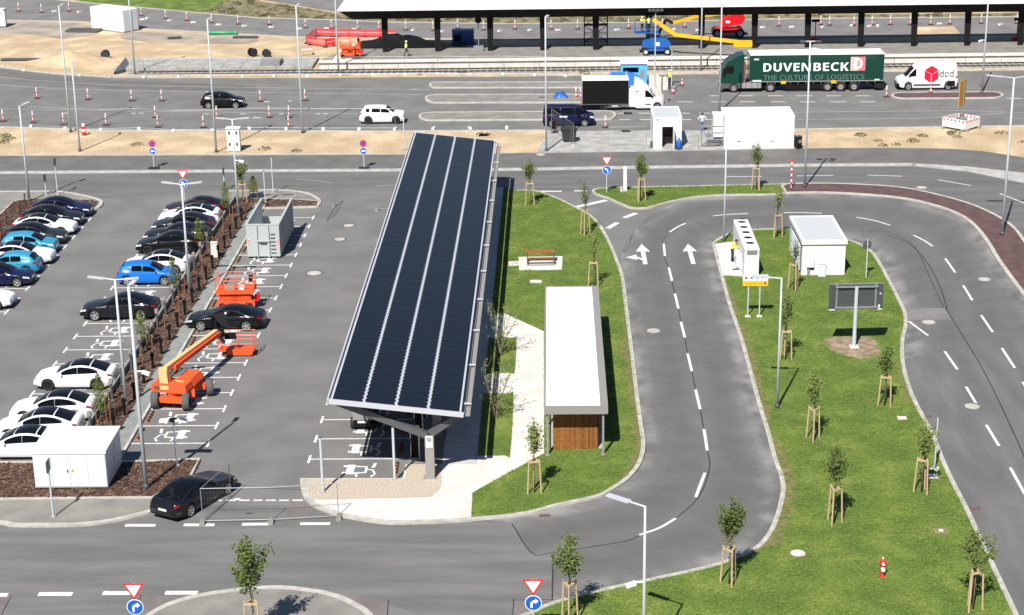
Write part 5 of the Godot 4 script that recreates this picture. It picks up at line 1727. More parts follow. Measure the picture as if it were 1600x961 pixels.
func semi_truck():
	var t := thing("semi_truck", "dark green articulated lorry with white lettering on its curtain side", "lorry", Vector3(44.3, 0, -46.9), PI)
	# forward is +x; the side seen from the yard is -z
	var tr := Node3D.new()
	tr.name = "trailer"
	t.add_child(tr, true)
	part_box("curtain", Vector3(-1.45, 2.48, 0), Vector3(13.5, 2.68, 2.5), "truck_green", tr)
	part_box("roof", Vector3(-1.45, 3.86, 0), Vector3(13.6, 0.10, 2.54), "white_roof", tr)
	part_box("front_wall", Vector3(5.33, 2.5, 0), Vector3(0.08, 2.72, 2.52), "truck_green", tr)
	part_box("side_rail", Vector3(-1.45, 1.1, 0), Vector3(13.6, 0.1, 2.54), "grey_metal", tr)
	for k in 16:
		part_box("buckle_strap", Vector3(4.3 - k * 0.78, 1.0, -1.285), Vector3(0.04, 0.3, 0.02), "grey_metal", tr)
	for x in [1.9, -3.2]:
		part_box("yellow_reflector_box", Vector3(x, 1.02, -1.31), Vector3(0.5, 0.3, 0.04), "yellow", tr)
	part_box("chassis", Vector3(-1.45, 0.85, 0), Vector3(13.4, 0.35, 1.1), "under", tr)
	part_box("side_guard", Vector3(-0.6, 0.55, -1.15), Vector3(4.6, 0.5, 0.06), "black_paint", tr)
	part_box("rear_guard", Vector3(-7.9, 0.55, 0), Vector3(0.9, 0.45, 2.3), "under", tr)
	part_box("rear_doors", Vector3(-8.22, 2.48, 0), Vector3(0.06, 2.66, 2.48), "truck_green", tr)
	part_box("tag_plate", Vector3(4.6, 1.2, -1.29), Vector3(0.9, 0.16, 0.02), "cool_white", tr)
	part_box("tag_plate", Vector3(-7.6, 1.2, -1.29), Vector3(0.5, 0.14, 0.02), "cool_white", tr)
	part_box("corner_mark", Vector3(4.7, 3.4, -1.262), Vector3(0.5, 0.16, 0.012), "cool_white", tr)
	for x in [-2.6, -3.95, -5.3]:
		for s in [-1, 1]: big_wheel(tr, Vector3(x, 0.5, s * 1.08), s)
	var d := put("lettering", text("DUVENBECK", 0.86, 0.012, 800), M.letter_white, tr)
	d.position = Vector3(-0.28, 2.55, -1.262)
	d.rotation.y = PI
	d.scale = Vector3(1.28, 1.0, 1.0)
	d = put("lettering", text("THE CULTURE OF LOGISTICS", 0.52, 0.012), M.letter_dim, tr)
	d.position = Vector3(-1.2, 1.5, -1.262)
	d.rotation.y = PI
	d.scale = Vector3(1.14, 1.0, 1.0)
	var lg := part_box("logo_square", Vector3(-5.6, 2.85, -1.258), Vector3(1.5, 1.42, 0.016), "logo_pink", tr)
	part_box("logo_half", Vector3(-5.24, 2.85, -1.262), Vector3(0.78, 1.42, 0.016), "logo_pale", lg)
	d = put("logo_letter", text("D", 1.15, 0.01, 800), M.letter_white, lg)
	d.position = Vector3(-5.6, 2.85, -1.275)
	d.rotation.y = PI
	# tractor
	var cb := Node3D.new()
	cb.name = "tractor"
	t.add_child(cb, true)
	var st := S()
	extrude(st, V2([5.95, 0.95, 8.1, 0.95, 8.28, 1.4, 8.2, 2.1, 7.75, 3.0, 7.55, 3.12, 5.95, 3.12]), -1.22, 1.22)
	obj("cab", st, M.truck_green, cb)
	st = S()
	extrude(st, V2([5.9, 3.1, 7.6, 3.1, 7.3, 3.35, 6.4, 3.78, 5.9, 3.85]), -1.1, 1.1)
	obj("roof_deflector", st, M.truck_green, cb)
	part_box("skirt", Vector3(6.9, 0.72, 0), Vector3(2.6, 0.55, 2.44), "steel_dark", cb)
	part_box("bumper", Vector3(8.15, 0.55, 0), Vector3(0.3, 0.55, 2.4), "steel_dark", cb)
	st = S()
	quad(st, Vector3(8.215, 2.05, 1.1), Vector3(8.215, 2.05, -1.1), Vector3(7.78, 2.95, -1.05), Vector3(7.78, 2.95, 1.05))
	obj("windscreen", st, M.glass, cb)
	for s in [-1, 1]:
		st = S()
		extrude(st, V2([6.95, 2.0, 8.0, 1.9, 7.72, 2.7, 6.95, 2.75]), s * 1.222 - 0.008, s * 1.222 + 0.008)
		obj("side_window", st, M.glass, cb)
		part_box("mirror", Vector3(8.0, 2.25, s * 1.4), Vector3(0.2, 0.7, 0.25), "black_paint", cb)
		part_box("tank", Vector3(5.1, 0.72, s * 1.0), Vector3(1.9, 0.55, 0.5), "alloy", cb)
		for k in 3: part_box("tank_band", Vector3(4.5 + k * 0.6, 0.72, s * 1.01), Vector3(0.06, 0.57, 0.5), "steel_dark", cb)
		part_box("side_fairing", Vector3(5.85, 2.1, s * 1.2), Vector3(0.22, 2.2, 0.04), "rust", cb)
		big_wheel(cb, Vector3(6.95, 0.5, s * 1.08), s)
		big_wheel(cb, Vector3(3.2, 0.5, s * 1.08), s)
		part_box("headlight", Vector3(8.25, 0.75, s * 0.95), Vector3(0.12, 0.25, 0.4), "lamp_lens", cb)
	part_box("chassis", Vector3(4.6, 0.6, 0), Vector3(5.0, 0.3, 0.9), "under", cb)
	part_box("grille", Vector3(8.26, 1.35, 0), Vector3(0.04, 0.9, 1.6), "black_paint", cb)


# ---------- railway platform and its roof ----------
func build_station():
	var t := thing("railway_platform", "long pale concrete railway platform with grey deck and white edge", "platform", Vector3(0, 0, 0))
	var st := S()
	sheet(st, V2([-7.2, -61.8, -4.6, -69.2, 120, -69.2, 120, -60.6, -7.0, -60.6]), 0.74, -0.03)
	obj("deck", st, M.pavement, t)
	part_box("edge_slab", Vector3(56.5, 0.74, -61.0), Vector3(127.2, 0.09, 1.5), "plaza", t)
	var wl := part_box("wall", Vector3(56.5, 0.34, -60.5), Vector3(127.0, 0.74, 0.18), "plaza", t)
	for k in 33:
		part_box("joint", Vector3(-6.0 + k * 3.9, 0.33, -60.405), Vector3(0.04, 0.7, 0.016), "steel_dark", wl)
	part_box("wall_ledge", Vector3(56.5, 0.60, -60.38), Vector3(127.0, 0.06, 0.08), "grey_metal", wl)
	st = S()
	extrude(st, V2([-5.6, 0.745, -3.6, 0.745, -3.6, 0.75, -5.6, 0.75]), -69.0, -62.0)
	obj("end_ramp", st, M.plaza, t)
	# low concrete apron beyond the platform end
	var a := thing("track_apron", "flat grey concrete apron beside the rails at the platform end", "apron", Vector3(0, 0, 0))
	for k in 11:
		part_box("slab", Vector3(-29.0 + k * 2.02, 0.14, -63.6), Vector3(1.99, 0.28, 6.0 - 0.02 * (k % 3)), "concrete", a)
	st = S()
	sheet(st, V2([-29.44, -58.45, -30.15, -67.46, -28.81, -63.18, -28.63, -59.85]), 0.30, -0.02)
	obj("ramp", st, M.steel_dark, a)
	part_box("step_wall", Vector3(-12.6, 0.45, -62.5), Vector3(2.2, 0.7, 2.6), "path_grey", a)
	# rails
	for k in 2:
		var r := thing("rail", ["steel rail close to the platform wall", "steel rail on the road side of the track"][k], "rail", Vector3(0, 0, 0), 0.0, "track rails")
		part_box("head", Vector3(46.5, 0.12, -59.5 + k * 1.44), Vector3(147, 0.05, 0.075), "rail_dark", r)
		part_box("foot", Vector3(46.5, 0.03, -59.5 + k * 1.44), Vector3(147, 0.10, 0.15), "rail_dark", r)
	st = S()
	for k in 210:
		box(st, Vector3(-26.8 + k * 0.7, -0.0, -58.8), Vector3(0.26, 0.1, 2.5))
	var sl := obj("sleepers", st, M.concrete)
	tag(sl, "concrete sleepers under the two rails", "sleepers", "", "stuff")
	flat("track_ballast", V2([-28, -57.3, 120, -57.3, 120, -60.4, -28, -60.4]), 0.012, "sand_grey", -0.03)
	kerb(V2([-29.34, -57.73, -13.57, -57.42, 14.45, -56.45, 36.23, -56.16, 54.47, -56.24, 69.57, -56.3, 76.4, -56.28]), false, 0.5, 0.12)
	# roof on dark columns
	var c := thing("platform_roof", "long flat white platform roof with deep black fascia on black columns", "roof", Vector3(0, 0, 0))
	st = S()
	box(st, Vector3(57.3, 5.83, -68.95), Vector3(125.0, 0.08, 8.7))
	obj("roof_sheet", st, M.white_roof, c)
	part_box("roof_edge", Vector3(57.3, 5.80, -64.55), Vector3(125.1, 0.16, 0.1), "white", c)
	st = S()
	var fa := [Vector3(-5.15, 5.72, -64.62), Vector3(119.9, 5.72, -64.62), Vector3(118.4, 4.62, -65.75), Vector3(-3.7, 4.62, -65.75)]
	quad(st, fa[0], fa[1], fa[2], fa[3])
	var ba := [Vector3(-5.15, 5.72, -73.25), Vector3(119.9, 5.72, -73.25), Vector3(118.4, 4.62, -71.8), Vector3(-3.7, 4.62, -71.8)]
	quad(st, ba[1], ba[0], ba[3], ba[2])
	quad(st, ba[0], fa[0], fa[3], ba[3])
	quad(st, fa[1], ba[1], ba[2], fa[2])
	quad(st, fa[3], fa[2], ba[2], ba[3])
	quad(st, fa[0], ba[0], ba[1], fa[1])
	obj("fascia", st, M.black, c)
	for k in 20:
		var x := -0.15 + k * 5.98
		st = S()
		for s in [-1, 1]:
			bar(st, Vector3(x + s * 0.14, 0.74, -66.4), Vector3(x + s * 0.2, 4.9, -66.7), 0.12, 0.34)
		box(st, Vector3(x, 2.8, -66.55), Vector3(0.3, 4.1, 0.10), Basis(Vector3.RIGHT, -0.07))
		obj("column", st, M.black_paint, c)
		for q in [0.0, 2.99]:
			st = S()
			bar(st, Vector3(x + q, 5.74, -64.58), Vector3(x + q + 0.1, 4.66, -65.72), 0.10, 0.08)
			obj("fascia_rib", st, M.black_paint, c)
	# lamps, sign and lift shafts on the platform
	for p in [[Vector2(49.23, -71.19), 0], [Vector2(72.29, -70.61), 1]]:
		var m := thing("tool_mast", ["slim site floodlight mast with red stand by the platform columns", "slim site floodlight mast by the last visible columns"][p[1]], "floodlight", v3(p[0], 0.0), 0.0, "floodlight masts")
		part_box("stand", Vector3(0, 0.75, 0), Vector3(1.0, 0.5, 0.8), "red_machine", m)
		part_box("trolley", Vector3(0, 0.25, 0), Vector3(1.2, 0.5, 0.9), "black_paint", m)
		part_box("mast", Vector3(0, 1.9, 0), Vector3(0.1, 2.0, 0.1), "steel_dark", m)
		part_box("lamp_head", Vector3(0, 2.95, 0), Vector3(0.9, 0.3, 0.2), "black_paint", m)


# ---------- machines ----------
func tubes(st, pts: Array, r: float, n := 6):
	for i in pts.size() - 1: tube(st, pts[i], pts[i + 1], r, r, n)


# an open working platform of rails
func basket(t: Node3D, c: Vector3, w: float, d: float, h: float, m: String):
	part_box("basket_floor", c + Vector3(0, 0.04, 0), Vector3(w, 0.08, d), m, t)
	for y in [0.5, h]:
		var st := S()
		tubes(st, [c + Vector3(-w / 2, y, -d / 2), c + Vector3(w / 2, y, -d / 2), c + Vector3(w / 2, y, d / 2), c + Vector3(-w / 2, y, d / 2), c + Vector3(-w / 2, y, -d / 2)], 0.025)
		obj("guard_rail", st, M[m], t)
	for p in [[-1, -1], [1, -1], [1, 1], [-1, 1], [0, -1], [0, 1]]:
		var st := S()
		tube(st, c + Vector3(p[0] * w / 2, 0.05, p[1] * d / 2), c + Vector3(p[0] * w / 2, h, p[1] * d / 2), 0.025)
		obj("rail_post", st, M[m], t)


func build_machines():
	boom_lift()
	scissor_lift(Vector3(-2.3, 0, 21.9), 0.02, "orange", "lowered orange scissor lift parked behind the black saloon", 2.5, 1.3)
	scissor_lift(v3(Vector2(-3.76, -63.1), 0.74), 0.0, "orange", "orange scissor lift standing on the platform end", 2.3, 1.1)
	far_booms()
	# small utility vehicle in the shade of the carport
	var t := thing("utility_vehicle", "small dark utility vehicle with grey body under the carport", "vehicle", Vector3(8.25, 0, 42.2), PI / 2)
	part_box("chassis", Vector3(0, 0.45, 0), Vector3(2.4, 0.4, 1.0), "black_paint", t)
	var st := S()
	extrude(st, V2([-1.2, 0.6, 1.1, 0.6, 1.25, 0.85, 0.9, 1.2, 0.3, 1.25, -1.2, 1.25]), -0.52, 0.52)
	obj("body", st, M.grey_metal, t)
	part_box("label", Vector3(-1.21, 1.05, 0.15), Vector3(0.02, 0.12, 0.3), "red", t)
	part_box("number_plate", Vector3(-1.23, 0.55, 0.0), Vector3(0.03, 0.12, 0.5), "white", t)
	for e in [-1, 1]:
		for s in [-1, 1]: big_wheel(t, Vector3(e * 0.75, 0.32, s * 0.55), s, 0.32, 0.26, "dark_alloy")
	st = S()
	for s in [-1, 1]: tubes(st, [Vector3(0.9, 1.2, s * 0.45), Vector3(0.5, 1.85, s * 0.42), Vector3(-0.9, 1.9, s * 0.42), Vector3(-1.1, 1.2, s * 0.45)], 0.03)
	obj("roll_bar", st, M.black_paint, t)
	part_box("canopy_top", Vector3(-0.2, 1.92, 0), Vector3(1.5, 0.05, 0.95), "steel_dark", t)


func boom_lift():
	# chassis forward towards +x here, whole machine turned in the bays
	var t := thing("boom_lift", "orange telescopic boom lift with cream boom across the charging bays", "boom lift", Vector3(-2.75, 0, 38.55), 0.0)
	var ch := part_box("chassis", Vector3(0, 0.72, 0), Vector3(1.5, 0.4, 2.2), "orange", t)
	ch.rotation.y = 0.25
	var wb := [[-1.22, 1.25], [0.62, 1.55], [-0.85, -0.95], [1.55, -0.75]]
	for k in 4:
		var n := Node3D.new()
		n.name = "wheel_arm"
		t.add_child(n, true)
		n.position = Vector3(wb[k][0], 0.5, wb[k][1])
		n.rotation.y = [0.0, 0.0, 0.12, 0.16][k] + PI / 2
		big_wheel(n, Vector3(0, 0, 0), 1 if k % 2 == 1 else -1, 0.5, 0.42, "dark_alloy", "grey_tyre", 0.3)
		n.rotation.y = [0.05, 0.05, 0.2, 0.2][k] - PI / 2
	for a in [[-1.0, 1.25, 0.5, 1.5], [-0.7, -0.95, 1.35, -0.75]]:
		var st := S()
		bar(st, Vector3(a[0], 0.55, a[1]), Vector3(a[2], 0.55, a[3]), 0.34, 0.3)
		obj("axle", st, M.orange, t)
	var leg := S()
	bar(leg, Vector3(0.3, 0.7, -0.6), Vector3(1.3, 0.6, -0.75), 0.5, 0.34)
	obj("axle_arm", leg, M.orange, t)
	# turntable: two bulky housings
	var tb := Node3D.new()
	tb.name = "turntable"
	t.add_child(tb, true)
	tb.rotation.y = -0.22
	var st := S()
	extrude(st, V2([-1.2, 0.92, 0.9, 0.92, 0.98, 1.05, 0.9, 1.42, -0.5, 1.5, -1.15, 1.4, -1.22, 1.1]), 0.35, 1.35)
	obj("engine_housing", st, M.orange, tb)
	st = S()
	extrude(st, V2([-0.1, 0.92, 0.95, 0.92, 1.02, 1.1, 0.85, 1.48, 0.0, 1.48]), -1.1, 0.28)
	obj("tank_housing", st, M.orange, tb)
	part_box("deck", Vector3(0, 0.95, 0.2), Vector3(1.8, 0.12, 2.0), "steel_dark", tb)
	part_box("grille", Vector3(-0.85, 1.2, 1.355), Vector3(0.32, 0.24, 0.02), "rust", tb)
	part_box("decal", Vector3(0.35, 1.46, 0.75), Vector3(0.5, 0.03, 0.14), "cream", tb)
	st = S()
	bar(st, Vector3(-0.35, 1.1, 1.15), Vector3(-0.42, 2.35, 1.1), 0.42, 0.5)
	obj("upright", st, M.cream, tb)
	# boom of two sections
	var p := Vector3(-0.55, 2.3, 1.15)
	var q := Vector3(1.15, 2.05, -6.1)
	st = S()
	bar(st, p, p.lerp(q, 0.97), 0.28, 0.34)
	obj("boom", st, M.cream, t)
	st = S()
	bar(st, p.lerp(q, 0.1) + Vector3(0.24, -0.12, 0), p.lerp(q, 0.98) + Vector3(0.2, -0.1, 0), 0.14, 0.24)
	obj("boom_rail", st, M.orange, t)
	st = S()
	bar(st, p.lerp(q, 0.95), q + Vector3(0.25, -0.9, -0.5), 0.16, 0.2)
	obj("jib", st, M.steel_dark, t)
	part_box("rotator", q + Vector3(0.1, -0.2, -0.3), Vector3(0.4, 0.5, 0.4), "black_paint", t)
	var b := Vector3(2.0, 0.35, -7.55)
	basket(t, b, 2.2, 0.95, 1.1, "orange")
	part_box("control_box", b + Vector3(-0.3, 1.0, 0.4), Vector3(0.7, 0.35, 0.25), "black_paint", t)
	part_box("basket_beam", b + Vector3(0.2, -0.1, 0.3), Vector3(1.6, 0.24, 0.3), "orange", t)
	part_box("basket_skid", b + Vector3(0, -0.3, 0), Vector3(1.8, 0.1, 0.9), "steel_dark", t)


func scissor_lift(at: Vector3, turn: float, m: String, label: String, L: float, W: float):
	var t := thing("scissor_lift", label, "scissor lift", at, turn, "scissor lifts")
	part_box("base", Vector3(0, 0.42, 0), Vector3(L, 0.4, W * 0.8), m, t)
	for e in [-1, 1]:
		for s in [-1, 1]: big_wheel(t, Vector3(e * L * 0.36, 0.25, s * W * 0.44), s, 0.25, 0.2, "dark_alloy", "rubber", 0.3)
	for s in [-1, 1]:
		part_box("side_tray", Vector3(0, 0.5, s * W * 0.47), Vector3(L * 0.55, 0.3, 0.1), m, t)
	for k in 3:
		for s in [-1, 1]:
			var st := S()
			for e in [-1, 1]: bar(st, Vector3(-e * L * 0.42, 0.66 + k * 0.16, s * W * 0.36), Vector3(e * L * 0.42, 0.80 + k * 0.16, s * W * 0.36), 0.06, 0.1)
			obj("scissor_arm", st, M[m], t)
	part_box("platform_skirt", Vector3(0, 1.28, W * 0.49), Vector3(L, 0.3, 0.05), m, t)
	part_box("platform_skirt", Vector3(0, 1.28, -W * 0.49), Vector3(L, 0.3, 0.05), m, t)
	basket(t, Vector3(0, 1.14, 0), L, W, 1.15, m)
	part_box("control_box", Vector3(L * 0.42, 2.1, 0.2), Vector3(0.25, 0.35, 0.3), "black_paint", t)
	part_box("tool_crate", Vector3(-0.35, 1.4, 0.1), Vector3(0.7, 0.4, 0.4), "grey_metal", t)
	part_box("tool_bag", Vector3(0.35, 1.35, -0.1), Vector3(0.4, 0.3, 0.3), "white", t)
	part_box("fuel_can", Vector3(L * 0.56, 0.75, 0.1), Vector3(0.3, 0.4, 0.4), "red_machine", t)


func far_booms():
	# red lift on the upper road with a yellow jib
	var p := v3(Vector2(39.82, -78.09))
	var t := thing("boom_lift", "red articulated boom lift with yellow arm on the upper road", "boom lift", p)
	for e in [-1, 1]:
		for s in [-1, 1]: big_wheel(t, Vector3(e * 1.35, 0.55, s * 0.95), s, 0.55, 0.4, "white", "rubber", 0.3)
	part_box("chassis", Vector3(0, 0.8, 0), Vector3(3.0, 0.5, 1.5), "red_machine", t)
	var st := S()
	extrude(st, V2([-0.9, 1.2, 1.6, 1.6, 2.0, 2.3, 1.6, 2.9, 0.9, 3.0, -0.9, 2.2]), -0.85, 0.85)
	obj("counterweight_housing", st, M.red_machine, t)
	part_box("label", Vector3(-0.1, 1.9, 0.86), Vector3(0.5, 0.3, 0.02), "white", t)
	st = S()
	bar(st, Vector3(1.2, 3.0, 0), Vector3(-3.5, 2.6, 0.2), 0.4, 0.45)
	obj("boom", st, M.yellow, t)
	st = S()
	bar(st, Vector3(-3.2, 2.6, 0.2), Vector3(-6.7, 1.75, 0.5), 0.28, 0.32)
	obj("boom", st, M.yellow, t)
	st = S()
	bar(st, Vector3(-6.6, 1.75, 0.5), Vector3(-7.4, 2.2, 0.5), 0.3, 0.3)
	bar(st, Vector3(-7.4, 2.2, 0.5), Vector3(-8.3, 0.6, 0.6), 0.3, 0.3)
	obj("jib", st, M.black_paint, t)
	basket(t, Vector3(-8.9, 0.3, 0.8), 1.6, 1.0, 1.1, "blue_machine")
	# blue lift on the platform whose yellow arm reaches behind the lorry
	t = thing("boom_lift", "blue boom lift on the platform with yellow arm folded over the track", "boom lift", v3(Vector2(30.42, -63.42), 0.78))
	for e in [-1, 1]:
		for s in [-1, 1]: big_wheel(t, Vector3(e * 1.2, 0.36, s * 0.8), s, 0.36, 0.34, "cool_white", "rubber", 0.3)
	part_box("chassis", Vector3(0, 0.6, 0), Vector3(2.7, 0.4, 1.3), "blue_machine", t)
	st = S()
	extrude(st, V2([-1.6, 0.8, 1.4, 0.8, 1.6, 1.2, 1.1, 1.8, -0.2, 1.9, -1.5, 1.6]), -0.75, 0.75)
	obj("housing", st, M.blue_machine, t)
	part_box("label", Vector3(0.1, 1.2, 0.76), Vector3(0.5, 0.4, 0.02), "white", t)
	st = S()
	bar(st, Vector3(-0.4, 3.9, 0.4), Vector3(2.2, 2.2, 0.9), 0.35, 0.4)
	obj("boom", st, M.yellow, t)
	st = S()
	bar(st, Vector3(2.0, 2.25, 0.9), Vector3(9.6, 1.7, 3.2), 0.3, 0.36)
	obj("boom", st, M.yellow, t)
	part_box("boom_end", Vector3(9.3, 1.6, 3.2), Vector3(2.0, 0.6, 0.8), "yellow", t)
	part_box("mast", Vector3(-0.5, 2.8, 0.3), Vector3(0.35, 2.4, 0.4), "steel_dark", t)
	basket(t, Vector3(-1.1, 2.4, 0.2), 2.6, 1.4, 1.15, "blue_machine")
	# blue generator trailer
	t = thing("generator_trailer", "blue generator trailer standing behind the platform columns", "generator", v3(Vector2(8.41, -72.82)))
	part_box("canopy_body", Vector3(0, 1.25, 0), Vector3(2.5, 1.5, 1.4), "blue_machine", t)
	part_box("lid", Vector3(0, 2.04, 0), Vector3(2.56, 0.1, 1.46), "blue_light", t)
	part_box("frame", Vector3(0, 0.42, 0), Vector3(2.9, 0.14, 1.2), "black_paint", t)
	for s in [-1, 1]: big_wheel(t, Vector3(-0.1, 0.36, s * 0.8), s, 0.36, 0.24, "grey_metal")
	part_box("grille", Vector3(-0.6, 1.2, 0.71), Vector3(0.8, 0.8, 0.02), "black_paint", t)
	# floodlight mast beside it
	t = thing("floodlight_mast", "wheeled floodlight mast with round black lamp head by the generator", "floodlight", v3(Vector2(10.47, -66.55), 0.74))
	part_box("base_frame", Vector3(0, 0.3, 0), Vector3(1.1, 0.5, 0.8), "galv", t)
	st = S()
	tube(st, Vector3(0, 0.5, 0), Vector3(0, 3.3, 0), 0.06)
	obj("mast", st, M.galv, t)
	st = S()
	lathe(st, [Vector2(0, -0.12), Vector2(0.36, -0.12), Vector2(0.4, 0.0), Vector2(0.36, 0.12), Vector2(0, 0.12)], 12, Vector3(0, 3.5, 0), Basis(Vector3.RIGHT, PI / 2))
	obj("lamp_head", st, M.black_paint, t)
	# scaffold tower
	t = thing("scaffold_tower", "dark open scaffold tower standing between the platform columns", "scaffold", v3(Vector2(23.96, -73.96)))
	for x in [-1.35, 1.35]:
		for z in [-0.6, 0.6]:
			st = S()
			tube(st, Vector3(x, 0, z), Vector3(x, 4.6, z), 0.05)
			obj("upright", st, M.black_paint, t)
	for y in [0.4, 1.3, 2.3, 3.3, 4.3]:
		st = S()
		for z in [-0.6, 0.6]: tube(st, Vector3(-1.35, y, z), Vector3(1.35, y, z), 0.04)
		obj("ledger", st, M.black_paint, t)
	for s in [-1, 1]:
		st = S()
		tube(st, Vector3(-1.35 * s, 0.4, 0.6), Vector3(1.35 * s, 2.3, 0.6), 0.04)
		tube(st, Vector3(1.35 * s, 2.3, 0.6), Vector3(-1.35 * s, 4.3, 0.6), 0.04)
		obj("brace", st, M.black_paint, t)
	part_box("work_deck", Vector3(0, 2.34, 0), Vector3(2.7, 0.06, 1.2), "black_paint", t)


# ---------- people ----------
# joints with radii, bones as tapered capsules, smooth minimum, surface nets; colours by the nearest bone
func person(label: String, at: Vector3, turn: float, J: Dictionary, look: Dictionary, cell := 0.03):
	var bones := [
		["hip", "chest", "shirt"], ["chest", "neck", "shirt"], ["neck", "head", "skin"],
		["shl", "ell", "shirt"], ["ell", "hal", "sleeve"], ["shr", "elr", "shirt"], ["elr", "har", "sleeve"],
		["hpl", "knl", "trousers"], ["knl", "anl", "trousers"], ["hpr", "knr", "trousers"], ["knr", "anr", "trousers"],
		["anl", "tol", "shoes"], ["anr", "tor", "shoes"], ["shl", "shr", "shirt"], ["hpl", "hpr", "trousers"]]
	var R := {"hip": 0.145, "chest": 0.155, "neck": 0.06, "head": 0.105, "shl": 0.075, "shr": 0.075, "ell": 0.05, "elr": 0.05, "hal": 0.036, "har": 0.036, "hpl": 0.095, "hpr": 0.095, "knl": 0.062, "knr": 0.062, "anl": 0.045, "anr": 0.045, "tol": 0.04, "tor": 0.04}
	var lo := Vector3(1e9, 1e9, 1e9)
	var hi := -lo
	for k in J:
		lo = lo.min(J[k] - Vector3.ONE * 0.22)
		hi = hi.max(J[k] + Vector3.ONE * 0.22)
	var nx := int((hi.x - lo.x) / cell) + 2
	var ny := int((hi.y - lo.y) / cell) + 2
	var nz := int((hi.z - lo.z) / cell) + 2
	var F := PackedFloat32Array()
	F.resize(nx * ny * nz)
	F.fill(0.3)
	for b in bones:
		var a: Vector3 = J[b[0]]
		var c: Vector3 = J[b[1]]
		var ra: float = R[b[0]]
		var rc: float = R[b[1]]
		var pad := Vector3.ONE * (maxf(ra, rc) + cell * 3)
		var i0 := Vector3i(((a.min(c) - pad - lo) / cell).floor()).max(Vector3i.ZERO)
		var i1 := Vector3i(((a.max(c) + pad - lo) / cell).ceil()).min(Vector3i(nx - 1, ny - 1, nz - 1))
		var ac := c - a
		var l2 := ac.length_squared()
		for z in range(i0.z, i1.z + 1):
			for y in range(i0.y, i1.y + 1):
				for x in range(i0.x, i1.x + 1):
					var p := lo + Vector3(x, y, z) * cell
					var t := clampf((p - a).dot(ac) / l2, 0, 1)
					var d := p.distance_to(a + ac * t) - lerpf(ra, rc, t)
					var i := (z * ny + y) * nx + x
					var f := F[i]
					var h := clampf(0.5 + 0.5 * (f - d) / 0.03, 0, 1)
					F[i] = lerpf(f, d, h) - 0.03 * h * (1 - h)
	var id := {}
	var vs := []
	for z in nz - 1:
		for y in ny - 1:
			for x in nx - 1:
				var s := 0
				var sum := Vector3.ZERO
				var n := 0
				var val := []
				for k in 8:
					var v := F[((z + (k >> 2)) * ny + y + ((k >> 1) & 1)) * nx + x + (k & 1)]
					val.append(v)
					if v < 0: s += 1
				if s == 0 or s == 8: continue
				for e in [[0, 1], [2, 3], [4, 5], [6, 7], [0, 2], [1, 3], [4, 6], [5, 7], [0, 4], [1, 5], [2, 6], [3, 7]]:
					var u: float = val[e[0]]
					var w: float = val[e[1]]
					if (u < 0) != (w < 0):
						var t := u / (u - w)
						var pa := Vector3(e[0] & 1, (e[0] >> 1) & 1, e[0] >> 2)
						var pb := Vector3(e[1] & 1, (e[1] >> 1) & 1, e[1] >> 2)
						sum += pa.lerp(pb, t)
						n += 1
				id[(z * ny + y) * nx + x] = vs.size()
				vs.append(lo + (Vector3(x, y, z) + sum / n) * cell)
	var cols := []
	for v in vs:
		var best := 1e9
		var key := "shirt"
		for b in bones:
			var a: Vector3 = J[b[0]]
			var ac: Vector3 = J[b[1]] - a
			var t := clampf((v - a).dot(ac) / ac.length_squared(), 0, 1)
			var d: float = v.distance_to(a + ac * t) - lerpf(R[b[0]], R[b[1]], t)
			if d < best:
				best = d
				key = b[2]
				if key == "sleeve" and t > 0.82: key = "skin"
		if key == "shirt" and v.y < J.hip.y - 0.02: key = "trousers"
		cols.append(look.get(key, look.shirt))
	var st := S(true)
	var emit := func(a, b, c, d):
		for q in [a, b, c, a, c, d]:
			st.set_color(cols[q])
			st.add_vertex(vs[q])
	for z in range(1, nz - 1):
		for y in range(1, ny - 1):
			for x in range(1, nx - 1):
				var i := (z * ny + y) * nx + x
				var f := F[i] < 0
				if f != (F[i + 1] < 0):
					var q := [i - nx - nx * ny, i - nx * ny, i, i - nx]
					if f: emit.call(id[q[3]], id[q[2]], id[q[1]], id[q[0]])
					else: emit.call(id[q[0]], id[q[1]], id[q[2]], id[q[3]])
				if f != (F[i + nx] < 0):
					var q := [i - 1 - nx * ny, i - nx * ny, i, i - 1]
					if f: emit.call(id[q[0]], id[q[1]], id[q[2]], id[q[3]])
					else: emit.call(id[q[3]], id[q[2]], id[q[1]], id[q[0]])
				if f != (F[i + nx * ny] < 0):
					var q := [i - 1 - nx, i - nx, i, i - 1]
					if f: emit.call(id[q[3]], id[q[2]], id[q[1]], id[q[0]])
					else: emit.call(id[q[0]], id[q[1]], id[q[2]], id[q[3]])
	# five fingers at each hand, nose and ears
	st.set_color(look.skin)
	for h in [["ell", "hal"], ["elr", "har"]]:
		var d: Vector3 = (J[h[1]] - J[h[0]]).normalized()
		var side := d.cross(Vector3(0, 0, 1)).normalized() if absf(d.z) < 0.9 else Vector3.RIGHT
		var palm: Vector3 = J[h[1]] + d * 0.04
		for k in 4:
			var r: Vector3 = palm + side * (k - 1.5) * 0.019
			var m := r + d * (0.045 - 0.004 * absf(k - 1.4))
			tube(st, r - d * 0.02, m, 0.0105, 0.009, 5)
			tube(st, m, m + (d + Vector3(0, -0.2, 0.35)).normalized() * 0.035, 0.009, 0.007, 5)
		tube(st, J[h[1]] + side * 0.02, J[h[1]] + side * 0.055 + d * 0.05, 0.011, 0.009, 5)
	var f: Vector3 = J.get("face", Vector3(0, 0, 1))
	tube(st, J.head + f * 0.09 + Vector3(0, -0.01, 0), J.head + f * 0.125 + Vector3(0, -0.025, 0), 0.018, 0.010, 5)
	var sd := f.cross(Vector3.UP)
	for s in [-1, 1]: tube(st, J.head + sd * s * 0.095, J.head + sd * s * 0.115, 0.03, 0.02, 6)
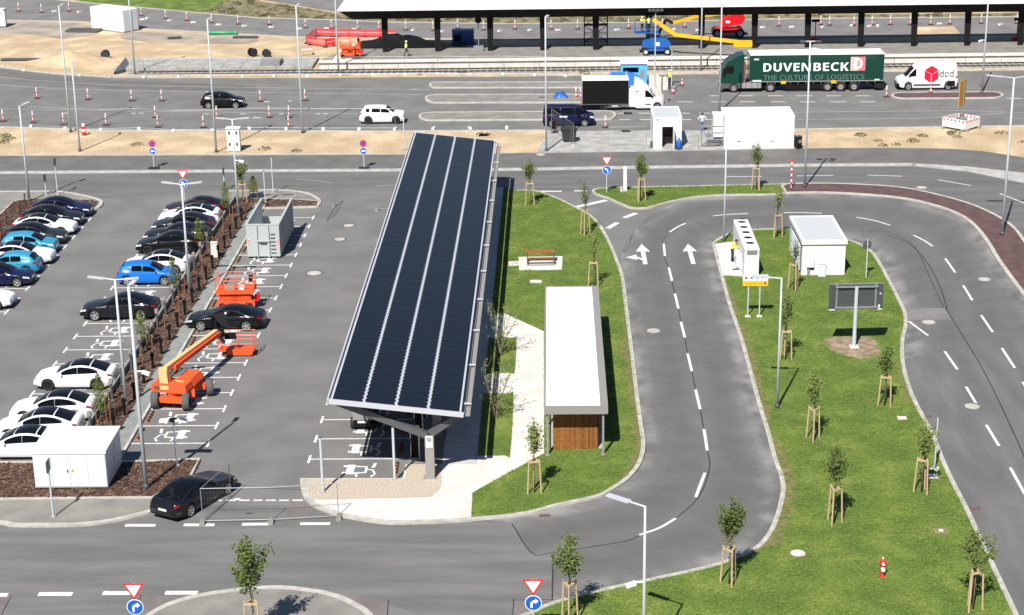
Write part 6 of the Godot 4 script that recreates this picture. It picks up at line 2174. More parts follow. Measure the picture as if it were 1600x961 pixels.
	st.generate_normals()
	var t := thing("person", label, "person", at, turn)
	put("body", st.commit(), M.cloth, t)
	for s in [-1, 1]:
		var e := S()
		tube(e, J.head + f * 0.09 + sd * s * 0.038 + Vector3(0, 0.012, 0), J.head + f * 0.103 + sd * s * 0.038 + Vector3(0, 0.012, 0), 0.011, 0.009, 6)
		obj("eye", e, M.black, t)
	var hr := S(true)
	var hb := Basis(sd, Vector3.UP, -f)
	if look.has("helmet"):
		lathe(hr, [Vector2(0.15, 0.02), Vector2(0.135, 0.03), Vector2(0.13, 0.08), Vector2(0.10, 0.125), Vector2(0.05, 0.145), Vector2(0, 0.15)], 14, J.head, hb)
		obj("helmet", hr, M[look.helmet], t)
	else:
		lathe(hr, [Vector2(0.112, -0.02), Vector2(0.118, 0.04), Vector2(0.10, 0.09), Vector2(0.055, 0.12), Vector2(0, 0.127)], 14, J.head - f * 0.016, hb)
		obj("hair", hr, M.hair, t)
	if look.has("vest"):
		var vm := S()
		for y in [0.12, 0.26]:
			lathe(vm, [Vector2(0.172, -0.022), Vector2(0.174, 0.022)], 16, J.hip.lerp(J.chest, y / 0.3), Basis.IDENTITY)
		obj("reflective_band", vm, M.cool_white, t)


func pose() -> Dictionary:
	return {"hip": Vector3(0, 0.98, 0), "chest": Vector3(0, 1.28, 0), "neck": Vector3(0, 1.46, 0), "head": Vector3(0, 1.63, 0.02),
		"shl": Vector3(0.17, 1.40, 0), "shr": Vector3(-0.17, 1.40, 0), "ell": Vector3(0.25, 1.13, -0.03), "elr": Vector3(-0.25, 1.13, -0.03),
		"hal": Vector3(0.27, 0.88, 0.05), "har": Vector3(-0.27, 0.88, 0.05), "hpl": Vector3(0.085, 0.92, 0), "hpr": Vector3(-0.085, 0.92, 0),
		"knl": Vector3(0.10, 0.50, 0.02), "knr": Vector3(-0.10, 0.50, 0.02), "anl": Vector3(0.11, 0.09, -0.02), "anr": Vector3(-0.11, 0.09, -0.02),
		"tol": Vector3(0.12, 0.04, 0.14), "tor": Vector3(-0.12, 0.04, 0.14)}


func build_people():
	var c := mk("cloth", Color.WHITE, 0.85)
	c.vertex_color_use_as_albedo = true
	mk("hair", Color(0.16, 0.12, 0.09), 0.9)
	mk("helmet_white", Color(0.85, 0.86, 0.87), 0.4)
	mk("helmet_yellow", Color(0.92, 0.85, 0.15), 0.4)
	var skin := Color(0.45, 0.26, 0.18)
	var hiviz := Color(0.66, 0.72, 0.10)
	var navy := Color(0.02, 0.025, 0.05)
	# man with hands on hips by the office container
	var p := pose()
	p.ell = Vector3(0.40, 1.18, -0.06)
	p.elr = Vector3(-0.40, 1.18, -0.06)
	p.hal = Vector3(0.20, 1.02, 0.04)
	p.har = Vector3(-0.20, 1.02, 0.04)
	p.tol = Vector3(0.16, 0.04, 0.13)
	p.tor = Vector3(-0.16, 0.04, 0.13)
	p.anl = Vector3(0.14, 0.09, -0.02)
	p.anr = Vector3(-0.14, 0.09, -0.02)
	person("person in pale blue shirt and jeans, hands on hips, by the office container", v3(Vector2(32.75, -28.45)), PI, p, {"shirt": Color(0.48, 0.56, 0.74), "sleeve": skin, "trousers": Color(0.10, 0.16, 0.32), "shoes": Color(0.04, 0.04, 0.05), "skin": skin})
	# technician bending at the white unit
	p = pose()
	p.chest = Vector3(0, 1.24, 0.10)
	p.neck = Vector3(0, 1.40, 0.20)
	p.head = Vector3(0, 1.53, 0.30)
	p.shl = Vector3(0.17, 1.35, 0.14)
	p.shr = Vector3(-0.17, 1.35, 0.14)
	p.ell = Vector3(0.22, 1.10, 0.25)
	p.elr = Vector3(-0.22, 1.10, 0.25)
	p.hal = Vector3(0.16, 0.98, 0.46)
	p.har = Vector3(-0.16, 0.98, 0.46)
	person("technician in yellow vest and dark trousers working at the white unit", v3(Vector2(31.54, 12.85), 0.13), deg_to_rad(65), p, {"shirt": hiviz, "sleeve": hiviz, "trousers": navy, "shoes": Color(0.02, 0.02, 0.02), "skin": skin, "vest": true})
	# worker walking on the platform
	p = pose()
	p.knl = Vector3(0.10, 0.52, 0.18)
	p.anl = Vector3(0.10, 0.13, 0.22)
	p.tol = Vector3(0.11, 0.08, 0.38)
	p.knr = Vector3(-0.10, 0.50, -0.06)
	p.anr = Vector3(-0.10, 0.12, -0.30)
	p.tor = Vector3(-0.11, 0.04, -0.16)
	p.ell = Vector3(0.24, 1.14, -0.12)
	p.hal = Vector3(0.25, 0.92, -0.14)
	p.elr = Vector3(-0.24, 1.14, 0.10)
	p.har = Vector3(-0.24, 0.94, 0.26)
	person("worker in yellow vest and white helmet walking along the platform", v3(Vector2(2.46, -63.51), 0.75), PI / 2, p, {"shirt": hiviz, "sleeve": navy, "trousers": navy, "shoes": Color(0.03, 0.03, 0.03), "skin": skin, "helmet": "helmet_white", "vest": true}, 0.034)
	p = pose()
	person("worker in yellow vest standing by the concrete blocks on the far road", v3(Vector2(31.02, -49.11)), PI * 0.7, p, {"shirt": hiviz, "sleeve": hiviz, "trousers": navy, "shoes": Color(0.03, 0.03, 0.03), "skin": skin, "helmet": "helmet_white", "vest": true}, 0.034)
	for k in 2:
		p = pose()
		p.ell = Vector3(0.25, 1.2, 0.2)
		p.hal = Vector3(0.2, 1.25, 0.42)
		p.elr = Vector3(-0.25, 1.2, 0.2)
		p.har = Vector3(-0.2, 1.25, 0.42)
		var q: Vector2 = Vector2(30.42, -63.42)
		person(["worker in yellow vest and yellow helmet, one of two in the blue basket", "worker in yellow vest and dark cap, one of two in the blue basket"][k], Vector3(q.x - 1.6 + k * 0.75, 0.78 + 2.48, q.y + 0.3 - k * 0.2), [0.6, -2.4][k], p, {"shirt": hiviz, "sleeve": Color(0.05, 0.05, 0.06), "trousers": navy, "shoes": Color(0.03, 0.03, 0.03), "skin": skin, "helmet": ["helmet_yellow", "black_paint"][k], "vest": true}, 0.036)


# ---------- lamp posts ----------
func lamp(at: Vector2, h: float, arms: Array, label: String, group: String, y := 0.0, r := 0.10) -> Node3D:
	var t := thing("lamp_post", label, "lamp post", v3(at, y), 0.0, group)
	var st := S(true)
	tube(st, Vector3(0, 0, 0), Vector3(0, h, 0), r, r * 0.6, 10)
	obj("pole", st, M.pole, t)
	st = S(true)
	tube(st, Vector3(0, 0, 0), Vector3(0, 0.25, 0), r * 1.5, r * 1.4, 10)
	obj("base_sleeve", st, M.steel_dark, t)
	for a in arms:
		# a: direction in degrees from +x towards -z, length, rise
		var d := Vector3(cos(deg_to_rad(a[0])), 0, -sin(deg_to_rad(a[0])))
		var q: Vector3 = Vector3(0, h - 0.04, 0) + d * (a[1] * 0.45) + Vector3(0, a[2] * 0.45, 0)
		st = S()
		tube(st, Vector3(0, h - 0.04, 0), q, 0.045, 0.04, 6)
		var arm := obj("arm", st, M.pole, t)
		st = S()
		bar(st, q - d * 0.05, q + d * (a[1] * 0.6) + Vector3(0, a[2] * 0.5, 0), 0.26, 0.07)
		obj("luminaire", st, M.light_trim, arm)
	return t


func camera_arm(t: Node3D, y: float, dir: float):
	var st := S()
	tube(st, Vector3(0, y, 0), Vector3(dir * 0.45, y + 0.05, 0.1), 0.04)
	obj("camera_bracket", st, M.white, t)
	st = S()
	bar(st, Vector3(dir * 0.35, y + 0.02, 0.1), Vector3(dir * 0.75, y - 0.06, 0.25), 0.16, 0.16)
	obj("camera", st, M.white, t)


func build_poles():
	var ga := "tall lamp posts along the service roads"
	var tall := [[-27.08, -30.75], [-27.15, -58.68], [-11.59, -22.07], [-4.73, -29.39], [-4.61, -58.19], [18.25, -21.24], [34.96, -57.48], [35.09, -36.6], [62.23, -44.01]]
	var lb := ["tall lamp post at the sand strip by red and white posts", "tall lamp post at the end of the track apron", "tall lamp post in the sand strip beside the white container box", "tall lamp post in the sand strip by the white off-road car", "tall lamp post by the platform end with the orange lift", "tall lamp post between the carport end and the blue van", "tall lamp post at the track beside the lorry cab", "tall lamp post behind the white office container", "tall lamp post on the red traffic island behind the parcel van"]
	for i in tall.size():
		var p := lamp(Vector2(tall[i][0], tall[i][1]), 12.0, [[75, 0.9, 0.05]], lb[i], ga)
		if i == 8: camera_arm(p, 5.4, -1)
	var t = lamp(Vector2(39.44, -7.58), 12.0, [], "tall lamp post with floodlight heads on the red paved divider", ga, 0.1)
	camera_arm(t, 11.4, 1)
	part_heads(t, 12.0)
	t = lamp(Vector2(52.1, 6.7), 11.8, [[5, 2.0, 0.25], [178, 1.9, 0.25]], "tall twin armed lamp post on the red paved divider", ga, 0.1, 0.11)
	lamp(Vector2(-24.22, -22.94), 8.0, [[100, 0.8, 0.05]], "slim lamp post in the sand strip beside the taller one", ga)
	var gb := "lamp posts of the car park"
	lamp(Vector2(-23.92, -5.33), 7.9, [[50, 0.9, 0.2]], "lamp post in the mulch bed behind the deep blue car", gb, 0.1)
	t = lamp(Vector2(-2.08, 51.07), 10.9, [[80, 0.8, 0.05]], "tall mast in the mulch by the transformer cabinet", gb, 0.1, 0.11)
	camera_arm(t, 6.4, 1)
	lamp(Vector2(-5.71, 39.63), 7.6, [[172, 1.5, 0.14], [8, 1.25, 0.05]], "twin armed lamp post in the planting strip by the white cars", gb, 0.1, 0.1)
	lamp(Vector2(-5.97, 19.34), 7.75, [[172, 1.3, 0.16], [4, 1.3, 0.16]], "twin armed lamp post in the planting strip by the blue hatchback", gb, 0.1, 0.1)
	t = lamp(Vector2(-5.9, -0.17), 7.8, [[172, 1.25, 0.12], [4, 1.25, 0.12]], "twin armed lamp post at the far end of the planting strip", gb, 0.1, 0.1)
	camera_arm(t, 4.5, 1)
	var gc := "lamp posts of the lawns"
	lamp(Vector2(31.37, 40.62), 7.7, [[176, 1.55, 0.12]], "single armed lamp post on the edge of the big lawn", gc, 0.1, 0.08)
	lamp(Vector2(31.44, 7.6), 7.7, [], "plain mast on the pad corner beside the fan cabinet", gc, 0.1, 0.08)
	t = lamp(Vector2(22.4, 69.85), 7.7, [[145, 1.7, 0.06]], "single armed lamp post on the lawn tip by the turning sign", gc, 0.1, 0.08)
	camera_arm(t, 4.35, -1)
	# thin posts and masts
	var gp := "thin grey posts"
	for q in [[-4.25, -7.46, 3, 0], [-4.41, -4.29, 2.6, 1], [-8.45, -8.43, 1.9, 2], [-23, -7.09, 1.8, 3], [-22.09, -7.26, 3.1, 4], [-5.98, 54.36, 3.05, 5], [5.44, -22.24, 3.1, 6], [-1.07, 48.18, 2.5, 7], [31.06, -46.51, 4.4, 8], [7.07, 51.65, 3, 9], [10.59, 50.12, 2.9, 10]]:
		var n := int(q[3])
		var s := thing("post", ["thin grey post on the paved tip by the skip", "thin grey post in the small mulch bed behind the skip", "thin post with dark sign edge by the planting strip", "short thin post on the paved corner by the deep blue car", "thin grey post on the paved corner beyond the deep blue car", "thin post with dark edge-on sign before the transformer cabinet", "thin post in the sand strip by the carport end", "thin post carrying two white flat heads at the mulch bed corner", "thin site mast on a tripod foot by the lorry", "bent grey post on the gravel bed beside the bay", "thin grey post on the gravel bed by the chargers"][n], "post", Vector3(q[0], 0.09 if n != 6 and n != 8 else 0.0, q[1]), 0.0, gp)
		var st := S()
		tube(st, Vector3.ZERO, Vector3(0, q[2], 0), 0.05 if n < 9 else 0.07, -1, 8)
		obj("pole", st, M.pole, s)
		if n in [2, 3, 4, 5]:
			part_box("sign_plate", Vector3(0, q[2] - 0.3, 0), Vector3(0.05, 0.6, 0.6), "steel_dark", s)
		else:
			part_box("cap", Vector3(0, q[2] + 0.02, 0), Vector3(0.11, 0.05, 0.11), "steel_dark", s)
		part_box("foot", Vector3(0, 0.03, 0), Vector3(0.24, 0.06, 0.24), "concrete", s)
		if n == 7:
			for e in [-1, 1]:
				st = S()
				box(st, Vector3(e * 0.42, q[2] + 0.1, 0.05), Vector3(0.6, 0.1, 0.38), Basis(Vector3(0, 0, 1), -0.12 * e))
				obj("flat_head", st, M.white, s)
			st = S()
			lathe(st, [Vector2(0, -0.1), Vector2(0.2, -0.08), Vector2(0.22, 0.04), Vector2(0, 0.08)], 12, Vector3(0, q[2] + 0.14, 0.05))
			obj("hub", st, M.black_paint, s)
		if n == 8:
			for k in 3:
				st = S()
				tube(st, Vector3(0, 0.5, 0), Vector3(cos(k * 2.09), 0.05, sin(k * 2.09)) * 0.7, 0.04)
				obj("tripod_leg", st, M.steel_dark, s)
	pole_lines()


func part_heads(t: Node3D, h: float):
	part_box("cross_bar", Vector3(0, h, 0), Vector3(1.5, 0.08, 0.08), "pole", t)
	for x in [-0.6, 0.6]: part_box("floodlight", Vector3(x, h + 0.02, 0.15), Vector3(0.45, 0.12, 0.4), "steel_dark", t)


func pole_lines():
	# mast with flat floodlight crown on the platform edge
	var t := thing("floodlight_mast", "grey mast with a crown of floodlights beside the concrete blocks", "floodlight", v3(Vector2(29.23, -44.39)))
	var st := S()
	tube(st, Vector3.ZERO, Vector3(0, 8.6, 0), 0.08, 0.05)
	obj("mast", st, M.pole, t)
	part_box("crown", Vector3(0, 8.6, 0), Vector3(1.2, 0.1, 0.5), "black_paint", t)
	for k in 4: part_box("lamp_head", Vector3(-0.6 + k * 0.4, 8.75, 0.1), Vector3(0.3, 0.2, 0.3), "steel_dark", t)
	part_box("base", Vector3(0, 0.3, 0), Vector3(0.7, 0.6, 0.7), "concrete", t)


# ---------- signs ----------
func disc(t: Node3D, called: String, y: float, r: float, m: String, z := 0.05) -> MeshInstance3D:
	var st := S()
	lathe(st, [Vector2(0, -0.012), Vector2(r, -0.012), Vector2(r, 0.012), Vector2(0, 0.012)], 24, Vector3(0, y, z), Basis(Vector3.RIGHT, PI / 2))
	return obj(called, st, M[m], t)


func arrow(t: Node3D, y: float, pts: Array, z := 0.066, mir := 1.0):
	var st := S()
	var a := []
	for i in range(0, pts.size(), 2):
		a.append(pts[i] * mir)
		a.append(pts[i + 1] + y)
	extrude(st, V2(a), z, z + 0.006)
	obj("arrow", st, M.letter_white, t)


func sign_post(t: Node3D, h: float):
	var st := S()
	tube(st, Vector3.ZERO, Vector3(0, h, 0), 0.04, -1, 8)
	obj("post", st, M.pole, t)


func yield_sign(at: Vector3, label: String, mir: float):
	var t := thing("traffic_sign", label, "sign", at, 0.0, "yield and turn signs")
	sign_post(t, 3.0)
	var st := S()
	extrude(st, V2([-0.45, 3.02, 0.45, 3.02, 0, 2.26]), 0.04, 0.06)
	var b := obj("triangle", st, M.red, t)
	st = S()
	extrude(st, V2([-0.33, 2.95, 0.33, 2.95, 0, 2.40]), 0.061, 0.067)
	obj("triangle_field", st, M.letter_white, b)
	var d := disc(t, "disc_rim", 1.92, 0.36, "letter_white")
	disc(d, "disc", 1.92, 0.33, "blue_sign", 0.054)
	arrow(d, 1.92, [-0.12, -0.22, -0.03, -0.22, -0.03, -0.02, 0.02, 0.03, 0.08, 0.03, 0.08, -0.04, 0.22, 0.09, 0.08, 0.22, 0.08, 0.14, 0.0, 0.14, -0.12, 0.03], 0.067, mir)


func build_signs():
	# no stopping + arrow, on black feet
	for k in 2:
		var t := thing("traffic_sign", ["no stopping sign over a blue arrow disc, by the sand strip near the white box", "no stopping sign over a blue arrow disc, by the sand strip near the carport"][k], "sign", v3([Vector2(-16, -16.25), Vector2(2.46, -15.56)][k]), 0.0, "no stopping signs")
		sign_post(t, 2.5)
		var d := disc(t, "disc", 2.22, 0.30, "red")
		disc(d, "field", 2.22, 0.235, "blue_sign", 0.056)
		for s in [-1, 1]:
			var st := S()
			bar(st, Vector3(-0.18, 2.22 - 0.18 * s, 0.074), Vector3(0.18, 2.22 + 0.18 * s, 0.074), 0.012, 0.06)
			obj("cross", st, M.red, d)
		var e := disc(t, "disc_rim", 1.56, 0.30, "letter_white")
		disc(e, "field", 1.56, 0.28, "blue_sign", 0.054)
		arrow(e, 1.56, [0.2, 0.05, 0.2, -0.05, -0.02, -0.05, -0.02, -0.14, -0.2, 0.0, -0.02, 0.14, -0.02, 0.05])
		part_box("foot", Vector3(0, 0.06, 0.1), Vector3(0.9, 0.12, 0.5), "rubber", t)
	yield_sign(v3(Vector2(23.2, -6.32), 0.1), "yield triangle over a blue turn disc on the narrow lawn", -1)
	yield_sign(Vector3(-10.8, 0, -3.6), "yield triangle over a blue turn disc beside the maroon saloon", -1)
	yield_sign(Vector3(1.12, 0.09, 67.2), "yield triangle over a blue turn disc at the side road by dashed line", 1)
	yield_sign(Vector3(17.9, 0.0, 66.8), "yield triangle over a blue turn disc at the lawn tip", 1)
	# white stele
	var t := thing("marker_column", "plain white marker column on the narrow lawn", "marker", v3(Vector2(24.7, -6.67), 0.1))
	part_box("panel", Vector3(0, 1.06, 0), Vector3(0.28, 2.1, 0.16), "white", t)
	part_box("foot", Vector3(0, 0.06, 0), Vector3(0.5, 0.14, 0.4), "concrete", t)
	part_box("side_block", Vector3(-0.32, 0.2, 0.05), Vector3(0.14, 0.4, 0.16), "plaza", t)
	# wayfinding board
	t = thing("direction_sign", "white and yellow direction board on two posts by the fan cabinet", "sign", Vector3(31.75, 0.1, 24.85))
	for x in [-0.37, 0.37]:
		var st := S()
		tube(st, Vector3(x, 0, 0), Vector3(x, 2.5, 0), 0.045)
		obj("post", st, M.pole, t)
		part_box("foot", Vector3(x, 0.02, 0), Vector3(0.34, 0.08, 0.34), "plaza", t)
	var wb := part_box("white_board", Vector3(0.05, 2.66, 0.06), Vector3(1.62, 0.42, 0.05), "cool_white", t)
	var yb := part_box("yellow_board", Vector3(0.05, 2.28, 0.06), Vector3(1.62, 0.32, 0.05), "sign_yellow", t)
	for b in [[-0.5, 0.14], [-0.1, 0.5], [0.36, 0.2]]:
		part_box("faded_print", Vector3(b[0], 2.27, 0.088), Vector3(b[1], 0.07, 0.006), "sign_ochre", yb)
	part_box("symbol", Vector3(0.68, 2.3, 0.088), Vector3(0.16, 0.14, 0.006), "steel_dark", yb)
	for k in 4:
		part_box("symbol", Vector3(-0.55 + k * 0.36, 2.66, 0.088), Vector3(0.16 - 0.03 * (k % 2), 0.12 - 0.03 * (k / 2), 0.006), ["steel_dark", "blue_sign", "blue_light", "grey_metal"][k], wb)
	# big board seen from behind
	t = thing("billboard", "big grey sign board seen from its back on a single post in bare soil", "sign", v3(Vector2(37.27, 30.75), 0.1), 0.035)
	part_box("footing", Vector3(0, 0.04, 0), Vector3(0.55, 0.1, 0.5), "plaza", t)
	var st := S()
	tube(st, Vector3.ZERO, Vector3(0, 3.9, 0), 0.12, 0.11, 10)
	obj("post", st, M.pole, t)
	part_box("panel", Vector3(0.02, 3.25, -0.18), Vector3(3.3, 1.6, 0.05), "board_back", t)
	for y in [2.72, 3.1, 3.5]:
		part_box("seam", Vector3(0.02, y, -0.152), Vector3(3.28, 0.03, 0.012), "steel_dark", t)
	part_box("rim", Vector3(0.02, 4.05, -0.18), Vector3(3.32, 0.05, 0.08), "galv", t)
	for x in [-1.18, 1.2]: part_box("upright", Vector3(x, 3.25, -0.11), Vector3(0.09, 1.62, 0.07), "galv", t)
	for y in [2.58, 3.9]: part_box("crossbar", Vector3(0.02, y, -0.04), Vector3(2.6, 0.1, 0.08), "galv", t)
	for x in [-1.4, 1.4]: part_box("lower_tag", Vector3(x, 2.41, -0.16), Vector3(0.45, 0.06, 0.04), "white", t)
	part_box("sticker", Vector3(1.45, 2.6, -0.148), Vector3(0.1, 0.2, 0.01), "white", t)
	part_box("sticker", Vector3(1.5, 3.4, -0.148), Vector3(0.1, 0.08, 0.01), "white", t)
	# round sign from behind
	t = thing("traffic_sign", "round sign seen from behind on the lawn edge by the plant building", "sign", v3(Vector2(40.36, 16.8), 0.1), 0.3)
	sign_post(t, 2.75)
	disc(t, "disc", 2.35, 0.33, "steel_dark", -0.06)
	part_box("clamp", Vector3(0, 2.35, 0.03), Vector3(0.24, 0.06, 0.05), "galv", t)
	# sign by the right-hand kerb
	t = thing("traffic_sign", "grey sign seen nearly edge-on among leaves at the lawn kerb", "sign", v3(Vector2(38.44, 49.18), 0.1), 1.1)
	sign_post(t, 2.85)
	part_box("plate", Vector3(0, 2.45, -0.06), Vector3(0.62, 0.7, 0.03), "grey_metal", t)
	part_box("foot", Vector3(0, 0.03, 0), Vector3(0.42, 0.08, 0.42), "plaza", t)
	# striped height marker
	t = thing("striped_post", "red and white banded post at the tip of the red divider", "post", v3(Vector2(38.32, -7.41), 0.1))
	for k in 8:
		st = S()
		tube(st, Vector3(0, 0.25 + k * 0.24, 0), Vector3(0, 0.25 + (k + 1) * 0.24, 0), 0.07)
		obj("band", st, M[["red", "white"][k % 2]], t)
	st = S()
	tube(st, Vector3.ZERO, Vector3(0, 0.25, 0), 0.06)
	obj("foot", st, M.pole, t)
	part_box("top_plate", Vector3(0, 2.2, 0), Vector3(0.26, 0.2, 0.05), "red", t)
	# hydrant marker and hydrant
	t = thing("fire_hydrant", "red fire hydrant with white caps standing in the lawn", "hydrant", v3(Vector2(33.65, 61.06), 0.1))
	st = S(true)
	lathe(st, [Vector2(0.13, 0), Vector2(0.13, 0.04), Vector2(0.10, 0.06), Vector2(0.095, 0.5), Vector2(0.13, 0.55), Vector2(0.14, 0.72), Vector2(0.12, 0.82), Vector2(0.06, 0.9), Vector2(0, 0.91)], 14)
	obj("body", st, M.red, t)
	for a in [[0.0, 0.42, 0.1], [0.0, 0.70, 0.07]]:
		st = S()
		tube(st, Vector3(0, a[1], 0.08), Vector3(0, a[1], 0.2), a[2], -1, 12)
		obj("cap", st, M.white, t)
	for s in [-1, 1]:
		st = S()
		tube(st, Vector3(s * 0.08, 0.68, 0), Vector3(s * 0.19, 0.68, 0), 0.06, -1, 10)
		obj("side_outlet", st, M.red, t)
	part_box("top_nut", Vector3(0, 0.93, 0), Vector3(0.07, 0.07, 0.07), "white", t)
	t = thing("hydrant_marker", "red and white marker at the sand strip beside slim lamp post", "marker", v3(Vector2(-25.44, -29.35)))
	for k in 4: part_box("band", Vector3(0, 0.2 + k * 0.26, 0), Vector3(0.34 - 0.08 * (k % 2), 0.25, 0.2), ["red", "white"][k % 2], t)
	part_box("foot", Vector3(0, 0.04, 0), Vector3(0.3, 0.08, 0.3), "steel_dark", t)
	# turned yellow sign inside a ring of red and white boards
	t = thing("detour_sign", "big yellow sign turned edgewise on a post inside red and white boards", "sign", v3(Vector2(56.83, -28.72)))
	st = S()
	tube(st, Vector3(0, 0, 0), Vector3(0, 4.4, 0), 0.09)
	obj("post", st, M.galv, t)
	var pn := part_box("panel", Vector3(-0.35, 3.4, 0), Vector3(1.9, 2.3, 0.06), "sign_ochre", t)
	pn.rotation.y = 1.05
	part_box("base_frame", Vector3(0, 0.5, 0), Vector3(0.9, 1.0, 0.6), "galv", t)
	var c := [Vector2(-1.75, -0.2), Vector2(0, 1.5), Vector2(1.75, -0.2), Vector2(0, -1.7)]
	for k in 4:
		var a: Vector2 = c[k]
		var b: Vector2 = c[(k + 1) % 4]
		var f := thing("barrier_board", ["white barrier board with red squares, one of four round the yellow sign"][0], "barrier", t.position + Vector3((a.x + b.x) / 2, 0, (a.y + b.y) / 2), -atan2(b.y - a.y, b.x - a.x), "boards round the yellow sign")
		var L := a.distance_to(b)
		part_box("board", Vector3(0, 0.6, 0), Vector3(L - 0.1, 0.85, 0.06), "white", f)
		for s in 6:
			part_box("red_square", Vector3(-L * 0.42 + s * L * 0.165, 0.88, 0.0), Vector3(0.16, 0.16, 0.075), "red", f)
		for s in [-1, 1]: part_box("foot", Vector3(s * L * 0.4, 0.1, 0), Vector3(0.2, 0.2, 0.5), "grey_metal", f)


# ---------- trees ----------
# leaf cards: many small folded leaves round twigs; sizes in metres
func crown_mesh(h: float, r: float, leaves: int, twigs: int, seed_: int, spread := 0.13) -> Array:
	var rg := RandomNumberGenerator.new()
	rg.seed = seed_
	var tw := S()
	var lf := S()
	for i in twigs:
		var f := float(i) / twigs
		var a := rg.randf() * TAU
		var y0 := h * 0.08 + f * h * 0.55
		var len_ := h * rg.randf_range(0.25, 0.42)
		var out := r * (0.35 + 0.65 * sin(PI * clampf(f * 0.9 + 0.12, 0, 1))) * rg.randf_range(0.6, 1.1)
		var p := Vector3(0, y0, 0)
		var q := Vector3(cos(a) * out, minf(y0 + len_, h), sin(a) * out)
		tube(tw, p, q, 0.016, 0.005, 4, false)
		for k in leaves / twigs:
			var c := p.lerp(q, rg.randf_range(0.3, 1.12)) + Vector3(rg.randfn() * spread, rg.randfn() * spread, rg.randfn() * spread)
			leaf(lf, c, rg, rg.randf_range(0.06, 0.10))
	for k in leaves / 8:
		var y := h * rg.randf_range(0.35, 1.1)
		leaf(lf, Vector3(rg.randfn() * 0.05, y, rg.randfn() * 0.05), rg, 0.06)
	tube(tw, Vector3.ZERO, Vector3(0.02, h, 0.01), 0.028, 0.006, 5, false)
	tw.generate_normals()
	lf.generate_normals()
	return [tw.commit(), lf.commit()]


func leaf(st, c: Vector3, rg, s: float):
	var d := Vector3(rg.randfn(), rg.randfn() * 0.7, rg.randfn()).normalized()
	var e := d.cross(Vector3(rg.randfn(), rg.randfn(), rg.randfn())).normalized()
	var n := d.cross(e) * s * 0.25
	var a := c - d * s
	var b := c + d * s
	tri(st, a, c + e * s * 0.55 + n, b)
	tri(st, a, b, c - e * s * 0.55 + n)


func staked_tree(at: Vector2, stake_h: float, crown_h: float, r: float, dens: float, variant: int, label: String, y := 0.1, turn := 0.0, group := "young staked trees on the lawns"):
	var t := thing("young_tree", label, "tree", v3(at, y), turn, group)
	var key := "crown%d_%.1f_%.1f_%.1f" % [variant, crown_h, r, dens]
	if not meshes.has(key): meshes[key] = crown_mesh(crown_h, r, int(560 * dens), 13, 100 + variant)
	var st := S(true)
	var base := stake_h * 0.92
	tube(st, Vector3.ZERO, Vector3(0.02, base, 0.0), 0.04, 0.03, 6)
	var tr := obj("trunk", st, M.trunk, t)
	var tw := put("twigs", meshes[key][0], M.trunk, tr)
	tw.position.y = base
	var cr := put("crown", meshes[key][1], M["leaf%d" % (variant % 3)], t)
	cr.position.y = base
	var ps := []
	for k in 3:
		var a := k * TAU / 3 + 0.5
		var d := Vector3(cos(a), 0, sin(a)) * 0.32
		st = S()
		tube(st, d * 1.25, d * 0.95 + Vector3(0, stake_h, 0), 0.045, 0.042, 7)
		obj("stake", st, M.stake, t)
		ps.append(d * 0.96 + Vector3(0, stake_h - 0.12, 0))
	for k in 3:
		st = S()
		bar(st, ps[k], ps[(k + 1) % 3], 0.07, 0.09)
		obj("cross_batten", st, M.stake, t)
	st = S()
	lathe(st, [Vector2(0.07, -0.04), Vector2(0.09, 0.0), Vector2(0.07, 0.04), Vector2(0.05, 0.0)], 8, Vector3(0, stake_h - 0.15, 0))
	obj("tie", st, M.black, t)


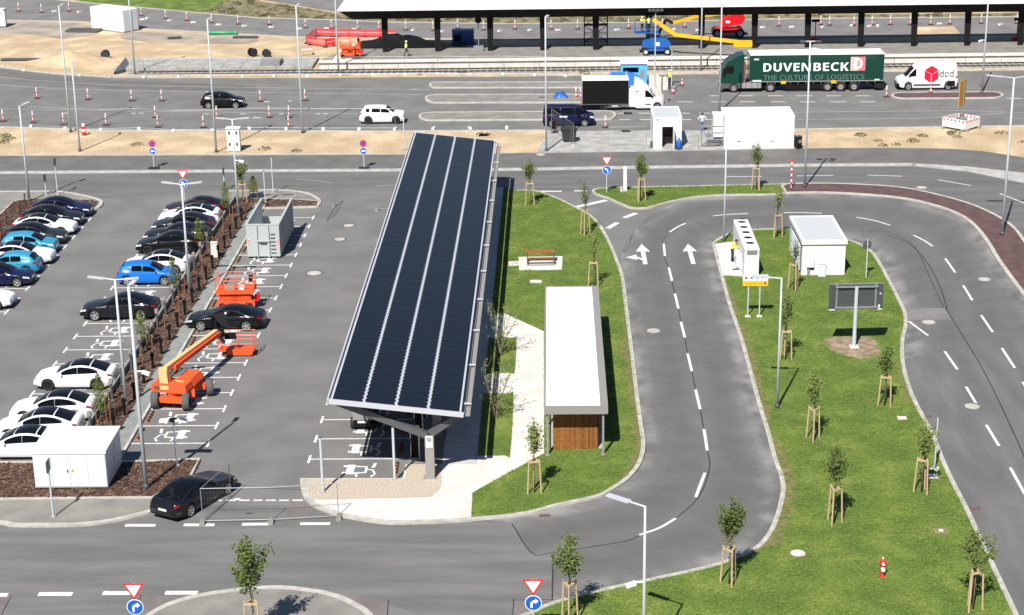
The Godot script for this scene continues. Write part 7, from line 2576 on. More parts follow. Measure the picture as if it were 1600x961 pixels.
func build_trees():
	# px of each trunk foot is already in metres here: x, z, stake height, crown height, crown radius, density
	var L := [
		"young staked tree on the lawn corner beside the carport end", "sparse young staked tree at the lawn kerb below the stop line", "young staked tree behind the white shelter roof", "young staked tree with full crown on the narrow lawn",
		"young staked tree at the far tip of the narrow lawn", "young staked tree between the fan cabinet and the plant building at the kerb", "young staked tree before the white plant building", "young staked tree behind the single armed lamp post",
		"young staked tree in the lawn between lamp post and sign board", "young staked tree at the kerb below the sign board", "young staked tree in the wide part of the big lawn", "young staked tree beside the grey edge-on sign",
		"young staked tree near the hydrant at the kerb corner of the lawn", "young staked tree with full crown at the inner bend of the loop road", "young staked tree in front of the timber shelter wall", "young staked tree with full crown at the lawn tip by the turn sign"]
	var i := 0
	for q in [[16.98, -2.81, 1.9, 1.9, 0.42, 1.1], [21.21, 5.62, 1.9, 2.4, 0.42, 0.35], [21.59, 18.18, 1.8, 2, 0.35, 0.3], [25.83, -3.67, 1.95, 1.9, 0.48, 1.5], [35.44, -6.91, 1.9, 2, 0.45, 0.9], [35.44, 6.88, 1.85, 2.2, 0.55, 0.4], [35.06, 19.35, 1.9, 1.6, 0.35, 0.35], [32.83, 32.7, 1.9, 2.3, 0.45, 0.7], [32.74, 45.22, 1.9, 2.2, 0.5, 0.8], [37.45, 40.33, 1.85, 1.9, 0.5, 1], [32.32, 55.47, 1.95, 2.1, 0.58, 1.2], [37.23, 51.99, 1.9, 1.9, 0.55, 0.9], [37.06, 64.15, 1.95, 1.9, 0.8, 1.3], [26.67, 61.69, 1.85, 2.4, 0.7, 1.9], [17.8, 51.77, 1.85, 2.2, 0.42, 0.9], [19.44, 65.18, 1.95, 2.3, 0.75, 1.5]]:
		staked_tree(Vector2(q[0], q[1]), q[2], q[3], q[4], q[5], i, L[i], 0.1, i * 0.9)
		i += 1
	staked_tree(Vector2(5.98, 66.9), 2.05, 2.9, 0.85, 2.6, 31, "young staked tree with the fullest crown on the grey island by dashed line", 0.09)
	staked_tree(Vector2(-6.27, -4.54), 1.6, 2.0, 0.55, 1.4, 32, "young staked tree at the far end of the planting strip", 0.1, 0.0, "young trees in the mulch beds")
	# multi-stemmed trees beside the carport
	for k in 2:
		var t := thing("multi_stem_tree", ["sparse many-stemmed tree in the small grass square nearer the bench", "sparse many-stemmed tree in the small grass square nearer the plaza"][k], "tree", v3([Vector2(15.55, 31.81), Vector2(15.57, 41.98)][k], 0.13), 0.0, "many-stemmed trees beside the carport")
		var rg := RandomNumberGenerator.new()
		rg.seed = 50 + k
		var lf := S()
		for s in 6:
			var a := s * TAU / 6 + k
			var d := Vector3(cos(a), 0, sin(a))
			var st := S(true)
			var p := d * 0.05
			for n in 5:
				var q := p + d * (0.16 + 0.03 * n) + Vector3(rg.randfn() * 0.05, 0.62, rg.randfn() * 0.05)
				tube(st, p, q, 0.03 - n * 0.005, 0.025 - n * 0.005, 5, false)
				for j in 3:
					var e := p.lerp(q, rg.randf()) + Vector3(rg.randfn() * 0.3, 0.3 + rg.randf() * 0.2, rg.randfn() * 0.3)
					tube(st, p, e, 0.01, 0.004, 4, false)
					if n > 0:
						for m in 5: leaf(lf, p.lerp(e, rg.randf_range(0.4, 1.1)) + Vector3(rg.randfn(), rg.randfn(), rg.randfn()) * 0.07, rg, rg.randf_range(0.05, 0.08))
				p = q
			obj("stem", st, M.trunk_pale, t)
		lf.generate_normals()
		put("crown", lf.commit(), M.leaf2, t)
	# slim conifers and stakes in the planting strip
	var n := 0
	for q in [[-7.03, 19.31, 1.9], [-7.22, 8.96, 1.7], [-6.93, -0.57, 1.9], [-6.79, 30.23, 1.7], [-6.5, 42.11, 2.1], [-5.47, -5.11, 1.2]]:
		var t := thing("young_conifer", ["slim bright green conifer in the strip beside the blue hatchback", "slim green conifer in the strip beside the glossy black car", "slim green conifer in the strip by the maroon saloon", "slim pale conifer in the strip beside the empty bays", "slim pale conifer in the strip behind the white cars", "small conifer in the mulch by the skip"][n], "tree", Vector3(q[0], 0.11, q[1]), 0.0, "young trees in the mulch beds")
		var rg := RandomNumberGenerator.new()
		rg.seed = 70 + n
		var st := S(true)
		tube(st, Vector3.ZERO, Vector3(0, q[2] + 0.6, 0), 0.035, 0.008, 6)
		obj("trunk", st, M.trunk, t)
		var lf := S()
		for k in 1100:
			var f := rg.randf()
			var y: float = 0.7 + f * (q[2] + 0.1)
			var rr := 0.62 * sin(PI * clampf(f * 0.82 + 0.14, 0, 1)) * sqrt(rg.randf()) * (0.7 + 0.3 * sin(f * 31 + n))
			var a := rg.randf() * TAU
			leaf(lf, Vector3(cos(a) * rr, y - rr * 0.25, sin(a) * rr), rg, rg.randf_range(0.035, 0.06))
		lf.generate_normals()
		put("crown", lf.commit(), M.leaf_light if n != 2 else M.leaf0, t)
		for s in [-1, 1]:
			st = S()
			tube(st, Vector3(s * 0.3, 0, 0.1), Vector3(s * 0.27, 1.35, 0.1), 0.035, 0.03, 6)
			obj("stake", st, M.stake_brown, t)
		n += 1
	var rg2 := RandomNumberGenerator.new()
	rg2.seed = 91
	for k in 20:
		var t := thing("stake", "brown wooden stake standing in the bark mulch of the planting strip", "stake", Vector3(-6.1 + rg2.randf_range(-0.5, 0.45), 0.11, 1.0 + k * 2.25 + rg2.randf()), 0.0, "wooden stakes in the planting strip")
		var st := S()
		var hh := rg2.randf_range(0.9, 1.5)
		tube(st, Vector3.ZERO, Vector3(rg2.randfn() * 0.03, hh, rg2.randfn() * 0.03), 0.04, 0.036, 6)
		obj("pole", st, M.stake_brown, t)
		part_box("tip", Vector3(0, hh, 0), Vector3(0.06, 0.05, 0.06), "stake", t)
	for k in 8:
		var t := thing("stake", "dark wooden stake in the outer mulch bed behind the parked cars", "stake", Vector3(-23.7 + 0.35 * (k % 2), 0.11, -3.5 + k * 2.6), 0.0, "wooden stakes in the outer bed")
		var st := S()
		tube(st, Vector3.ZERO, Vector3(0, 1.1, 0), 0.05, 0.045, 6)
		obj("pole", st, M.stake_dark, t)
		part_box("tip", Vector3(0, 1.1, 0), Vector3(0.07, 0.05, 0.07), "stake_brown", t)
	# low weeds and scrub on the sand and along the far road
	scrub()


func scrub():
	var lf := S()
	var rg := RandomNumberGenerator.new()
	rg.seed = 5
	for k in 60:
		var a := rg.randf() * TAU
		var r := sqrt(rg.randf()) * 0.5
		leaf(lf, Vector3(cos(a) * r, 0.05 + (0.5 - r) * rg.randf() * 0.6, sin(a) * r), rg, rg.randf_range(0.05, 0.1))
	lf.generate_normals()
	var m := mk("scrub_leaf", Color.WHITE, 0.9)
	m.vertex_color_use_as_albedo = true
	m.cull_mode = BaseMaterial3D.CULL_DISABLED
	var spots := PackedVector2Array()
	for q in [[V2([-26.43, -101.05, -26.68, -109.7, -21.77, -109.34, -17.73, -105.75, -8.09, -96.95, 5.43, -94.27, 21.89, -93.14, 78.6, -92.21, 78.11, -90.28, 46.07, -90.52, 31.88, -89.07, 13.77, -89.33, -1.34, -91.29, -9.39, -93.79, -19.66, -95.98]), 0.35, 700], [V2([41.46, -27.81, 62.57, -28.47, 60.21, -19.09, 56.65, -20.66, 40.67, -21.79]), 0.10, 160], [V2([0.52, -56.67, 54.32, -55.36, 54.47, -56.24, 0.46, -57.38]), 0.25, 60], [V2([-33.8, -30.5, 4.2, -28.88, 4.82, -21.29, -31.35, -22.24]), 0.02, 60]]:
		for p in scatter_all(q[0], q[1], q[2]): spots.append(p)
	var o = mass("weeds", lf.commit(), m, spots, -0.02, 0.5, 1.5, [Color(0.07, 0.085, 0.025), Color(0.11, 0.115, 0.045), Color(0.16, 0.14, 0.075)])
	tag(o, "low weeds and dry scrub on sand and verges", "weeds", "", "stuff")


func scatter_all(p: PackedVector2Array, per_m2: float, most: int) -> PackedVector2Array:
	var out := PackedVector2Array()
	var b := Rect2(p[0], Vector2.ZERO)
	for q in p: b = b.expand(q)
	for i in int(b.get_area() * per_m2):
		var q := Vector2(rng.randf_range(b.position.x, b.end.x), rng.randf_range(b.position.y, b.end.y))
		if Geometry2D.is_point_in_polygon(q, p): out.append(q)
		if out.size() >= most: break
	return out


# ---------- yard furniture ----------
func fence_panel(a: Vector2, b: Vector2, h: float, label: String, group: String, y := 0.0):
	var c := (a + b) / 2
	var t := thing("mesh_fence", label, "fence", v3(c, y), -atan2(b.y - a.y, b.x - a.x), group)
	var L := a.distance_to(b)
	var st := S()
	for s in [-1, 1]: tube(st, Vector3(s * L / 2, 0.02, 0), Vector3(s * L / 2, h, 0), 0.021, -1, 6)
	for yy in [0.12, h - 0.01]: tube(st, Vector3(-L / 2, yy, 0), Vector3(L / 2, yy, 0), 0.019, -1, 6)
	obj("frame", st, M.galv, t)
	st = S()
	for k in range(1, int(L / 0.16)):
		var x := -L / 2 + k * 0.16
		tube(st, Vector3(x, 0.12, 0), Vector3(x, h, 0), 0.0024, -1, 3, false)
	for k in range(1, int(h / 0.3)):
		tube(st, Vector3(-L / 2, 0.12 + k * 0.3, 0), Vector3(L / 2, 0.12 + k * 0.3, 0), 0.0024, -1, 3, false)
	obj("wire_mesh", st, M.galv, t)
	return t


func fence_foot(p: Vector2, label: String, group: String, turn := 0.0, m := "plaza", y := 0.0):
	var t := thing("fence_block", label, "block", v3(p, y), turn, group)
	var st := S()
	extrude(st, V2([-0.34, 0, 0.34, 0, 0.26, 0.16, -0.26, 0.16]), -0.13, 0.13)
	obj("block", st, M[m], t)
	part_box("socket", Vector3(0, 0.165, 0), Vector3(0.12, 0.03, 0.1), "grey_metal", t)


func build_yard_things():
	# low wall of the planting strip, made of separate blocks
	var w := thing("planting_wall", "low grey concrete wall between parked cars and planting strip", "wall", Vector3(0, 0, 0))
	for k in 25:
		part_box("wall_block", Vector3(-7.0, 0.24, -4.0 + k * 2.05), Vector3(0.16, 0.52, 2.03), "path_grey", w)
	# charging posts on both sides of the strip
	for k in 18:
		charge_post(Vector3(-5.42, 0.1, 1.25 + k * 2.5), 0, "slim dark charging post at the path edge facing the charging bays", "charging posts along the path")
		if k > 2 or k < 0: charge_post(Vector3(-6.72, 0.1, 1.25 + k * 2.5), 1, "slim grey charging post behind the low wall", "charging posts along the wall")
	for k in 18:
		wheel_stop(Vector2(-4.0, 1.25 + k * 2.5), k, "in the charging bays along the path")
	for k in 19:
		wheel_stop(Vector2(-7.35, 1.25 + k * 2.5), k, "along the low wall")
	# white meter cabinet in the strip
	var t := thing("meter_cabinet", "small cream meter cabinet in the planting strip by the glossy black car", "cabinet", v3(Vector2(-5.77, 10.91), 0.1))
	part_box("case", Vector3(0, 0.62, 0), Vector3(0.5, 1.1, 0.3), "plaza", t)
	part_box("lid", Vector3(0, 1.19, 0), Vector3(0.54, 0.05, 0.34), "plaza", t)
	part_box("lock", Vector3(0.18, 0.7, 0.155), Vector3(0.04, 0.1, 0.02), "steel_dark", t)
	# white cabinet box in the sand strip
	t = thing("switch_box", "tall white switch box with four dark vents in the sand strip", "cabinet", v3(Vector2(-10.03, -22.61)))
	part_box("case", Vector3(0, 1.05, 0), Vector3(1.15, 2.05, 0.7), "white", t)
	part_box("top", Vector3(0, 2.1, 0), Vector3(1.3, 0.1, 0.85), "white", t)
	part_box("plinth", Vector3(0, 0.03, 0), Vector3(1.0, 0.08, 0.6), "black_paint", t)
	for x in [-0.33, 0.33]:
		for y in [0.65, 1.7]: part_box("vent", Vector3(x, y, 0.356), Vector3(0.18, 0.3, 0.015), "steel_dark", t)
	var st := S()
	# picnic table on the pad
	t = thing("picnic_bench", "brown picnic table with bench on a concrete pad in the lawn", "bench", v3(Vector2(17.92, 13.1), 0.13), 0.02)
	for k in 3: part_box("table_plank", Vector3(-0.05, 0.78, -0.78 + k * 0.24), Vector3(2.1, 0.05, 0.23), "timber3", t)
	for k in 2: part_box("seat_plank", Vector3(0, 0.46, 0.08 + k * 0.16), Vector3(2.0, 0.05, 0.15), "timber0", t)
	for s in [-1, 1]:
		part_box("leg", Vector3(s * 0.95, 0.39, -0.54), Vector3(0.07, 0.76, 0.5), "steel_dark", t)
		part_box("seat_leg", Vector3(s * 0.95, 0.22, 0.16), Vector3(0.07, 0.44, 0.3), "steel_dark", t)
		part_box("foot_bar", Vector3(s * 0.95, 0.04, -0.15), Vector3(0.07, 0.06, 1.2), "grey_metal", t)
	part_box("rail", Vector3(0, 0.06, 0.4), Vector3(1.97, 0.05, 0.06), "grey_metal", t)
	# lawn covers
	for k in 4:
		var c := thing("lawn_cover", ["round white cover set in the lawn by the loop road bend", "square white cover in the lawn near the kerb below the sign board", "flat white plate in the lawn beside the grey sign", "small white cover in the lawn by the wide kerb"][k], "cover", v3([Vector2(30.15, 58.73), Vector2(38.06, 42.28), Vector2(38.15, 50.14), Vector2(37.27, 56.43)][k], 0.105))
		st = S()
		if k == 0: lathe(st, [Vector2(0.34, 0), Vector2(0.34, 0.03), Vector2(0, 0.03)], 18)
		else: box(st, Vector3(0, 0.03, 0), [Vector3.ZERO, Vector3(0.48, 0.06, 0.4), Vector3(0.42, 0.06, 0.5), Vector3(0.2, 0.05, 0.2)][k])
		obj("lid", st, M.plaza, c)
		st = S()
		if k == 0: lathe(st, [Vector2(0.42, 0), Vector2(0.42, 0.015), Vector2(0.34, 0.016)], 18)
		else: box(st, Vector3(0, 0.01, 0), Vector3(0.62, 0.02, 0.6))
		obj("rim", st, M.soil, c)
	# gate of mesh panels at the entrance
	var gl := "wire mesh site fence panel at the car park entrance"
	fence_panel(Vector2(1.55, 54.94), Vector2(4.91, 54.83), 1.85, "wire mesh fence panel at the entrance beside the dark saloon", gl)
	fence_panel(Vector2(4.91, 54.83), Vector2(8.17, 54.43), 1.85, "wire mesh fence panel at the entrance ending on the plaza", gl)
	fence_panel(Vector2(1.55, 54.94), Vector2(2.43, 51.98), 1.85, "wire mesh fence panel running back along the dark saloon", gl)
	for k in 3: fence_foot([Vector2(1.56, 55.01), Vector2(4.92, 54.9), Vector2(8.21, 54.5)][k], "grey block holding the mesh panels at the entrance", "feet of the entrance fence", PI / 2, "pavement")
	part_box("tag_plate", Vector3(0.1, 1.25, 0.03), Vector3(0.3, 0.09, 0.02), "white", get_node("mesh_fence"))
	# panels at the far end of the lot
	var gf := "wire mesh site fence panels at the far end of the car park"
	fence_panel(Vector2(-1.83, -4.4), Vector2(1.28, -3.13), 2.0, "wire mesh fence panel beside the paved tip", gf)
	fence_panel(Vector2(1.15, 0.97), Vector2(1.31, -3.32), 2.0, "wire mesh fence panel turned along the aisle", gf)
	fence_panel(Vector2(4.84, -1.88), Vector2(6.34, -2.21), 2.0, "wire mesh fence panel beside the carport", gf)
	fence_foot(Vector2(1.28, -3.13), "block holding the far mesh panels beside the paved tip", "feet of the far fence", PI / 2, "pavement")
	fence_foot(Vector2(4.84, -1.88), "block holding the mesh panel beside the carport", "feet of the far fence", PI / 2, "pavement")
	# fences by the guard cabin
	fence_panel(Vector2(23.78, -21.74), Vector2(27.23, -21.85), 2.0, "wire mesh fence panel on the concrete beside the guard cabin", "wire mesh panels by the guard cabin", 0.015)
	fence_panel(Vector2(18.73, -29.58), Vector2(20.7, -23.34), 2.0, "wire mesh fence panel between the tall lamp post and the bin", "wire mesh panels by the guard cabin", 0.015)
	for k in 3: fence_foot([Vector2(23.77, -21.5), Vector2(27.21, -21.6), Vector2(20.7, -23.09)][k], "block under the mesh panels by the guard cabin", "feet of the guard cabin fence", PI / 2, "concrete", 0.015)
	# wheelie bin
	t = thing("waste_bin", "big dark grey wheeled waste bin by the blue van", "bin", v3(Vector2(20.31, -24.85), 0.015), 0.1)
	st = S()
	var b0 := [Vector3(-0.55, 0.15, 0.4), Vector3(0.55, 0.15, 0.4), Vector3(0.55, 0.15, -0.4), Vector3(-0.55, 0.15, -0.4)]
	var b1 := [Vector3(-0.66, 1.15, 0.5), Vector3(0.66, 1.15, 0.5), Vector3(0.66, 1.15, -0.5), Vector3(-0.66, 1.15, -0.5)]
	for k in 4: quad(st, b0[k], b1[k], b1[(k + 1) % 4], b0[(k + 1) % 4])
	quad(st, b1[0], b1[3], b1[2], b1[1])
	quad(st, b0[0], b0[1], b0[2], b0[3])
	obj("tub", st, M.bin_grey, t)
	st = S()
	extrude(st, V2([-0.72, 1.15, 0.72, 1.15, 0.6, 1.32, 0, 1.38, -0.6, 1.32]), -0.55, 0.55)
	obj("lid", st, M.bin_grey, t)
	for x in [-0.45, 0.45]:
		for z in [-0.3, 0.3]: big_wheel(t, Vector3(x, 0.1, z), 1, 0.1, 0.06, "steel_dark")
	for s in [-1, 1]: part_box("handle", Vector3(s * 0.72, 1.05, 0), Vector3(0.06, 0.06, 0.7), "black_paint", t)
	# blue bin and cable by the guard cabin
	t = thing("blue_sack", "blue plastic sack leaning inside the guard cabin door", "sack", Vector3(30.1, 0.0, -21.35))
	st = S(true)
	lathe(st, [Vector2(0, 0.03), Vector2(0.24, 0.04), Vector2(0.27, 0.4), Vector2(0.2, 0.8), Vector2(0.06, 0.98), Vector2(0, 1.0)], 10)
	obj("bag", st, M.blue_machine, t)
	st = S(true)
	lathe(st, [Vector2(0.03, 0.95), Vector2(0.1, 1.08), Vector2(0, 1.06)], 8)
	obj("knot", st, M.blue_light, t)
	# foot plates lying on the kerb
	for k in 2:
		t = thing("rubber_base", ["dark rubber sign base lying on the concrete by the mesh panel", "dark rubber sign base lying on the far road beside the box truck"][k], "sign base", v3([Vector2(25.66, -28.49), Vector2(26.15, -36.15)][k], 0.016))
		part_box("plate", Vector3(0, 0.06, 0), Vector3(0.8, 0.12, 0.4), "rubber", t)
		part_box("socket", Vector3(0.1, 0.14, 0), Vector3(0.14, 0.06, 0.14), "steel_dark", t)
		part_box("handle", Vector3(-0.3, 0.13, 0), Vector3(0.04, 0.04, 0.26), "black", t)


func charge_post(p: Vector3, kind: int, label: String, group: String):
	var t := thing("charging_post", label, "charging post", p, 0.0, group)
	var h := 1.0 if kind == 0 else 1.25
	part_box("column", Vector3(0, h / 2, 0), Vector3(0.13, h, 0.16), "black_paint" if kind == 0 else "steel_dark", t)
	part_box("head", Vector3(0, h - 0.08, 0.0), Vector3(0.2, 0.26, 0.22), "black" if kind == 0 else "grey_metal", t)
	part_box("foot", Vector3(0, 0.015, 0), Vector3(0.26, 0.03, 0.26), "grey_metal", t)


# ---------- things on and beyond the far road ----------
func delineator(p: Vector2, label: String, group: String, h := 1.15, y := 0.0):
	if not meshes.has("del"):
		var a := []
		var st := S()
		box(st, Vector3(0, 0.04, 0), Vector3(0.6, 0.08, 0.3))
		st.generate_normals()
		a.append(st.commit())
		st = S()
		tube(st, Vector3.ZERO, Vector3(0, 0.2, 0), 0.07, -1, 8)
		st.generate_normals()
		a.append(st.commit())
		meshes["del"] = a
	var t := thing("traffic_delineator", label, "delineator", v3(p, y), rng.randf_range(-0.2, 0.2), group)
	put("foot", meshes["del"][0], M.rubber, t)
	for k in 5:
		var o := put("band", meshes["del"][1], M[["delineator_red", "white", "delineator_red", "white", "white"][k]], t)
		o.position.y = 0.1 + k * h * 0.19
		o.scale = Vector3(1, h * 0.95, 1)


func build_far_things():
	var gl := "red and white delineators on the far service road"
	var la := "red and white banded delineator standing on the far service road"
	for q in [[-34.59, -46.25], [-29.02, -45.35], [-24.32, -44.5], [-21.19, -44.35], [-16.23, -43.18], [-34.96, -35.5], [-31.8, -34.8], [-28.56, -33.82], [-24.3, -33.35], [-20.19, -36.54], [-19.04, -32.3], [-14.08, -36.27], [-14.57, -31.83], [-10.92, -43.54], [-6.38, -43.79], [-8.88, -36.03], [-6.93, -35.94], [-6.35, -31.47]]:
		delineator(Vector2(q[0], q[1]), la, gl)
	for q in [[52.39, -42.63], [23.8, -30.16], [21.21, -43.53], [21.66, -43.2]]:
		delineator(Vector2(q[0], q[1]), "red and white banded delineator near the lorry and the vans", "delineators near the lorry and vans")
	for q in [[-52.69, -102.88], [-49.26, -101.59], [-45.78, -102.4], [-35.09, -98.04], [-31.36, -95.52], [-28.27, -93.83], [-24.68, -91.88], [-21.11, -90.68], [-17, -89.93], [-12.05, -87.25], [-8.71, -86.57], [-5.36, -85.89], [-2.66, -85.25], [0.71, -84.81], [4.15, -84.36], [7.1, -85.54], [10.37, -84.19], [14.23, -84.62], [18.69, -84.33], [21.96, -84.12], [28.22, -84.17], [32.4, -84.36], [35.17, -84.64], [46.75, -84.8], [51.97, -85.39], [52.96, -84.86], [55.91, -84.66], [58.15, -84.75], [60.4, -84.83], [62.8, -84.67], [65.27, -84.51], [67.67, -84.81], [71.55, -85.02], [75.86, -84.74]]:
		delineator(Vector2(q[0], q[1]), "red and white banded delineator standing on the upper road", "delineators along the upper road")
	# white fence blocks
	for q in [[-47.8, -102.54], [-44.24, -101.77], [-33.79, -95.94], [-34.33, -94.98], [-30.5, -93.98], [-27.15, -92.29], [-23.59, -90.37], [-20.05, -89.18], [-16.46, -88.01], [-12.8, -86.6], [-9.36, -86.61], [-5.76, -85.91], [1.67, -84.75], [5.3, -83.6], [12.4, -83.37], [16.09, -83.82], [19.56, -83.59], [26.77, -83.36], [33.83, -83.36], [36.65, -82.49], [44.69, -84.02], [48.22, -84.02], [51.97, -83.77], [55.67, -84.68], [57.76, -84.08], [58.81, -84.24], [66.49, -85.12], [73.64, -83.96]]:
		fence_foot(Vector2(q[0], q[1]), "white block lying on the upper road", "white blocks on the upper road", rng.randf_range(0.3, 1.2), "white")
	var kb := [[-31.58, -33.12], [-27.94, -32.14], [-24.37, -31.44], [-20.76, -31.69], [-17.24, -30.73], [-13.51, -30.7], [-10.13, -31.37], [-6.54, -31.08], [-2.96, -30.79], [0.47, -30.64], [3.94, -30.49], [7.58, -30.6], [10.98, -30.45], [14.49, -30.57]]
	for i in kb.size():
		var p := Vector2(kb[i][0], kb[i][1])
		fence_foot(p, "white block at the sand strip kerb holding mesh panels", "white blocks at the sand strip kerb", PI / 2 + rng.randf_range(-0.3, 0.3), "white", 0.0)
		if i > 0 and i < 11: fence_panel(Vector2(kb[i - 1][0], kb[i - 1][1]), p, 2.0, "wire mesh site fence panel along the sand strip kerb", "mesh panels along the sand strip")
	var ub := [[-43.37, -63.79], [-40.3, -61.58], [-33.09, -58.29], [-25.69, -56.83], [-21.99, -56.99], [-18.62, -56.98], [-14.94, -56.79], [-11.41, -56.78], [-7.81, -56.58], [-4.31, -56.75], [-0.69, -56.91], [2.82, -56.72], [6.36, -56.89], [9.87, -56.35], [13.47, -56.5], [16.95, -55.79], [20.13, -55.1]]
	for i in ub.size():
		var p := Vector2(ub[i][0], ub[i][1])
		fence_foot(p, "white block beside the rails holding mesh panels", "white blocks beside the rails", PI / 2 + rng.randf_range(-0.3, 0.3), "white", 0.0)
		if i > 3: fence_panel(Vector2(ub[i - 1][0], ub[i - 1][1]), p, 2.0, "wire mesh site fence panel beside the rails", "mesh panels beside the rails")
	# red plastic barriers
	for q in [[-10.17, -75.61, -7.82, -73.79], [-7.97, -73.8, -6.85, -74.57], [-10.54, -76.05, -9.88, -81.2], [-9.8, -81.2, -7.86, -80.63], [-7.86, -80.63, -5.89, -80.51], [-5.89, -80.51, -3.91, -80.17], [-3.91, -80.17, -1.93, -79.83], [-1.93, -79.83, -0.06, -79.71]]:
		var a := Vector2(q[0], q[1])
		var b := Vector2(q[2], q[3])
		var t := thing("barrier_fence", "red plastic barrier panel standing on the sand by the platform end", "barrier", v3((a + b) / 2), -atan2(b.y - a.y, b.x - a.x), "red plastic barrier panels")
		var L := a.distance_to(b)
		part_box("frame", Vector3(0, 0.95, 0), Vector3(L, 0.1, 0.06), "barrier_red", t)
		part_box("frame", Vector3(0, 0.2, 0), Vector3(L, 0.1, 0.06), "barrier_red", t)
		for k in 10: part_box("slat", Vector3(-L / 2 + 0.05 + k * (L - 0.1) / 9, 0.58, 0), Vector3(0.11, 0.68, 0.05), "barrier_red", t)
		part_box("band", Vector3(0, 0.6, 0), Vector3(L - 0.05, 0.14, 0.058), "barrier_pale", t)
		for s in [-1, 1]: part_box("foot", Vector3(s * L * 0.42, 0.06, 0), Vector3(0.14, 0.12, 0.6), "rubber", t)
	# blue kiosk by the track
	var t := thing("ticket_kiosk", "light blue cabin with white roof between box truck and platform", "cabin", v3(Vector2(27.31, -49.63)))
	part_box("cabin", Vector3(0, 1.25, 0), Vector3(2.7, 2.5, 1.8), "kiosk_blue", t)
	part_box("roof", Vector3(0, 2.58, 0), Vector3(2.9, 0.22, 2.0), "white", t)
	part_box("window_band", Vector3(-0.35, 1.85, 0.91), Vector3(1.6, 0.5, 0.03), "glass", t)
	var d := part_box("door", Vector3(0.85, 1.1, 0.915), Vector3(0.75, 2.05, 0.04), "kiosk_blue", t)
	part_box("door_glass", Vector3(0.85, 1.45, 0.94), Vector3(0.45, 0.9, 0.02), "grey_metal", d)
	part_box("trim", Vector3(0, 2.4, 0.912), Vector3(2.7, 0.08, 0.03), "blue_sign", t)
	# blue tarpaulin load beside it
	t = thing("tarpaulin_stack", "stack under a bright blue tarpaulin behind the box truck roof", "tarpaulin", v3(Vector2(26.26, -48.37)))
	var st := S()
	extrude(st, V2([-1.6, 0, 1.7, 0, 1.6, 1.3, 0.4, 1.7, -1.4, 1.6]), -0.6, 0.6)
	obj("tarpaulin", st, M.blue_light, t)
	part_box("strap", Vector3(0.2, 0.85, 0), Vector3(0.06, 1.72, 1.24), "white", t)
	# concrete blocks
	var n := 0
	for q in [[29.41, -48.86, 1.1, 1.2], [30.06, -47.53, 1.3, 1.3], [29.36, -44.38, 0.9, 0.9], [30.31, -41.86, 1, 1.1], [29.4, -40.69, 0.7, 1]]:
		var c := thing("concrete_block", "pale concrete block in the group beside the box truck", "concrete block", Vector3(q[0], 0, q[1]), 0.1 * n, "concrete blocks beside the box truck")
		st = S()
		extrude(st, V2([-q[2] / 2, 0, q[2] / 2, 0, q[2] / 2, q[3] - 0.06, q[2] / 2 - 0.06, q[3], -q[2] / 2 + 0.06, q[3], -q[2] / 2, q[3] - 0.06]), -0.4, 0.4)
		obj("block", st, M.plaza, c)
		part_box("lifting_eye", Vector3(0, q[3] + 0.03, 0), Vector3(0.16, 0.06, 0.05), "rust", c)
		n += 1
	# cones
	for q in [[31.19, -45.55, 0], [32.37, -49.37, 1], [57.07, -43.95, 2]]:
		cone(Vector2(q[0], q[1]), ["red and white traffic cone beside the concrete blocks", "red and white traffic cone beside the thin site mast", "red and white traffic cone on the red traffic island"][int(q[2])])
	# odds and ends
	t = thing("steel_beams", "stack of dark steel beams lying on the sand by the white container", "beams", v3(Vector2(-39.86, -86.72)), -0.16)
	for k in 5: part_box("beam", Vector3(0.03 * (k % 2), 0.14, -0.8 + k * 0.4), Vector3(4.2, 0.28, 0.2), "steel_dark", t)
	t = thing("pipe", "bright green plastic pipe lying on the sand by the upper road", "pipe", v3(Vector2(-22.02, -83.31)), -0.03)
	st = S(true)
	tube(st, Vector3(-1.7, 0.22, 0), Vector3(1.9, 0.22, 0), 0.2, -1, 12)
	obj("tube", st, M.pipe_green, t)
	st = S(true)
	tube(st, Vector3(1.7, 0.22, 0), Vector3(2.05, 0.22, 0), 0.24, -1, 12)
	obj("socket_end", st, M.pipe_green, t)
	for k in 3:
		t = thing("cable_drum", ["dark cable drum with white post alone on the sand", "black cable drum on the sand by the track apron", "black cable drum beside the flat crate on the sand"][k], "cable drum", v3([Vector2(-32.74, -68.39), Vector2(-13.94, -67.7), Vector2(-15.71, -68.59)][k]), 0.4 * k, "cable drums on the sand")
		for s in [-1, 1]:
			st = S()
			lathe(st, [Vector2(0, -0.04), Vector2(0.48, -0.04), Vector2(0.48, 0.04), Vector2(0, 0.04)], 16, Vector3(0, 0.48, s * 0.3), Basis(Vector3.RIGHT, PI / 2))
			obj("flange", st, M.bin_grey, t)
		st = S(true)
		tube(st, Vector3(0, 0.48, -0.28), Vector3(0, 0.48, 0.28), 0.36, -1, 14)
		obj("cable_coil", st, M.black, t)
	t = thing("plywood_crate", "flat pale plywood crate on the sand beside the cable drums", "crate", v3(Vector2(-9.52, -69.42)), 0.1)
	part_box("box", Vector3(0, 0.28, 0), Vector3(1.2, 0.5, 0.8), "stake", t)
	part_box("lid", Vector3(0, 0.56, 0), Vector3(1.26, 0.05, 0.86), "plaza", t)
	part_box("skid", Vector3(0, 0.02, 0), Vector3(1.1, 0.06, 0.7), "trunk", t)
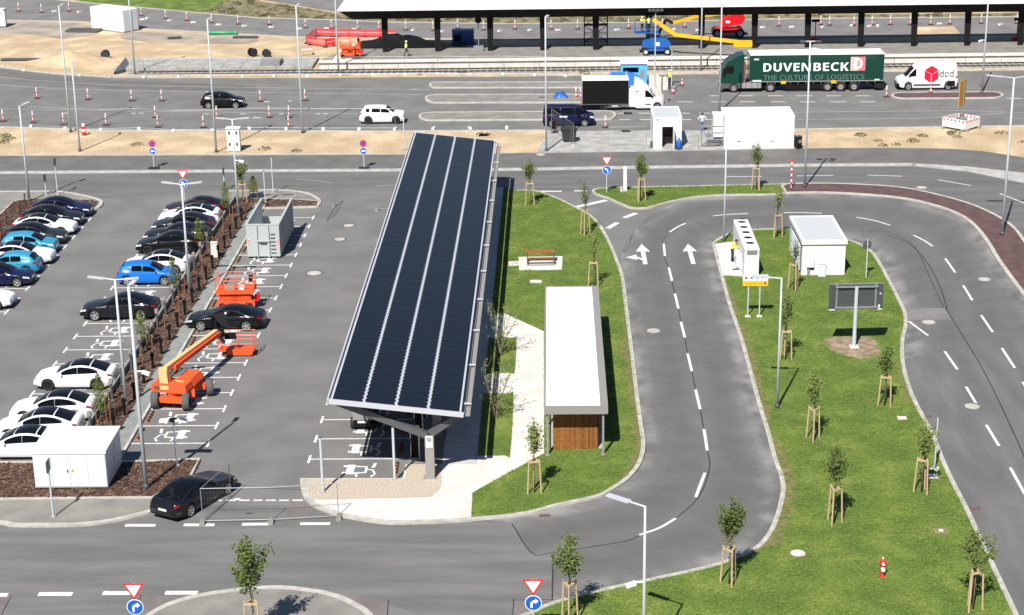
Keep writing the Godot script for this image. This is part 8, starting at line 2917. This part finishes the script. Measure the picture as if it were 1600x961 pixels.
	for k in 3:
		t = thing("timber_pile", ["rough dark timber pile on the sand past the green pipe", "few dark planks lying on the sand", "low dark board pile on the sand by the kerb"][k], "timber", v3([Vector2(-18.61, -80.87), Vector2(-27.33, -80.97), Vector2(-42.23, -67.75)][k]), [-0.05, 0.25, -0.02][k], "timber lying on the sand")
		var lens: float = [3.0, 1.6, 5.0][k]
		for j in 4: part_box("plank", Vector3(0.1 * (j % 2), 0.08 + 0.07 * (j % 2), -0.4 + j * 0.27), Vector3(lens, 0.12, 0.2), ["trunk", "steel_dark"][j % 2], t)
	t = thing("folded_tarp", "crumpled blue tarpaulin on the traffic island by the box truck", "tarpaulin", v3(Vector2(19.65, -43.92), 0.11))
	st = S(true)
	for i in 10:
		for j in 6:
			var q := []
			for k in [[0, 0], [1, 0], [1, 1], [0, 1]]:
				var u: float = (i + k[0]) / 5.0 - 1
				var v: float = (j + k[1]) / 3.0 - 1
				q.append(Vector3(u * 0.75, maxf(0, (1 - u * u) * (1 - v * v)) * (0.5 + 0.2 * sin(u * 7 + v * 5)), v * 0.5))
			quad(st, q[0], q[1], q[2], q[3])
	obj("sheet", st, M.blue_machine, t)
	st = S()
	tubes(st, [Vector3(-0.6, 0.04, 0.2), Vector3(-1.3, 0.04, 0.1), Vector3(-2.2, 0.04, 0.3)], 0.05)
	obj("hose", st, M.steel_dark, t)
	t = thing("office_chair", "overturned black office chair at the sand strip kerb by the bin", "chair", v3(Vector2(18.97, -28.25)))
	part_box("seat", Vector3(0, 0.5, 0), Vector3(0.5, 0.1, 0.5), "black_paint", t)
	part_box("backrest", Vector3(0, 0.85, -0.22), Vector3(0.45, 0.5, 0.08), "black_paint", t)
	part_box("column", Vector3(0, 0.28, 0), Vector3(0.07, 0.38, 0.07), "steel_dark", t)
	for k in 5:
		st = S()
		bar(st, Vector3(0, 0.1, 0), Vector3(cos(k * TAU / 5) * 0.32, 0.06, sin(k * TAU / 5) * 0.32), 0.05, 0.05)
		obj("foot", st, M.black_paint, t)
	t = thing("plant_litter", "dark twiggy plant debris on the kerb by the carport end", "debris", v3(Vector2(12.36, -27.49)))
	st = S()
	for k in 9: tube(st, Vector3(rng.randfn() * 0.3, 0.05, rng.randfn() * 0.15), Vector3(rng.randfn() * 0.6, 0.3, rng.randfn() * 0.2), 0.05, 0.02, 5)
	obj("twigs", st, M.black_paint, t)
	part_box("clod", Vector3(0, 0.08, 0), Vector3(0.7, 0.16, 0.3), "black_paint", t)


func cone(p: Vector2, label: String):
	var t := thing("traffic_cone", label, "cone", v3(p, 0.1 if p.x > 50 else 0.0), 0.0, "traffic cones")
	part_box("base", Vector3(0, 0.03, 0), Vector3(0.42, 0.06, 0.42), "rubber", t)
	for k in 4:
		var st := S(true)
		tube(st, Vector3(0, 0.06 + k * 0.18, 0), Vector3(0, 0.24 + k * 0.18, 0), 0.17 - k * 0.036, 0.134 - k * 0.036, 12)
		obj("band", st, M[["delineator_red", "white"][k % 2]], t)
